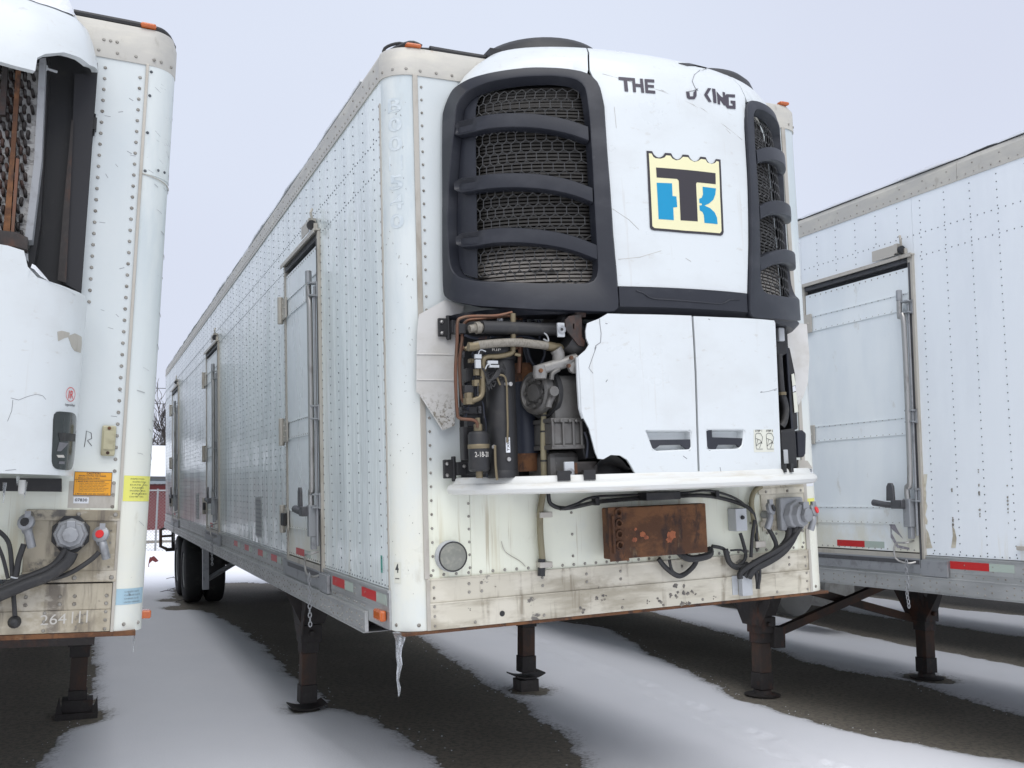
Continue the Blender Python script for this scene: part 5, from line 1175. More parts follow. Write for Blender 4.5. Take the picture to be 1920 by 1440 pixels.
# hoses across the top of the bay
g = G(); cables(g, 'C', -.38, [(904, 614), (950, 615), (1000, 617), (1047, 617)], .031, 16); o = g.build('insulated_hose', 'rubber', CT, smooth=True)
g = G(); cables(g, 'C', -.38, [(880, 617), (893, 615), (904, 614)], .019, 12); g.build('hose_ferrule', 'braid', o, smooth=True)
g = G(); cables(g, 'C', -.38, [(892, 615), (900, 614)], .028, 12); g.build('hose_ferrule', 'braid', o, smooth=True)
g = G(); cables(g, 'C', -.41, [(885, 650), (905, 646), (960, 642), (1000, 645), (1036, 650)], .0195, 14); o = g.build('braided_hose', 'braid', CT, smooth=True)
g = G(); cables(g, 'C', -.41, [(878, 650), (886, 650), (896, 648)], .021, 10); g.build('hose_ferrule', 'brass', o, smooth=True); g = G(); cables(g, 'C', -.41, [(1026, 649), (1040, 651)], .022, 10); cables(g, 'C', -.40, [(1036, 651), (1050, 652), (1052, 664)], .019, 10); g.build('hose_ferrule', 'brass', o, smooth=True)
# copper and brass plumbing
g = G()
for pts, y, rr in (([(960, 586), (930, 592), (885, 593), (866, 596), (858, 604), (857, 640), (854, 700), (857, 770), (862, 784), (885, 787), (894, 792), (895, 802)], -.36, .008), ([(958, 592), (900, 598), (872, 605), (866, 640), (862, 680), (864, 730), (868, 752), (880, 756)], -.33, .008),
                   ([(966, 572), (968, 620), (968, 655)], -.25, .014), ([(975, 572), (976, 640), (974, 700)], -.22, .012), ([(870, 650), (862, 665), (861, 700), (866, 745)], -.3, .007)): cables(g, 'C', y, pts, rr, 8)
g.build('copper_pipe', 'copper', CT, smooth=True)
g = G()
for pts, y, rr in (([(962, 588), (962, 650), (958, 662), (935, 668), (912, 670), (906, 680), (905, 720), (903, 740), (895, 748), (882, 752)], -.38, .013), ([(965, 664), (975, 666)], -.39, .008), ([(872, 655), (880, 650), (890, 650)], -.36, .01)): cables(g, 'C', y, pts, rr, 10)
for u, v, rr in ((879, 742, .020), (879, 752, .026), (893, 718, .020), (894, 698, .016), (903, 728, .018)): q_ = M_(u, v, -.37); g.lathe(q_-Vector((0, 0, .015)), (0, 0, 1), [(0, 0), (rr, 0), (rr, .028), (0, .03)], 6)
g.build('brass_fittings', 'brass', CT, smooth=True)
g = G()
for u0, v0, u1, v1, y in ((871, 722, 889, 737, -.37), (875, 690, 890, 716, -.33), (868, 640, 874, 760, -.28), (866, 762, 905, 776, -.28), (876, 776, 905, 800, -.25), (868, 800, 879, 862, -.30), (858, 606, 874, 625, -.36)):
    a = M_(u0, v0, y); b = M_(u1, v1, y); g.box((a.x, y, b.z), (b.x, y+.05, a.z))
g.build('valve_blocks', 'black', CT, bevel=.006)
g = G(); random.seed(3)
for i in range(14):
    u0 = 885+random.random()*50; v0 = 668+random.random()*50; pts = [(u0, v0), (u0+random.uniform(-14, 14), v0+random.uniform(6, 16)), (u0+random.uniform(-18, 20), v0+random.uniform(14, 32)), (u0+random.uniform(-8, 28), v0+random.uniform(-5, 36))]; cables(g, 'C', -.37-.02*random.random(), pts, .0028, 5)
for i in range(5): cables(g, 'C', -.40, [(906+i*2, 690+i*5), (916, 712+i*2), (934, 705-i*3), (938, 690), (930+i, 684)], .0035, 5)
g.build('wiring', 'rubber', CT, smooth=True)
g = G()
for u0, v0, u1, v1 in ((891, 664, 903, 672), (892, 674, 902, 690), (915, 676, 934, 682), (918, 684, 936, 689)): a = M_(u0, v0, -.41); b = M_(u1, v1, -.41); g.box((a.x, -.41, b.z), (b.x, -.395, a.z))
cables(g, 'C', -.41, [(897, 664), (901, 656), (911, 659)], .003, 5); cables(g, 'C', -.41, [(910, 692), (914, 684), (920, 683)], .003, 5); cables(g, 'C', -.40, [(1018, 622), (1026, 630), (1028, 640), (1019, 636)], .004, 5); g.build('connector_plugs', 'light_grey', CT)
g = G(); q_ = M_(922, 655, -.375); text(g, 'RIP', lambda u, v: (q_.x+.045*u, -.379, q_.z-.008+.012*v)); g.build('chalk_mark', 'chalk', CT)
g = G(); a = M_(912, 640, -.33); b = M_(962, 668, -.33); g.lathe((a.x*.5+b.x*.5, -.30, b.z), (0, 0, 1), [(0, -.005), (.078, -.005), (.082, .02), (.07, .07), (.045, .09), (0, .095)], 24); g.build('tank_cap', 'black', CT, smooth=True)
g = G(); random.seed(77)
for pts, y, rr in (([(1000, 600), (990, 640), (992, 668), (1005, 690)], -.24, .009), ([(985, 580), (984, 650), (990, 680), (988, 720)], -.16, .010), ([(920, 632), (950, 634), (985, 630), (1010, 640)], -.34, .006), ([(1008, 600), (1015, 612), (1012, 640), (1022, 660), (1014, 684)], -.30, .007), ([(870, 628), (890, 634), (915, 633)], -.34, .007),
                   ([(868, 700), (876, 712), (872, 735), (880, 760), (890, 775)], -.26, .006), ([(908, 780), (912, 800), (910, 860), (914, 895)], -.28, .006), ([(1030, 790), (1026, 830), (1030, 870), (1040, 892)], -.30, .008), ([(1096, 810), (1102, 830), (1100, 858)], -.44, .006), ([(1000, 880), (1010, 870), (1012, 820), (1010, 760), (1014, 720)], -.14, .008)): cables(g, 'C', y, pts, rr, 8)
for i in range(12):
    u0 = random.uniform(862, 905); v0 = random.uniform(640, 790); cables(g, 'C', -.25-.1*random.random(), [(u0, v0), (u0+random.uniform(-8, 12), v0+random.uniform(6, 16)), (u0+random.uniform(-10, 20), v0+random.uniform(18, 36))], .003, 5)
g.build('small_lines', 'muffler_blue', CT, smooth=True)
for u, v, w, h, y, m_ in ((972, 604, 16, 10, -.28, 'rusty_black'), (1000, 612, 12, 16, -.30, 'galv'), (1018, 648, 10, 8, -.34, 'dark_steel'), (868, 664, 8, 12, -.30, 'dark_steel'), (886, 676, 10, 8, -.35, 'brass'), (871, 772, 16, 5, -.31, 'black'), (900, 768, 6, 14, -.29, 'dark_steel'), (1008, 760, 6, 8, -.16, 'steel'), (1008, 850, 6, 8, -.16, 'steel'), (1094, 774, 8, 12, -.42, 'galv'), (1086, 690, 10, 16, -.40, 'cast'), (990, 590, 20, 8, -.2, 'dark_steel'), (940, 600, 8, 8, -.33, 'galv')):
    a = M_(u-w/2, v-h/2, y); b = M_(u+w/2, v+h/2, y); g = G(); g.box((a.x, y, b.z), (b.x, y+.03, a.z)); g.lathe(((a.x+b.x)/2, y, (a.z+b.z)/2), (0, -1, 0), [(0, 0), (.008, 0), (.008, .006), (0, .007)], 6); g.build('small_bracket', m_, CT, bevel=.003)
# olive drain hose with ties
g = G(); cables(g, 'C', -.33, [(1027, 700), (1022, 740), (1019, 800), (1019, 850), (1020, 898)], .0145, 10); o = g.build('drain_hose', 'olive_hose', CT, smooth=True)
g = G()
for v in (779, 809, 864): q_ = M_(1019.5, v, -.33); g.lathe(q_-Vector((0, 0, .004)), (0, 0, 1), [(.0145, 0), (.0165, 0), (.0165, .008), (.0145, .008)], 12)
g.build('cable_ties', 'black', o)
# compressor: crankcase, flywheel ring, ribbed sump, manifold
yC = -.44
a = M_(1037, 700, yC); b = M_(1088, 792, yC); g = G(); g.box((a.x+.02, -.40, b.z), (b.x+.06, -.18, a.z)); co_ = g.build('compressor', 'cast', CT, bevel=.025)
g = G(); c = M_(1052, 737, -.32); AX = Vector((-1, -.28, 0)).normalized(); UX = Vector((.28, -1, 0)).normalized(); c = Vector((a.x-.01, -.32, c.z)); g.lathe(c, AX, [(0, 0), (.10, 0), (.105, .02), (.10, .045), (.085, .05), (.075, .035), (.045, .03), (.04, .05), (0, .055)], 28)
for k in range(8): t = math.pi/4*k; g.lathe(c+AX*.034+UX*.062*math.cos(t)+Vector((0, 0, .062*math.sin(t))), AX, [(0, 0), (.010, 0), (.010, .014), (0, .015)], 6)
g.build('end_cover', 'cast', co_, smooth=True)
g = G(); g.lathe(c-AX*.035, AX, [(.108, 0), (.122, 0), (.122, .028), (.108, .028), (.108, 0)], 32); g.build('drive_belt', 'rubber', co_, smooth=True)
g = G(); a = M_(1034, 787, -.42); b = M_(1093, 838, -.42); g.box((a.x, -.42, b.z), (b.x, -.20, a.z)); sp = g.build('ribbed_sump', 'cast', co_, bevel=.02)
g = G()
for u in (1037, 1057, 1076, 1091): q_ = M_(u, 812, -.43); g.box((q_.x-.006, -.432, b.z+.005), (q_.x+.006, -.415, a.z-.005))
g.box((a.x-.006, -.428, a.z-.012), (b.x+.006, -.19, a.z+.008)); g.box((a.x-.006, -.428, b.z-.008), (b.x+.006, -.19, b.z+.012)); 
for u in (1040, 1052, 1068, 1080): q_ = M_(u, 789, -.43); g.lathe((q_.x, -.43, q_.z), (0, -1, 0), [(0, 0), (.009, 0), (.009, .01), (0, .011)], 6)
g.build('cast_ribs', 'cast', co_, bevel=.003)
g = G(); cables(g, 'C', -.43, [(1010, 694), (1030, 688), (1055, 681), (1080, 672)], .026, 12); cables(g, 'C', -.42, [(1047, 684), (1047, 665), (1042, 655)], .030, 12); q_ = M_(1012, 696, -.43); g.lathe(q_+Vector((0, .0, -.035)), (0, 0, 1), [(0, 0), (.03, 0), (.034, .02), (.03, .06), (0, .065)], 12)
q_ = M_(1074, 672, -.43); g.lathe(q_+Vector((0, 0, -.04)), (0, -1, 0), [(0, 0), (.034, 0), (.034, .02), (0, .03)], 10); g.build('suction_manifold', 'cast_light', co_, smooth=True)
g = G()
for u, v in ((1013, 695), (1065, 686), (1070, 671)): q_ = M_(u, v, -.465); g.lathe(q_, (0, -1, 0), [(0, 0), (.010, 0), (.010, .012), (0, .013)], 6)
g.build('manifold_bolts', 'rust', co_, kind='stuff')
g = G(); cables(g, 'C', -.43, [(1036, 742), (1030, 755), (1028, 764)], .016, 10); cables(g, 'C', -.44, [(1034, 712), (1036, 700), (1048, 692)], .012, 8); q_ = M_(1036, 734, -.45); g.lathe(q_, (0, -1, 0), [(0, 0), (.024, 0), (.024, .02), (0, .022)], 10); g.build('oil_fitting', 'cast', co_, smooth=True)
g = G(); a = M_(1033, 842, -.38); b = M_(1075, 880, -.38); g.box((a.x, -.36, .672), (b.x+.05, -.10, a.z-.01)); g.build('engine_mount', 'cast', CT, bevel=.03)
# black housings, brackets, hinge plates
g = G(); cables(g, 'C', -.40, [(1062, 640), (1080, 652), (1098, 655)], .058, 14); cables(g, 'C', -.38, [(1048, 600), (1070, 610), (1090, 625), (1096, 650)], .040, 12); g.build('air_duct', 'black', CT, smooth=True)
g = G(); q_ = [M_(u, v, -.46) for u, v in ((1059, 600), (1066, 593), (1088, 590), (1090, 602), (1090, 632), (1096, 640), (1094, 650), (1084, 648), (1070, 630), (1060, 618))]; g.prism([(p.x, p.z) for p in q_], 'y', -.466, -.455, hole=[[(M_(u, v, -.46).x, M_(u, v, -.46).z) for u, v in ((1073, 607), (1076, 607), (1076, 618), (1073, 616))]]); g.box((q_[2].x-.02, -.46, q_[2].z-.01), (q_[2].x+.03, -.1, q_[2].z+.06)); g.build('hinge_bracket', 'rusty_black', CT)
for u0, v0, u1, v1, cu, cv in ((1045, 605, 1059, 632, 1052, 618), (1058, 866, 1077, 893, 1068, 886)):
    a = M_(u0, v0, -.47); b = M_(u1, v1, -.47); c = M_(cu, cv, -.47); g = G(); g.box((a.x, -.474, b.z), (b.x, -.46, a.z)); o = g.build('latch_plate', 'light_grey', CT, bevel=.003)
    k = G(); k.lathe((c.x, -.4745, c.z), (0, -1, 0), [(.020, 0), (.021, .004), (.015, .006), (.010, .004), (0, .004)], 16); k.build('latch_socket', 'galv', o, smooth=True)
    k = G(); k.lathe((c.x, -.4790, c.z), (0, -1, 0), [(0, 0), (.007, 0), (.007, .001), (0, .001)], 10); k.build('latch_hole', 'black', o)
g = G(); a = M_(1077, 866, -.45); b = M_(1120, 892, -.45); g.box((a.x, -.46, b.z+.01), (b.x, -.40, a.z)); g.build('lower_bracket', 'rusty_black', CT, bevel=.008)
g = G(); a = M_(1064, 868, -.462); g.box((a.x, -.463, a.z-.05), (a.x+.05, -.461, a.z)); g.build('rust_plate', 'rust', CT)
g = G(); a = M_(1094, 783, -.42); b = M_(1112, 862, -.42); q_ = [M_(u, v, -.42) for u, v in ((1090, 786), (1098, 786), (1106, 800), (1112, 830), (1116, 858), (1098, 862), (1092, 840))]; g.prism([(p.x, p.z) for p in q_], 'y', -.42, -.32); g.build('guard_plate', 'black', CT, bevel=.006)
# dark fan cowl seen through the hole of the broken door
g = G(); n = 14; vs = []
for i in range(n+1):
    t = i/n; u = 1118+(1186-1118)*t; v = 872-22*math.sin(math.pi*min(1, t*1.15))**.8+6*t; p = M_(u, v, -.50); q_ = M_(u, 889, -.47); vs += [p, p.lerp(q_, .5)+Vector((0, .05, 0)), q_]
g.add(vs, [(i*3+k, i*3+k+1, (i+1)*3+k+1, (i+1)*3+k) for i in range(n) for k in (0, 1)]); g.build('fan_cowl', 'black', CT, smooth=True)
for v0 in (614, 879):
    for u0 in (840, 858):
        pass
    c = M_(842 if v0 < 700 else 852, v0, -.06); g = G(); g.box((c.x-.055, -.065, c.z-.045), (c.x-.005, -.045, c.z+.045)); g.box((c.x, -.10, c.z-.032), (c.x+.07, -.04, c.z+.032)); g.cyl((c.x-.002, -.055, c.z-.06), (c.x-.002, -.055, c.z+.06), .012, 8); g.box((c.x+.05, -.30, c.z-.03), (c.x+.10, -.03, c.z+.03)); o = g.build('frame_hinge', 'black', CT, bevel=.004)
    k = G()
    for dx, dz in ((-.04, .025), (-.04, -.03), (.035, .01)): k.lathe((c.x+dx, -.065 if dx < 0 else -.10, c.z+dz), (0, -1, 0), [(0, 0), (.010, 0), (.008, .008), (0, .010)], 6)
    k.build('hinge_bolts', 'steel', o, kind='stuff')
# right hand side of the bay
def slab(name, m, pts, y0, y1, bevel=.006, parent=CT):
    q_ = [M_(u, v, y0) for u, v in pts]; g = G(); g.prism([(p.x, p.z) for p in q_], 'y', y0, y1); return g.build(name, m, parent, bevel=bevel)
slab('side_post', 'black', [(1454, 604), (1474, 607), (1476, 662), (1466, 668), (1456, 664)], -.28, -.18)
slab('control_panel', 'black', [(1475, 650), (1481, 652), (1491, 700), (1496, 805), (1482, 808), (1478, 730)], -.24, -.10)
o = slab('panel_edge', 'black_plastic', [(1474, 650), (1477, 649), (1488, 805), (1484, 806)], -.26, -.245, .002)
o = slab('label_strip', 'sticker_cream', [(1484, 702), (1489, 700), (1492, 722), (1486, 724)], -.248, -.246, 0); slab('label_strip', 'sticker_white', [(1486, 725), (1491, 723), (1492.5, 733), (1487, 735)], -.248, -.246, 0); slab('label_strip', 'sticker_cream', [(1487, 736), (1493, 735), (1497, 772), (1490, 774)], -.248, -.246, 0)
g = G(); cables(g, 'C', -.30, [(1460, 664), (1462, 700), (1465, 735), (1470, 752), (1473, 770), (1470, 790), (1464, 800)], .020, 10); g.build('coolant_hose', 'rubber', CT, smooth=True)
q_ = M_(1466, 741, -.31); g = G(); g.lathe(q_, (0, 0, 1), [(.021, 0), (.024, 0), (.024, .016), (.021, .016)], 14); g.build('hose_clamp', 'brass', CT)
o = slab('battery_box', 'black', [(1464, 806), (1492, 803), (1496, 880), (1466, 882)], -.33, -.10, .012)
a = M_(1474, 850, -.335); g = G(); g.box((a.x-.018, -.337, a.z-.07), (a.x+.012, -.331, a.z+.02)); g.build('latch_plate', 'light_grey', o, bevel=.006)
slab('round_housing', 'black_plastic', [(1494, 808), (1506, 806), (1513, 812), (1512, 850), (1508, 858), (1497, 857)], -.20, -.05, .02)
slab('bent_tray', 'trim_alu', [(1497, 862), (1515, 864), (1524, 878), (1497, 880)], -.12, -.06, .002)
a = M_(1464, 628, -.30); g = G(); g.box((a.x-.02, -.31, a.z-.035), (a.x+.02, -.285, a.z+.04)); g.build('latch_plate', 'light_grey', CT, bevel=.006)

# ================================================================== RIGHT TRAILER
RT = thing('refrigerated_trailer', 'white trailer at the right edge showing its side door and riveted side wall', 'trailer', 'R')
YS = -1.75
def right_side(root):
    side_wall(root, [(.545, 1.70), (5.9, 7.05), (10.9, 12.05)], 13.4, 'side_white_matt', YS, taped=[(.04, .34), (-.62, -.34)], y_start=YS)
    g = G(); g.box((.0, YS-.06, 0), (W_, YS-.002, HT)); g.build('front_wall', 'front_white', root)
    g = G(); g.box((.05, YS, HT-.02), (W_-.05, 13.4, HT-.004)); g.build('roof', 'rail_alu', root)
    g = G(); g.box((W_-.05, YS, 0), (W_, 13.4, HT-.03)); g.build('right_wall', 'side_white_matt', root)
    g = G(); g.box((0, 13.402, 0), (W_, 13.46, HT)); g.build('rear_frame', 'rail_alu', root)
    g = G(); g.box((.062, YS, .0), (W_-.05, 13.4, .03)); g.build('floor_pan', 'black', root)
    yy = YS+.5
    while yy < 13.3:
        g = G(); g.box((.07, yy, -.07), (W_-.07, yy+.05, -.001)); g.build('floor_beam', 'rusty_black', root); yy += .42
right_side(RT)
g = G(); g.tube([(.02, YS, HT+.008), (.02, 3, HT+.012), (.02, 13.4, HT+.008)], .014, 6); g.build('roof_gasket', 'rubber', RT)
# worn paint and scuffs around the latch
g = G(); random.seed(11)
def PR(u, v): return un('R', 'x', -.0135, u, v)
def scuff(pts, m='scuff', x=-.0142, nm='scuff_mark', parent=None):
    q_ = [un('R', 'x', x, *p) for p in pts]; g = G(); g.prism([(p.y, p.z) for p in q_], 'x', x, x+.0006); return g.build(nm, m, parent or RT)
scuff([(1668, 975), (1674, 976), (1682, 992), (1693, 1010), (1686, 1004), (1674, 994), (1667, 984)]); scuff([(1669, 978), (1671, 979), (1672, 1000), (1684, 1022), (1705, 1027), (1705, 1031), (1682, 1027), (1670, 1008)])
scuff([(1637, 962), (1641, 962), (1643, 972), (1636, 972)])
def torn(pts, seed):
    random.seed(seed); scuff([(u+random.uniform(-1.5, 1.5), v+random.uniform(-1.5, 1.5)) for u, v in pts], 'sill_alu', -.0022)
torn([(1733, 888), (1738, 890), (1737, 905), (1735, 915), (1738, 925), (1735, 940), (1738, 950), (1735, 965), (1740, 975), (1737, 985), (1732, 980)], 1); torn([(1735, 990), (1742, 1000), (1745, 1020), (1748, 1028), (1737, 1028)], 2)
torn([(1786, 985), (1790, 992), (1793, 1010), (1793, 1026), (1784, 1028), (1785, 1005)], 3)
for i in range(24):
    cxp = random.choice([1783, 1834, 1887]); cyp = random.uniform(880, 990); cxp += (cyp-880)*.035; r_ = random.uniform(.9, 2.0)
    q_ = [un('R', 'x', -.0045, cxp+r_*math.cos(t)*random.uniform(.6, 1.3), cyp+r_*1.3*math.sin(t)*random.uniform(.6, 1.3)) for t in [k*math.pi/4 for k in range(8)]]; g.prism([(p.y, p.z) for p in q_], 'x', -.0045, -.002)
g.build('paint_chips', 'rivet_head', RT, kind='stuff')
a = un('R', 'x', -.03, 1905, 1028); g = G(); g.box((-.03, a.y-.22, a.z-.012), (-.001, a.y, a.z+.014)); g.build('hook_strip', 'trim_alu', RT, bevel=.004)
g = G(); 
for u0, v0, u1, v1 in ((1900, 1110, 1905, 1117),): pass
l1 = landing_leg(RT, 'R', 4.051, 2.52, 0, 'pad'); l2 = landing_leg(RT, 'R', 6.003, 2.56, 0, 'pad')
def WR(x, y, z): return W2F('R', (x, y, z))
g = G()
for a, b in (((4.10, 2.50, .50), (5.95, 2.55, 1.02)), ((4.12, 2.62, 1.0), (5.95, 2.66, .55))):
    p, q_ = WR(*a), WR(*b); d = (q_-p).normalized(); n_ = Vector((-d.z, 0, d.x))*.035
    g.add([p-n_+Vector((0, -.03, 0)), p+n_+Vector((0, -.03, 0)), p+n_+Vector((0, .03, 0)), p-n_+Vector((0, .03, 0)), q_-n_+Vector((0, -.03, 0)), q_+n_+Vector((0, -.03, 0)), q_+n_+Vector((0, .03, 0)), q_-n_+Vector((0, .03, 0))],
          [(0, 3, 2, 1), (4, 5, 6, 7), (0, 1, 5, 4), (1, 2, 6, 5), (2, 3, 7, 6), (3, 0, 4, 7)])
g.build('cross_brace', 'rusty_brown', RT); g = G(); p = WR(4.12, 2.45, .50); g.box((p.x-.02, p.y-.05, p.z-.09), (p.x+.10, p.y+.05, p.z+.09)); g.build('brace_gusset', 'rusty_black', RT, bevel=.006)
c = WR(5.05, 3.62, .52); g = G(); g.lathe(un('R', 'y', 3.7, 1497, 1112), (0, 1, 0), [(0, 0), (.20, .01), (.235, .03), (.245, .06), (.245, .9), (.2, .94), (0, .95)], 32); g.build('fuel_tank', 'tank_alu', RT, smooth=True)
g = G(); q_ = un('R', 'y', 4.9, 1580, 1105); g.lathe(q_, (0, 1, 0), [(0, 0), (.20, .01), (.24, .05), (.24, .9), (0, .92)], 28); g.build('air_tank', 'tank_alu', RT, smooth=True)
wheel_set(RT, 'R', .08, 10.9); wheel_set(RT, 'R', .08, 12.1); wheel_set(RT, 'R', 1.9, 10.9); wheel_set(RT, 'R', 1.9, 12.1)
snow_roof('roof_snow', 'R', 0.01, W_-.05, YS, 13.3, HT+.008, 'thin ragged snow lying along the roof edge of the right hand trailer', 4, .035, .012)
snow_roof('roof_snow', 'C', .012, W_-.05, .5, LEN, HT-.002, 'thin crusted snow on the roof edge of the middle trailer', 9, .035, .010)

# two more trailers further right, unseen, inferred from their bare strips and added to shade them
for i, dx in enumerate((7.55, 11.15)):
    t = thing('box_trailer', ('plain white box trailer parked next beyond the right hand one, unseen, added to shade the bare strip under it', 'farthest box trailer of the row, unseen, added to shade its bare strip')[i], 'trailer', None, (dx, 0, 1.12)); t['group'] = 'trailers parked beyond the right one'
    g = G(); g.box((0, .2, 0), (2.55, 14.5, 2.88)); g.build('body', 'side_white_matt', t, bevel=.02)
    g = G(); g.box((-.012, .2, .0), (-.001, 14.5, .19)); g.build('bottom_rail', 'rail_alu', t)
    g = G(); g.box((.2, .4, -.12), (2.35, 14.4, -.002)); g.build('floor_frame', 'rusty_black', t)
    for s in (.35, 2.1):
        g = G(); g.box((s-.07, 2.6, -1.12), (s+.07, 2.74, -.12)); g.build('landing_leg', 'rusty_black', t)
    for yy in (11.8, 13.0):
        for sx in (.05, 1.95):
            g = G(); g.lathe((sx, yy, -.61), (1, 0, 0), [(.28, .03), (.44, 0), (.51, .05), (.51, .5), (.44, .55), (.28, .52)], 28); w_ = g.build('wheel', 'tyre', t, smooth=True)
            g = G(); g.lathe((sx, yy, -.61), (1, 0, 0), [(0, .08), (.14, .06), (.28, .02), (.28, .06), (0, .1)], 24); g.build('rim', 'rim_white', w_, smooth=True)

# ================================================================== LEFT TRAILER
LT = thing('refrigerated_trailer', 'white trailer at the left edge with a snow capped cooling unit missing its grille', 'trailer', 'L')
def PL(u, v, y=0.): return un('L', 'y', y, u, v)
lr = .135; LH = 2.76; LZ = 2.95
def lcorner(n=10, r=lr): return [(-r+r*math.sin(math.pi/2*i/n), r-r*math.cos(math.pi/2*i/n)) for i in range(n+1)]   # (-r,0)->(0,r)
g = G(); shell(g, lcorner(), 0, LH-.002, .10, (-1.3, 2)); g.build('corner_post', 'post_white', LT, smooth=True)
g = G(); shell(g, [(x+.0025, y-.0025) for x, y in lcorner()], PL(300, 330).z+.0, LH-.004, .002, (-1.3, 2)); pp = g.build('patch_plate', 'post_white', LT, smooth=True)
g = G(); pz = PL(300, 330).z; g.tube([(x+.004, y-.004, pz-.03*(i/10)) for i, (x, y) in enumerate(lcorner())], .0025, 5); g.build('patch_seam', 'trim_alu', pp)
r = G()
for v in (135, 180, 250, 322): q_ = PL(283, v); r.rivet((-lr+.02, -.003, q_.z), (.1, -1, 0), .008, .004)
for x, y in ((-.03, .03), (-.06, .01)): r.rivet((x+.006, y, pz+.03), (.7, -.7, 0), .008, .004)
r.build('patch_rivets', 'rivet_dark', pp, kind='stuff')
g = G(); g.box((-lr-.006, -.010, .0), (-lr+.008, -.0005, LH)); g.build('seam_trim', 'trim_alu', LT, bevel=.002)
g = G(); g.box((-W_+.13, 0, .25), (-lr-.001, .05, LH)); g.build('front_panel', 'front_white', LT)
# cap
pl = [(-W_+.1, 0)]+lcorner(); n = len(pl); g = G(); vs = []
for z, o_ in ((LH-.004, -.006), (LZ-.05, -.006), (LZ, .012)): vs += [(x, y+o_, z) if i < 2 else (x-(o_)*(i/n), y+o_*(1-i/n), z) for i, (x, y) in enumerate(pl)]
vs += [(x-.06*(i/n), y+.06, LZ+.004) for i, (x, y) in enumerate(pl)]+[(x-.02*(i/n), y+.02, LH-.004) for i, (x, y) in enumerate(pl)]
fs = [(k*n+i, k*n+i+1, (k+1)*n+i+1, (k+1)*n+i) for k in range(3) for i in range(n-1)]+[(i, i+1, 4*n+i+1, 4*n+i) for i in range(n-1)]
g.add(vs, fs); cp = g.build('top_cap', 'cap_alu', LT, smooth=True)
r = G()
for i in range(9): r.rivet((-lr-.01-.085*i+.04, -.006, LH+.028), (0, -1, 0), .009, .005)
for i in range(3): r.rivet((-.28-.03*i, -.006, LH+.085), (0, -1, 0), .009, .005)
for t in (.3, .6): a = math.pi/2*t; r.rivet((-lr+(lr+.006)*math.sin(a), lr-(lr+.006)*math.cos(a), LH+.03), (math.sin(a), -math.cos(a), 0), .009, .005)
r.build('cap_rivets', 'rivet_head', cp, kind='stuff')
q0, q1 = PL(262, 70), PL(292, 76); g = G(); g.box((q0.x, -.004, LZ+.004), (q1.x, .03, LZ+.030)); g.build('marker_lamp', 'orange_lens', LT, bevel=.01)
g = G(); g.tube([(-2, .03, LZ+.018), (-.5, .03, LZ+.020), (-.15, .03, LZ+.018), (-.06, .06, LZ+.012), (-.015, .13, LZ-.02)], .017, 8, smooth=4); g.build('roof_edge_cable', 'rubber', LT, smooth=True)
# sills, bottom edge
zs1, zs2 = PL(100, 1095).z, PL(100, 1145).z
g = G(); g.box((-W_+.1, -.006, zs2+.001), (-lr-.008, .05, zs1)); g.build('upper_sill', 'sill_dirty', LT, bevel=.002)
g = G(); g.box((-W_+.1, -.010, .008), (-lr-.008, .05, zs2)); lsill = g.build('lower_sill', 'sill_dirty', LT, bevel=.002)
g = G(); g.box((-W_+.1, -.012, -.016), (-.03, .3, .006)); g.build('bottom_flange', 'rust', LT, bevel=.003)
a, b = PL(75, 1172), PL(165, 1148)
g = G(); text(g, '264', quadmap((a.x, -.0112, a.z), (a.x+(b.x-a.x)*.55, -.0112, a.z+.004), (a.x+(b.x-a.x)*.55, -.0112, b.z), (a.x, -.0112, b.z-.006))); g.build('chalk_number', 'chalk', lsill)
g = G(); text(g, '111', quadmap((a.x+(b.x-a.x)*.66, -.0112, a.z+.004), (b.x, -.0112, a.z+.006), (b.x, -.0112, b.z+.010), (a.x+(b.x-a.x)*.66, -.0112, b.z+.006))); g.build('chalk_number', 'chalk', lsill)
r = G()
z = .30
while z < LH-.03: r.rivet((-lr-.030, 0, z), (0, -1, 0), .0095, .006); z += .0555
z = PL(100, 560).z
while z < LH-.05: r.rivet((-.325-.0, 0, z), (0, -1, 0), .0095, .006); z += .0555
for x in (-.155, -.19, -.28, -.36, -.44, -.52): r.rivet((x, 0, .275), (0, -1, 0), .009, .006)
for x in (-.165, -.30, -.36, -.50): 
    for z in (.135, .17): r.rivet((x, -.006, z), (0, -1, 0), .010, .006)
for x in (-.165, -.42): 
    for z in (.02, .06, .098): r.rivet((x, -.010, z), (0, -1, 0), .009, .005)
for t in (.25, .65): a = math.pi/2*t; r.rivet((-lr+lr*math.sin(a), lr-lr*math.cos(a), .035), (math.sin(a), -math.cos(a), 0), .010, .006)
r.build('front_rivets', 'rivet_head', LT, kind='stuff')
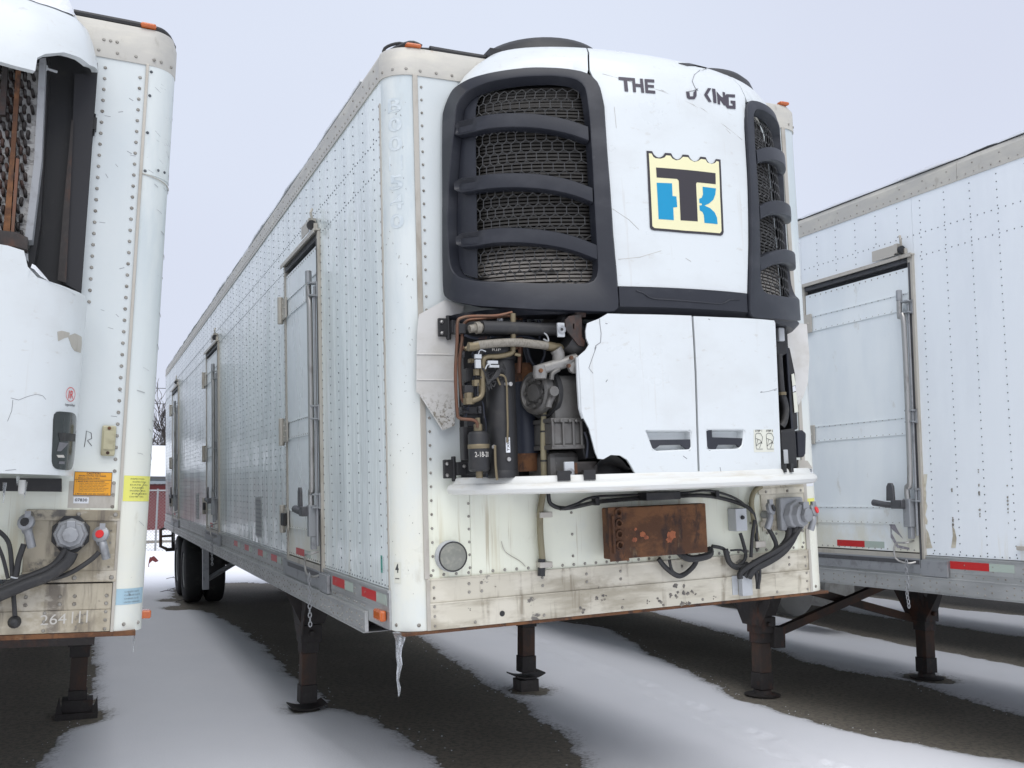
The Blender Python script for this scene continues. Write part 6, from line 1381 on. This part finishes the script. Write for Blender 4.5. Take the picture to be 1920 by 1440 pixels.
# connector plate
A, B = PL(50, 955), PL(217, 1090); g = G(); g.box((A.x, -.006, B.z), (B.x, -.001, A.z)); cpL = g.build('connector_plate', 'sill_dirty', LT, bevel=.002)
for za, zb2 in ((A.z-.05, A.z), (B.z, B.z+.05)): g = G(); g.box((A.x, -.013, za), (B.x, -.0065, zb2)); g.build('plate_strap', 'sill_dirty', cpL, bevel=.003)
r = G()
for x in (A.x+.02, (A.x+B.x)/2+.02, B.x-.02):
    for z in (A.z-.02, B.z+.02): r.rivet((x, -.013, z), (0, -1, 0), .012, .007)
r.build('plate_bolts', 'rivet_head', cpL, kind='stuff')
c = PL(133, 1001); socket7(LT, 'L', (c.x, -.008, c.z), .085)
c = PL(52, 993); gladhand(LT, (c.x, -.008, c.z), -1); c = PL(190, 1015); gladhand(LT, (c.x, -.008, c.z), -1, True)
g = G(); cables(g, 'L', -.10, [(136, 1035), (125, 1055), (90, 1080), (50, 1095), (-20, 1125)], .026, 12); cables(g, 'L', -.08, [(126, 1030), (100, 1062), (50, 1085), (0, 1105), (-20, 1110)], .020, 10)
cables(g, 'L', -.07, [(45, 1020), (35, 1050), (28, 1085), (10, 1108), (-20, 1120)], .013, 10); cables(g, 'L', -.075, [(186, 1035), (170, 1050), (130, 1075), (90, 1085), (50, 1080), (10, 1095)], .011, 8)
cables(g, 'L', -.06, [(-10, 990), (15, 1015), (22, 1060), (25, 1110), (28, 1155)], .010, 8); cables(g, 'L', -.06, [(-10, 1010), (5, 1045), (15, 1085)], .008, 8); g.build('hose_bundle', 'rubber', LT, smooth=True)
g = G(); cables(g, 'L', -.085, [(110, 1045), (95, 1068), (70, 1080), (40, 1085), (20, 1082)], .004, 6); g.build('grey_wire', 'light_grey', LT, smooth=True)
g = G(); p = PL(28, 1165, -.03); g.lathe(p, (0, -1, 0), [(0, 0), (.026, 0), (.028, .03), (.015, .05), (0, .055)], 14); g.build('plug', 'rubber', LT, smooth=True)
# corner details: reflector lens, stickers
A, B = PL(192, 797, -.03), PL(215, 855, -.03); g = G(); g.box((A.x, -.026, B.z), (B.x, -.001, A.z)); o = g.build('reflector_lamp', 'cream_lens', LT, bevel=.008)
g = G(); g.box((A.x+.008, -.031, B.z+.028), (B.x-.008, -.0265, A.z-.025)); g.build('lens', 'cream_lens', o, bevel=.003)
k = G()
for z in (A.z-.013, B.z+.014): k.lathe(((A.x+B.x)/2, -.0262, z), (0, -1, 0), [(0, 0), (.008, 0), (.007, .004), (0, .005)], 10)
k.build('lens_screws', 'rust', o, kind='stuff')
def stickerL(u0, v0, u1, v1, m, nm, y=-.0012): 
    A, B = PL(u0, v0), PL(u1, v1); g = G(); g.box((A.x, y, B.z), (B.x, y+.0008, A.z)); return g.build(nm, m, LT), A, B
stickerL(130, 902, 214, 953, 'trim_alu', 'scraped_patch', -.0009)
o, A, B = stickerL(140, 884, 208, 930, 'sticker_orange', 'caution_sticker', -.0022)
g = G(); W2, H2 = B.x-A.x, A.z-B.z
def tl(g, s, x, y, w_, h, bold=.0): text(g, s, lambda u, v: (A.x+W2*(x+w_*u), -.0030, A.z-H2*(y+h*(1-v))), bold)
tl(g, 'CAUTION', .32, .03, .36, .08, .02); tl(g, 'BEFORE TOWING THIS TRAILER', .12, .14, .72, .06, .01); tl(g, '1. MAKE A VISUAL CHECK', .06, .24, .62, .055, .01); tl(g, '2. MAKE SURE LEGS ARE RAISED', .05, .38, .76, .055, .01)
for k in range(6): tl(g, random.choice(['CHECK THE LANDING GEAR AND KINGPIN', 'BE SURE DOORS ARE CLOSED AND LOCKED', 'CHECK TIRES LIGHTS AND BRAKES NOW']), .14, .47+.065*k, .78-.06*(k % 3), .035)
tl(g, '3. MAKE SURE LEGS ARE CRANKED UP', .05, .90, .88, .055, .01)
for x0, y0, x1, y1 in ((0, 0, 1, .02), (0, .98, 1, 1), (0, .02, .012, .98), (.988, .02, 1, .98), (.0, .33, 1, .345)): g.box((A.x+W2*x0, -.0032, A.z-H2*y1), (A.x+W2*x1, -.0026, A.z-H2*y0))
g.build('sticker_print', 'marker', o)
o, A, B = stickerL(138, 932, 166, 944, 'sticker_white', 'small_label', -.0022); W2, H2 = B.x-A.x, A.z-B.z; g = G(); tl(g, '07830', .1, .2, .8, .5, .02); g.build('sticker_print', 'marker', o)
def lpost(u, v, uu0, uu1, z0, z1, off=.0014):
    a = math.pi/2*(uu0+(uu1-uu0)*u); return (-lr+(lr+off)*math.sin(a), lr-(lr+off)*math.cos(a), z0+(z1-z0)*v)
def lps(z0, z1, m, nm, a0, a1): g = G(); n = 6; g.add([lpost(i/n, j, a0, a1, z0, z1) for j in (0, 1) for i in range(n+1)], [(i, i+1, n+2+i, n+1+i) for i in range(n)]); return g.build(nm, m, LT)
z1 = PL(255, 892).z; z0 = PL(255, 940).z; o = lps(z0, z1, 'sticker_yellow', 'yellow_inspection_sticker', .06, .85); g = G()
for k in range(7): text(g, random.choice(['INSPECTION', 'DATE  VIN', 'PASSED', 'INSPECTOR']), lambda u, v, k=k: lpost(u, v, .2+.05*(k % 2), .55+.07*(k % 3), z1-.018-.014*k, z1-.012-.014*k, .0022))
g.tube([lpost(t, s, .35, .6, z0+.02, z1-.03, .0025) for t, s in ((.9, 1), (.4, .5), (.6, .45), (.1, 0))], .001, 4); g.build('sticker_print', 'marker', o)
z1 = PL(240, 1104).z; z0 = PL(240, 1134).z; o = lps(z0, z1, 'sticker_blue', 'torn_blue_sticker', .05, .80); g = G()
for k in range(4): text(g, random.choice(['UNITED WARRANTY', 'CARRIER DATE', 'ROUND SERVICE']), lambda u, v, k=k: lpost(u, v, .22, .6+.05*(k % 2), z1-.018-.016*k, z1-.011-.016*k, .0022))
g.build('sticker_print', 'print_grey', o)
g = G(); q_ = [PL(u, v) for u, v in ((158, 838), (161, 820), (162, 808), (171, 812), (172, 822), (164, 826), (172, 836))]; g.tube([(p.x, -.0012, p.z) for p in q_], .0016, 5); g.build('marker_letter', 'marker', LT, label='handwritten letter R')
g = G(); g.box((-.012, .20, .035), (.045, .27, .075)); g.build('marker_lamp', 'orange_lens', LT, bevel=.008)
random.seed(8); g = G()
for i in range(46):
    a0 = random.uniform(.15, .9); z = random.uniform(2.15, 2.68) if i < 30 else random.uniform(.3, 2.1); L_ = random.uniform(.02, .07); sl = random.uniform(-.5, -.1)*L_
    P = [(-lr+(lr+.0028)*math.sin(math.pi/2*(a0+L_*3*t)), lr-(lr+.0028)*math.cos(math.pi/2*(a0+L_*3*t)), z+sl*t) for t in (0, .5, 1)]; g.tube(P, random.uniform(.0006, .0013), 4)
for i in range(14):
    x = random.uniform(-.32, -.16); z = random.uniform(.9, 2.6); g.tube([(x, -.0003, z), (x+random.uniform(.01, .03), -.0003, z+random.uniform(-.02, .01))], random.uniform(.0008, .0015), 4)
g.build('scuff_marks', 'grey_paint', LT, kind='stuff')
g = G()
for i in range(60):
    t0 = random.uniform(.15, .85); z = random.uniform(.1, 2.65); a_ = math.pi/2*t0; L_ = random.uniform(.008, .03); P = []
    for t in (0, 1): a2 = a_+t*L_*2*random.uniform(.3, 1); P.append((r2-(r2+.0004)*math.cos(a2), r1-(r1+.0004)*math.sin(a2), z+t*L_*random.uniform(-.6, .6)))
    g.tube(P, random.uniform(.0006, .0015), 4)
g.build('scuff_marks', 'grime', CT, kind='stuff')
# box, roof, undercarriage
g = G(); g.box((-W_, .14, 0), (0, 14.5, LH)); g.build('box_body', 'side_white_matt', LT)
g = G(); g.box((-W_, .14, LH+.002), (0, 14.5, LZ)); g.build('top_rail', 'cap_alu', LT)
g = G(); g.box((-W_+.2, .5, -.12), (-.2, 14, -.02)); g.build('floor_frame', 'rusty_black', LT)
landing_leg(LT, 'L', -1.36, 3.97, 0, 'block'); landing_leg(LT, 'L', -3.3, 3.97, 0, 'shoe')
wheel_set(LT, 'L', -.68, 11.5); wheel_set(LT, 'L', -.68, 12.7); wheel_set(LT, 'L', -2.5, 11.5); wheel_set(LT, 'L', -2.5, 12.7)
# ---- its cooling unit
LU = Surf('L', -1.335, [(.66, .995, .50), (1.2, 1.0, .50), (2.45, 1.0, .50), (2.62, .985, .47), (2.75, .96, .42), (2.84, .92, .34), (2.90, .85, .22), (2.93, .75, .10)], 3.2)
def lp(pts): return LU.px(pts)
zb0 = PL(100, 893).z
lu_c = lp([(45, 470), (52, 500), (70, 520), (100, 530), (135, 543), (160, 556)])
sh = [(-40, zb0)]+[(-40, lu_c[0][1]+.015)]+[(lu_c[0][0]-5, lu_c[0][1]+.01)]+lu_c+[(88, lu_c[-1][1]-.02), (88, zb0)]+[(88-128*k/10, zb0) for k in range(1, 10)]
g = G(); LU.patch(g, sh, 0, .012, da=3.); us = g.build('refrigeration_unit', 'unit_white', LT, smooth=True)
cap_lo = lp([(2, 116), (30, 124), (66, 133), (70, 108), (85, 101), (120, 98), (150, 108), (168, 122), (184, 135)])
cp_ = [(-60, 2.62), (-60, 2.925)]+[(-60+148*k/12, 2.925) for k in range(1, 12)]+[(88, 2.92), (88, cap_lo[-1][1])]+cap_lo[::-1]
g = G(); LU.patch(g, cp_, 0, .03, da=3.); g.build('crown_cap', 'unit_white', LT, smooth=True)
# controller window, emblem, scraped letters
cw = smoothloop(resample(lp([(100, 775), (106, 771), (136, 774), (142, 780), (141, 810), (138, 860), (134, 878), (128, 882), (104, 880), (96, 872), (98, 830)]), 40), 1)
g = G(); LU.patch(g, cw, .004, .006, da=2.); o = g.build('control_window', 'tint_window', us, smooth=True)
for pts, m_ in (([(107, 811), (139, 814), (138, 828), (110, 826)], 'rubber'), ([(109, 829), (126, 831), (112, 846), (105, 846)], 'print_grey'), ([(104, 853), (117, 853), (119, 858), (107, 858)], 'chalk'), ([(109, 865), (119, 865), (119, 870), (108, 870)], 'print_grey')):
    g = G(); LU.patch(g, lp(pts), .006, .0008, da=2.); g.build('control_face', m_, o)
g = G(); el = lp([(132+8.5*math.cos(t), 739.5+13.5*math.sin(t)) for t in [k*math.pi/12 for k in range(24)]]); e2 = shrink(el, .0025)
LU.rings(g, [(el, .001), (el, .0018), (align(el, e2), .0018), (align(el, e2), .001)]); g.build('round_emblem', 'print_red', us)
def lq(q_, off=.0022): a, b, c, d = lp(q_); return lambda u, v: LU(*[(a[j]*(1-u)+b[j]*u)*(1-v)+(d[j]*(1-u)+c[j]*u)*v for j in (0, 1)], off)
g = G(); text(g, 'IR', lq([(127.5, 747), (136.5, 748), (137.5, 733), (129, 732)]), .0); g.build('emblem_letters', 'print_red', us)
g = G(); text(g, 'Ingersoll-Rand', lq([(122, 762), (139.5, 764), (139.5, 758), (122, 756)]), .03); g.build('maker_lettering', 'print_grey', us)
random.seed(5)
for pts in ([(107, 622), (115, 620), (130, 624), (128, 632), (120, 634), (108, 640)], [(128, 630), (140, 625), (152, 632), (153, 645), (150, 662), (140, 658), (134, 650)]):
    g = G(); LU.patch(g, lp([(u+random.uniform(-1, 1), v) for u, v in pts]), .0012, .0006, da=2.); g.build('scraped_lettering', 'trim_alu', us)
g = G()
for pts in ([(20, 746), (35, 750), (50, 744), (68, 739), (80, 742), (86, 749)], [(10, 882), (22, 881), (30, 880)], [(24, 750), (22, 770), (14, 790)]): g.tube([LU(*p, .0005) for p in lp(pts)], .0008, 4)
g.build('hairline_cracks', 'print_grey', us)
# front flank behind missing grille: coil, side sheet, posts
yb = -.03
def slabL(name, m, pts, y0, y1, bevel=0, parent=LT):
    q_ = [un('L', 'y', y0, u, v) for u, v in pts]; g = G(); g.prism([(p.x, p.z) for p in q_], 'y', y0, y1); return g.build(name, m, parent, bevel=bevel)
slabL('back_sheet', 'black', [(-1000, 40), (60, 95), (183, 118), (183, 135), (152, 556), (60, 560), (-1000, 560)], -.012, -.003)
slabL('side_sheet', 'box_dark', [(140, 138), (181, 140), (152, 548), (118, 530), (128, 420)], -.06, -.05)
slabL('rusty_strip', 'rusty_black', [(134, 225), (138, 225), (124, 530), (108, 525), (118, 400)], -.08, -.07)
slabL('coil_side', 'grey_paint', [(74, 110), (86, 108), (78, 300), (60, 450), (46, 450), (64, 300)], -.26, -.05)
slabL('dark_post', 'black', [(86, 108), (92, 108), (76, 420), (60, 520), (50, 500), (62, 430), (78, 300)], -.16, -.05)
slabL('coil_backing', 'dirty_ice', [(-900, 60), (-60, 110), (74, 118), (70, 300), (52, 450), (-60, 450), (-900, 440)], -.20, -.15)
g = G(); random.seed(9)
for iu in range(-26, 6):
    for iv in range(21):
        u = iu*13.5+(6.5 if iv % 2 else 0)+random.uniform(-1, 1); v = 124+iv*15.6+random.uniform(-1.2, 1.2)
        lim = 72-(v-120)*.075
        if u > lim-4 or v > 446: continue
        p = un('L', 'y', -.203, u, v); p2 = un('L', 'y', -.203, u+random.uniform(-2, 3), v+9.5)
        g.tube([p+Vector((0, .01, 0)), p+Vector((0, -.018, 0)), (p+p2)/2+Vector((0, -.026, 0)), p2+Vector((0, -.018, 0)), p2+Vector((0, .01, 0))], .0082, 6, smooth=2)
g.build('coil_bends', 'rusty_black', LT, smooth=True, kind='stuff')
for pts, m_ in (([(30, 122), (39, 124), (18, 440), (5, 440), (20, 280)], 'rust'), ([(30, 296), (36, 298), (26, 440), (20, 440)], 'copper'), ([(6, 118), (15, 120), (10, 215), (-4, 215)], 'sticker_green')):
    slabL('coil_pipe', 'rusty_black' if m_ == 'sticker_green' else m_, pts, -.27, -.24)
slabL('cross_rail', 'rusty_black', [(-900, 395), (-60, 425), (30, 435), (52, 445), (50, 468), (28, 462), (-60, 458), (-900, 430)], -.34, -.26)
slabL('light_bracket', 'light_grey', [(46, 465), (52, 468), (53, 490), (48, 485)], -.22, -.2)
g = G(); q_ = PL(85, 128, -.20); g.tube([q_, q_+Vector((.05, -.005, -.01))], .006, 6); g.lathe(q_, (0, -1, 0), [(0, 0), (.014, 0), (.014, .012), (0, .013)], 6); g.build('loose_bolt', 'light_grey', LT)
q_ = PL(177, 235, -.01); g = G(); g.box((q_.x-.010, -.04, q_.z-.03), (q_.x+.010, -.001, q_.z+.03)); g.tube([(q_.x, -.03, q_.z+.05), (q_.x, -.03, q_.z-.06)], .005, 6); g.build('side_latch', 'black', LT)
slabL('under_tray', 'black', [(-60, 896), (115, 897), (115, 922), (-60, 920)], -.10, -.003)
g = G(); q_ = PL(42, 900, -.30); g.lathe(q_, (0, 0, -1), [(0, 0), (.014, 0), (.014, .05), (.010, .06), (0, .06)], 10); g.build('drain_spout', 'oil_white', LT, smooth=True)
# snow lying on the crown of the left unit
g = G(); na, nr = 40, 10; vs = []
th_ = lambda a, k: .05+.035*float(fbm(np.array(a*.06), np.array(k*.5), 3, 77))
for k in range(nr+1):
    for i in range(na+1):
        a = -60+148*i/na; z = 2.925-.13*(k/nr)**1.4*(.55+.30*math.sin(a*.05)+.25*float(fbm(np.array(a*.09), np.array(3.1), 3, 71)))
        vs.append(LU(a, z, max(.004, th_(a, k)*(1-(k/nr)**3)))+Vector((0, .0, .012*(1-k/nr))))
for i in range(na+1): a = -60+148*i/na; vs.append(Vector((vs[i].x, .12, 2.99+.02*float(fbm(np.array(a*.1), np.array(1.), 3, 5)))))
fs = [(k*(na+1)+i, k*(na+1)+i+1, (k+1)*(na+1)+i+1, (k+1)*(na+1)+i) for k in range(nr) for i in range(na)]+[((nr+1)*(na+1)+i, (nr+1)*(na+1)+i+1, i+1, i) for i in range(na)]
g.add(vs, fs); o = g.build('snow_mound', 'snow_clean', None, smooth=True); o.matrix_world = LT.matrix_world.copy(); tag(o, 'thick snow cap draped over the cooling unit of the left trailer', 'snow')
g = G(); vs = []; pts = [(52, 520), (57, 502), (63, 505), (75, 518), (95, 530), (120, 540), (140, 553)]; 
for i, p in enumerate(lp(pts)): 
    a = LU(*p, .004); b = Vector((a.x, a.y+.06, a.z+(.03 if 0 < i < 4 else .004))); vs += [a, b, Vector((b.x, b.y+.06, a.z-.01))]
g.add(vs, [(i*3+k, i*3+k+1, (i+1)*3+k+1, (i+1)*3+k) for i in range(len(pts)-1) for k in (0, 1)]); o = g.build('snow_pocket', 'snow_clean', None, smooth=True); o.matrix_world = LT.matrix_world.copy(); tag(o, 'small drift of snow caught in the opening above the left unit shroud', 'snow')
for u, v, L_, lab in ((9, 915, .085, 'leftmost short icicle under the left unit shroud'), (34, 903, .04, 'tiny icicle beside the white spout under the left unit'), (48, 913, .07, 'icicle just right of the white spout under the left unit')):
    p = PL(u, v-10, -.30); g = G(); g.tube([p, p-Vector((0, 0, L_*.5)), p-Vector((0, 0, L_))], .008, 8, r2=.002); o = g.build('icicle', 'ice', None, smooth=True); o.matrix_world = LT.matrix_world.copy(); tag(o, lab, 'icicle', 'icicles under the left unit')
p = PL(252, 1186, .03); g = G(); g.tube([p+Vector((0, 0, .0)), p-Vector((0, 0, .04)), p-Vector((0, 0, .09))], .004, 8, r2=.001); o = g.build('icicle', 'ice', None, smooth=True); o.matrix_world = LT.matrix_world.copy(); tag(o, 'thin icicle under the lower corner of the left trailer', 'icicle')

# ================================================================== BACKGROUND
BY = 46
bld = thing('brick_building', 'low red brick building with a snow covered roof behind the chain link fence', 'building', None, (0, BY, 0))
g = G(); g.box((-40, 0, -.2), (3.2, 8, 2.25)); g.build('wall', 'mortar', bld)
bm_ = None; n_ = 0
proto = G(); proto.box((-.105, -.012, -.036), (.105, 0, .036)); pm = proto.build('brick', 'brick_red', bld); pm.location = (1.2, 0, .1)
for j in range(26):
    x = .95+(.11 if j % 2 else 0)
    while x < 2.7:
        if n_ < 290: o = pm.copy(); COL.objects.link(o); o.parent = bld; o.location = (x, 0, .06+j*.083); n_ += 1
        x += .222
g = G()
for j in range(26):
    x = -30+(.11 if j % 2 else 0)
    while x < .95:
        if True: g.add([(x-.1, -.010, .025+j*.083), (x+.1, -.010, .025+j*.083), (x+.1, -.010, .095+j*.083), (x-.1, -.010, .095+j*.083)], [(0, 1, 2, 3)])
        x += .222
g.build('brickwork', 'brick_red', bld, kind='stuff')
g = G(); g.box((-40.4, -.5, 2.26), (3.6, .3, 2.40)); g.box((-40.3, -.4, 2.405), (3.5, .4, 2.58)); g.build('fascia', 'fascia', bld)
g = G(); g.add([(-40.4, -.55, 2.60), (3.6, -.55, 2.60), (3.6, 7, 4.3), (-40.4, 7, 4.3), (-40.4, -.55, 2.5), (3.6, -.55, 2.5), (3.6, 7, 2.5), (-40.4, 7, 2.5)], [(0, 1, 2, 3), (4, 7, 6, 5), (0, 4, 5, 1), (1, 5, 6, 2), (2, 6, 7, 3), (3, 7, 4, 0)]); g.build('roof', 'roof_dark', bld)
g = G(); g.add([(-40.4, -.6, 2.612), (3.65, -.6, 2.612), (3.65, 7, 4.40), (-40.4, 7, 4.40), (-40.4, -.6, 2.70), (3.65, -.6, 2.70), (3.65, 7, 4.48), (-40.4, 7, 4.48)], [(0, 3, 2, 1), (4, 5, 6, 7), (0, 1, 5, 4), (1, 2, 6, 5), (2, 3, 7, 6), (3, 0, 4, 7)]); o = g.build('roof_snow', 'snow_clean'); o.location = (0, BY, 0); tag(o, 'smooth snow covering the roof of the low brick building', 'snow')
# chain link fence
FY = 27.
fz_ = thing('chain_link_fence', 'galvanised chain link fence across the back of the yard', 'fence', None, (0, FY, 0))
g = G(); sx0, sx1, ft = -2.5, 3.2, 1.85; dd = .075
k = sx0-ft
while k < sx1:
    for s in (1, -1):
        x0_, x1_ = (k, k+ft) if s > 0 else (k+ft, k)
        g.tube([(x0_, 0, .03), (x1_, 0, ft)], .0035, 3, cap=False)
    k += dd*1.35
g.build('wire_mesh', 'wire_galv', fz_, kind='stuff')
g = G(); g.tube([(-4.5, 0, ft), (5, 0, ft)], .022, 8); g.build('top_rail', 'wire_galv', fz_)
for x in (-2.4, .62, 3.6):
    g = G(); g.tube([(x, 0, 0), (x, 0, ft+.05)], .03, 8); g.build('fence_post', 'wire_galv', fz_)
# red flag-like rag by the fence and twigs
g = G(); random.seed(2)
q_ = un('W', 'y', 20., 283, 1055); base = Vector((q_.x, 20., 0))
pts = [(-.02, 0, .24), (.06, .01, .28), (.13, .0, .21), (.17, -.01, .16), (.10, .0, .13), (.03, 0, .17), (-.06, 0, .08)]
g.prism([(p[0], p[2]) for p in pts], 'y', -.02, .02); g.tube([(-.05, 0, 0), (-.04, 0, .18), (-.02, 0, .26)], .010, 6); o = g.build('red_rag', 'dark_red', None, bevel=.008); o.location = base; tag(o, 'crumpled dark red rag on a stub standing in the snow before the fence', 'rag')
for i, (u, v) in enumerate(((300, 1110), (318, 1105), (312, 1085), (330, 1128))):
    q_ = un('W', 'z', .028, u, v); g = G(); g.tube([(0, 0, .0), (.12, .1, .015), (.22, .05, .0), (.34, .18, .01)], .006, 5, smooth=3); g.tube([(.12, .1, .01), (.16, .3, .02)], .004, 5); o = g.build('twig', 'bark'); o.location = q_; tag(o, ('bare twig on the snow in front of the fence, farthest of the four', 'bare twig lying near the rear bumper of the middle trailer', 'bare twig behind the rear bumper of the middle trailer', 'bare twig beside the rear tyres of the middle trailer')[i], 'twig', 'twigs on the snow')
# bare trees behind the building
def tree(x, y, h, seed, label):
    random.seed(seed); t = thing('bare_tree', label, 'tree', None, (x, y, 0), 'bare trees behind the brick building'); tr = G(); cr = G()
    def br(p, d, L_, r, lev):
        pts = [p]; q_ = p
        for _ in range(3): d = (d+Vector((random.uniform(-.22, .22), random.uniform(-.22, .22), random.uniform(-.05, .16)))).normalized(); q_ = q_+d*L_/3; pts.append(q_)
        (tr if lev < 2 else cr).tube(pts, r, 5 if lev < 2 else 3, r2=r*.55, cap=False)
        if lev < 5:
            for k in range(5 if lev < 3 else 4 if lev < 4 else 3):
                b = pts[1+k % 3]; nd = (d+Vector((random.uniform(-1, 1), random.uniform(-1, 1), random.uniform(-.25, .8)))*.85).normalized(); br(b, nd, L_*random.uniform(.55, .75), max(.022, r*.5), lev+1)
    br(Vector((0, 0, 0)), Vector((0, 0, 1)), h*.38, h*.022, 0)
    tr.build('trunk', 'bark', t); cr.build('crown', 'bark', t)
for i, (x, y, h) in enumerate(((2.45, 57, 9.0), (-3, 60, 8.5), (-10, 57, 9.5), (3.7, 60, 8.6), (-17, 62, 8.8))):
    tree(x, y, h, 20+i, ('bare twiggy tree rising behind the snowy roof beside the rear of the middle trailer', 'bare tree behind the brick building, hidden by the left trailer', 'bare tree farther left behind the brick building', 'bare tree behind the middle trailer', 'leftmost bare tree behind the brick building')[i])
# overhead wires
for zz, lab in ((7.15, 'upper thin overhead wire crossing the gap between the trailers'), (5.7, 'lower thin overhead wire crossing the gap between the trailers')):
    g = G(); q_ = un('W', 'y', 50., 300, 728 if zz > 6 else 757); g.tube([(-60, 50, q_.z+1.2), (-20, 50, q_.z+.2), (q_.x, 50, q_.z), (60, 50, q_.z+1.4)], .018, 5, smooth=6, cap=False); o = g.build('overhead_wire', 'black'); tag(o, lab, 'wire', 'overhead wires')
print('tris', sum(len(o.data.polygons) for o in bpy.data.objects if o.type == 'MESH'))
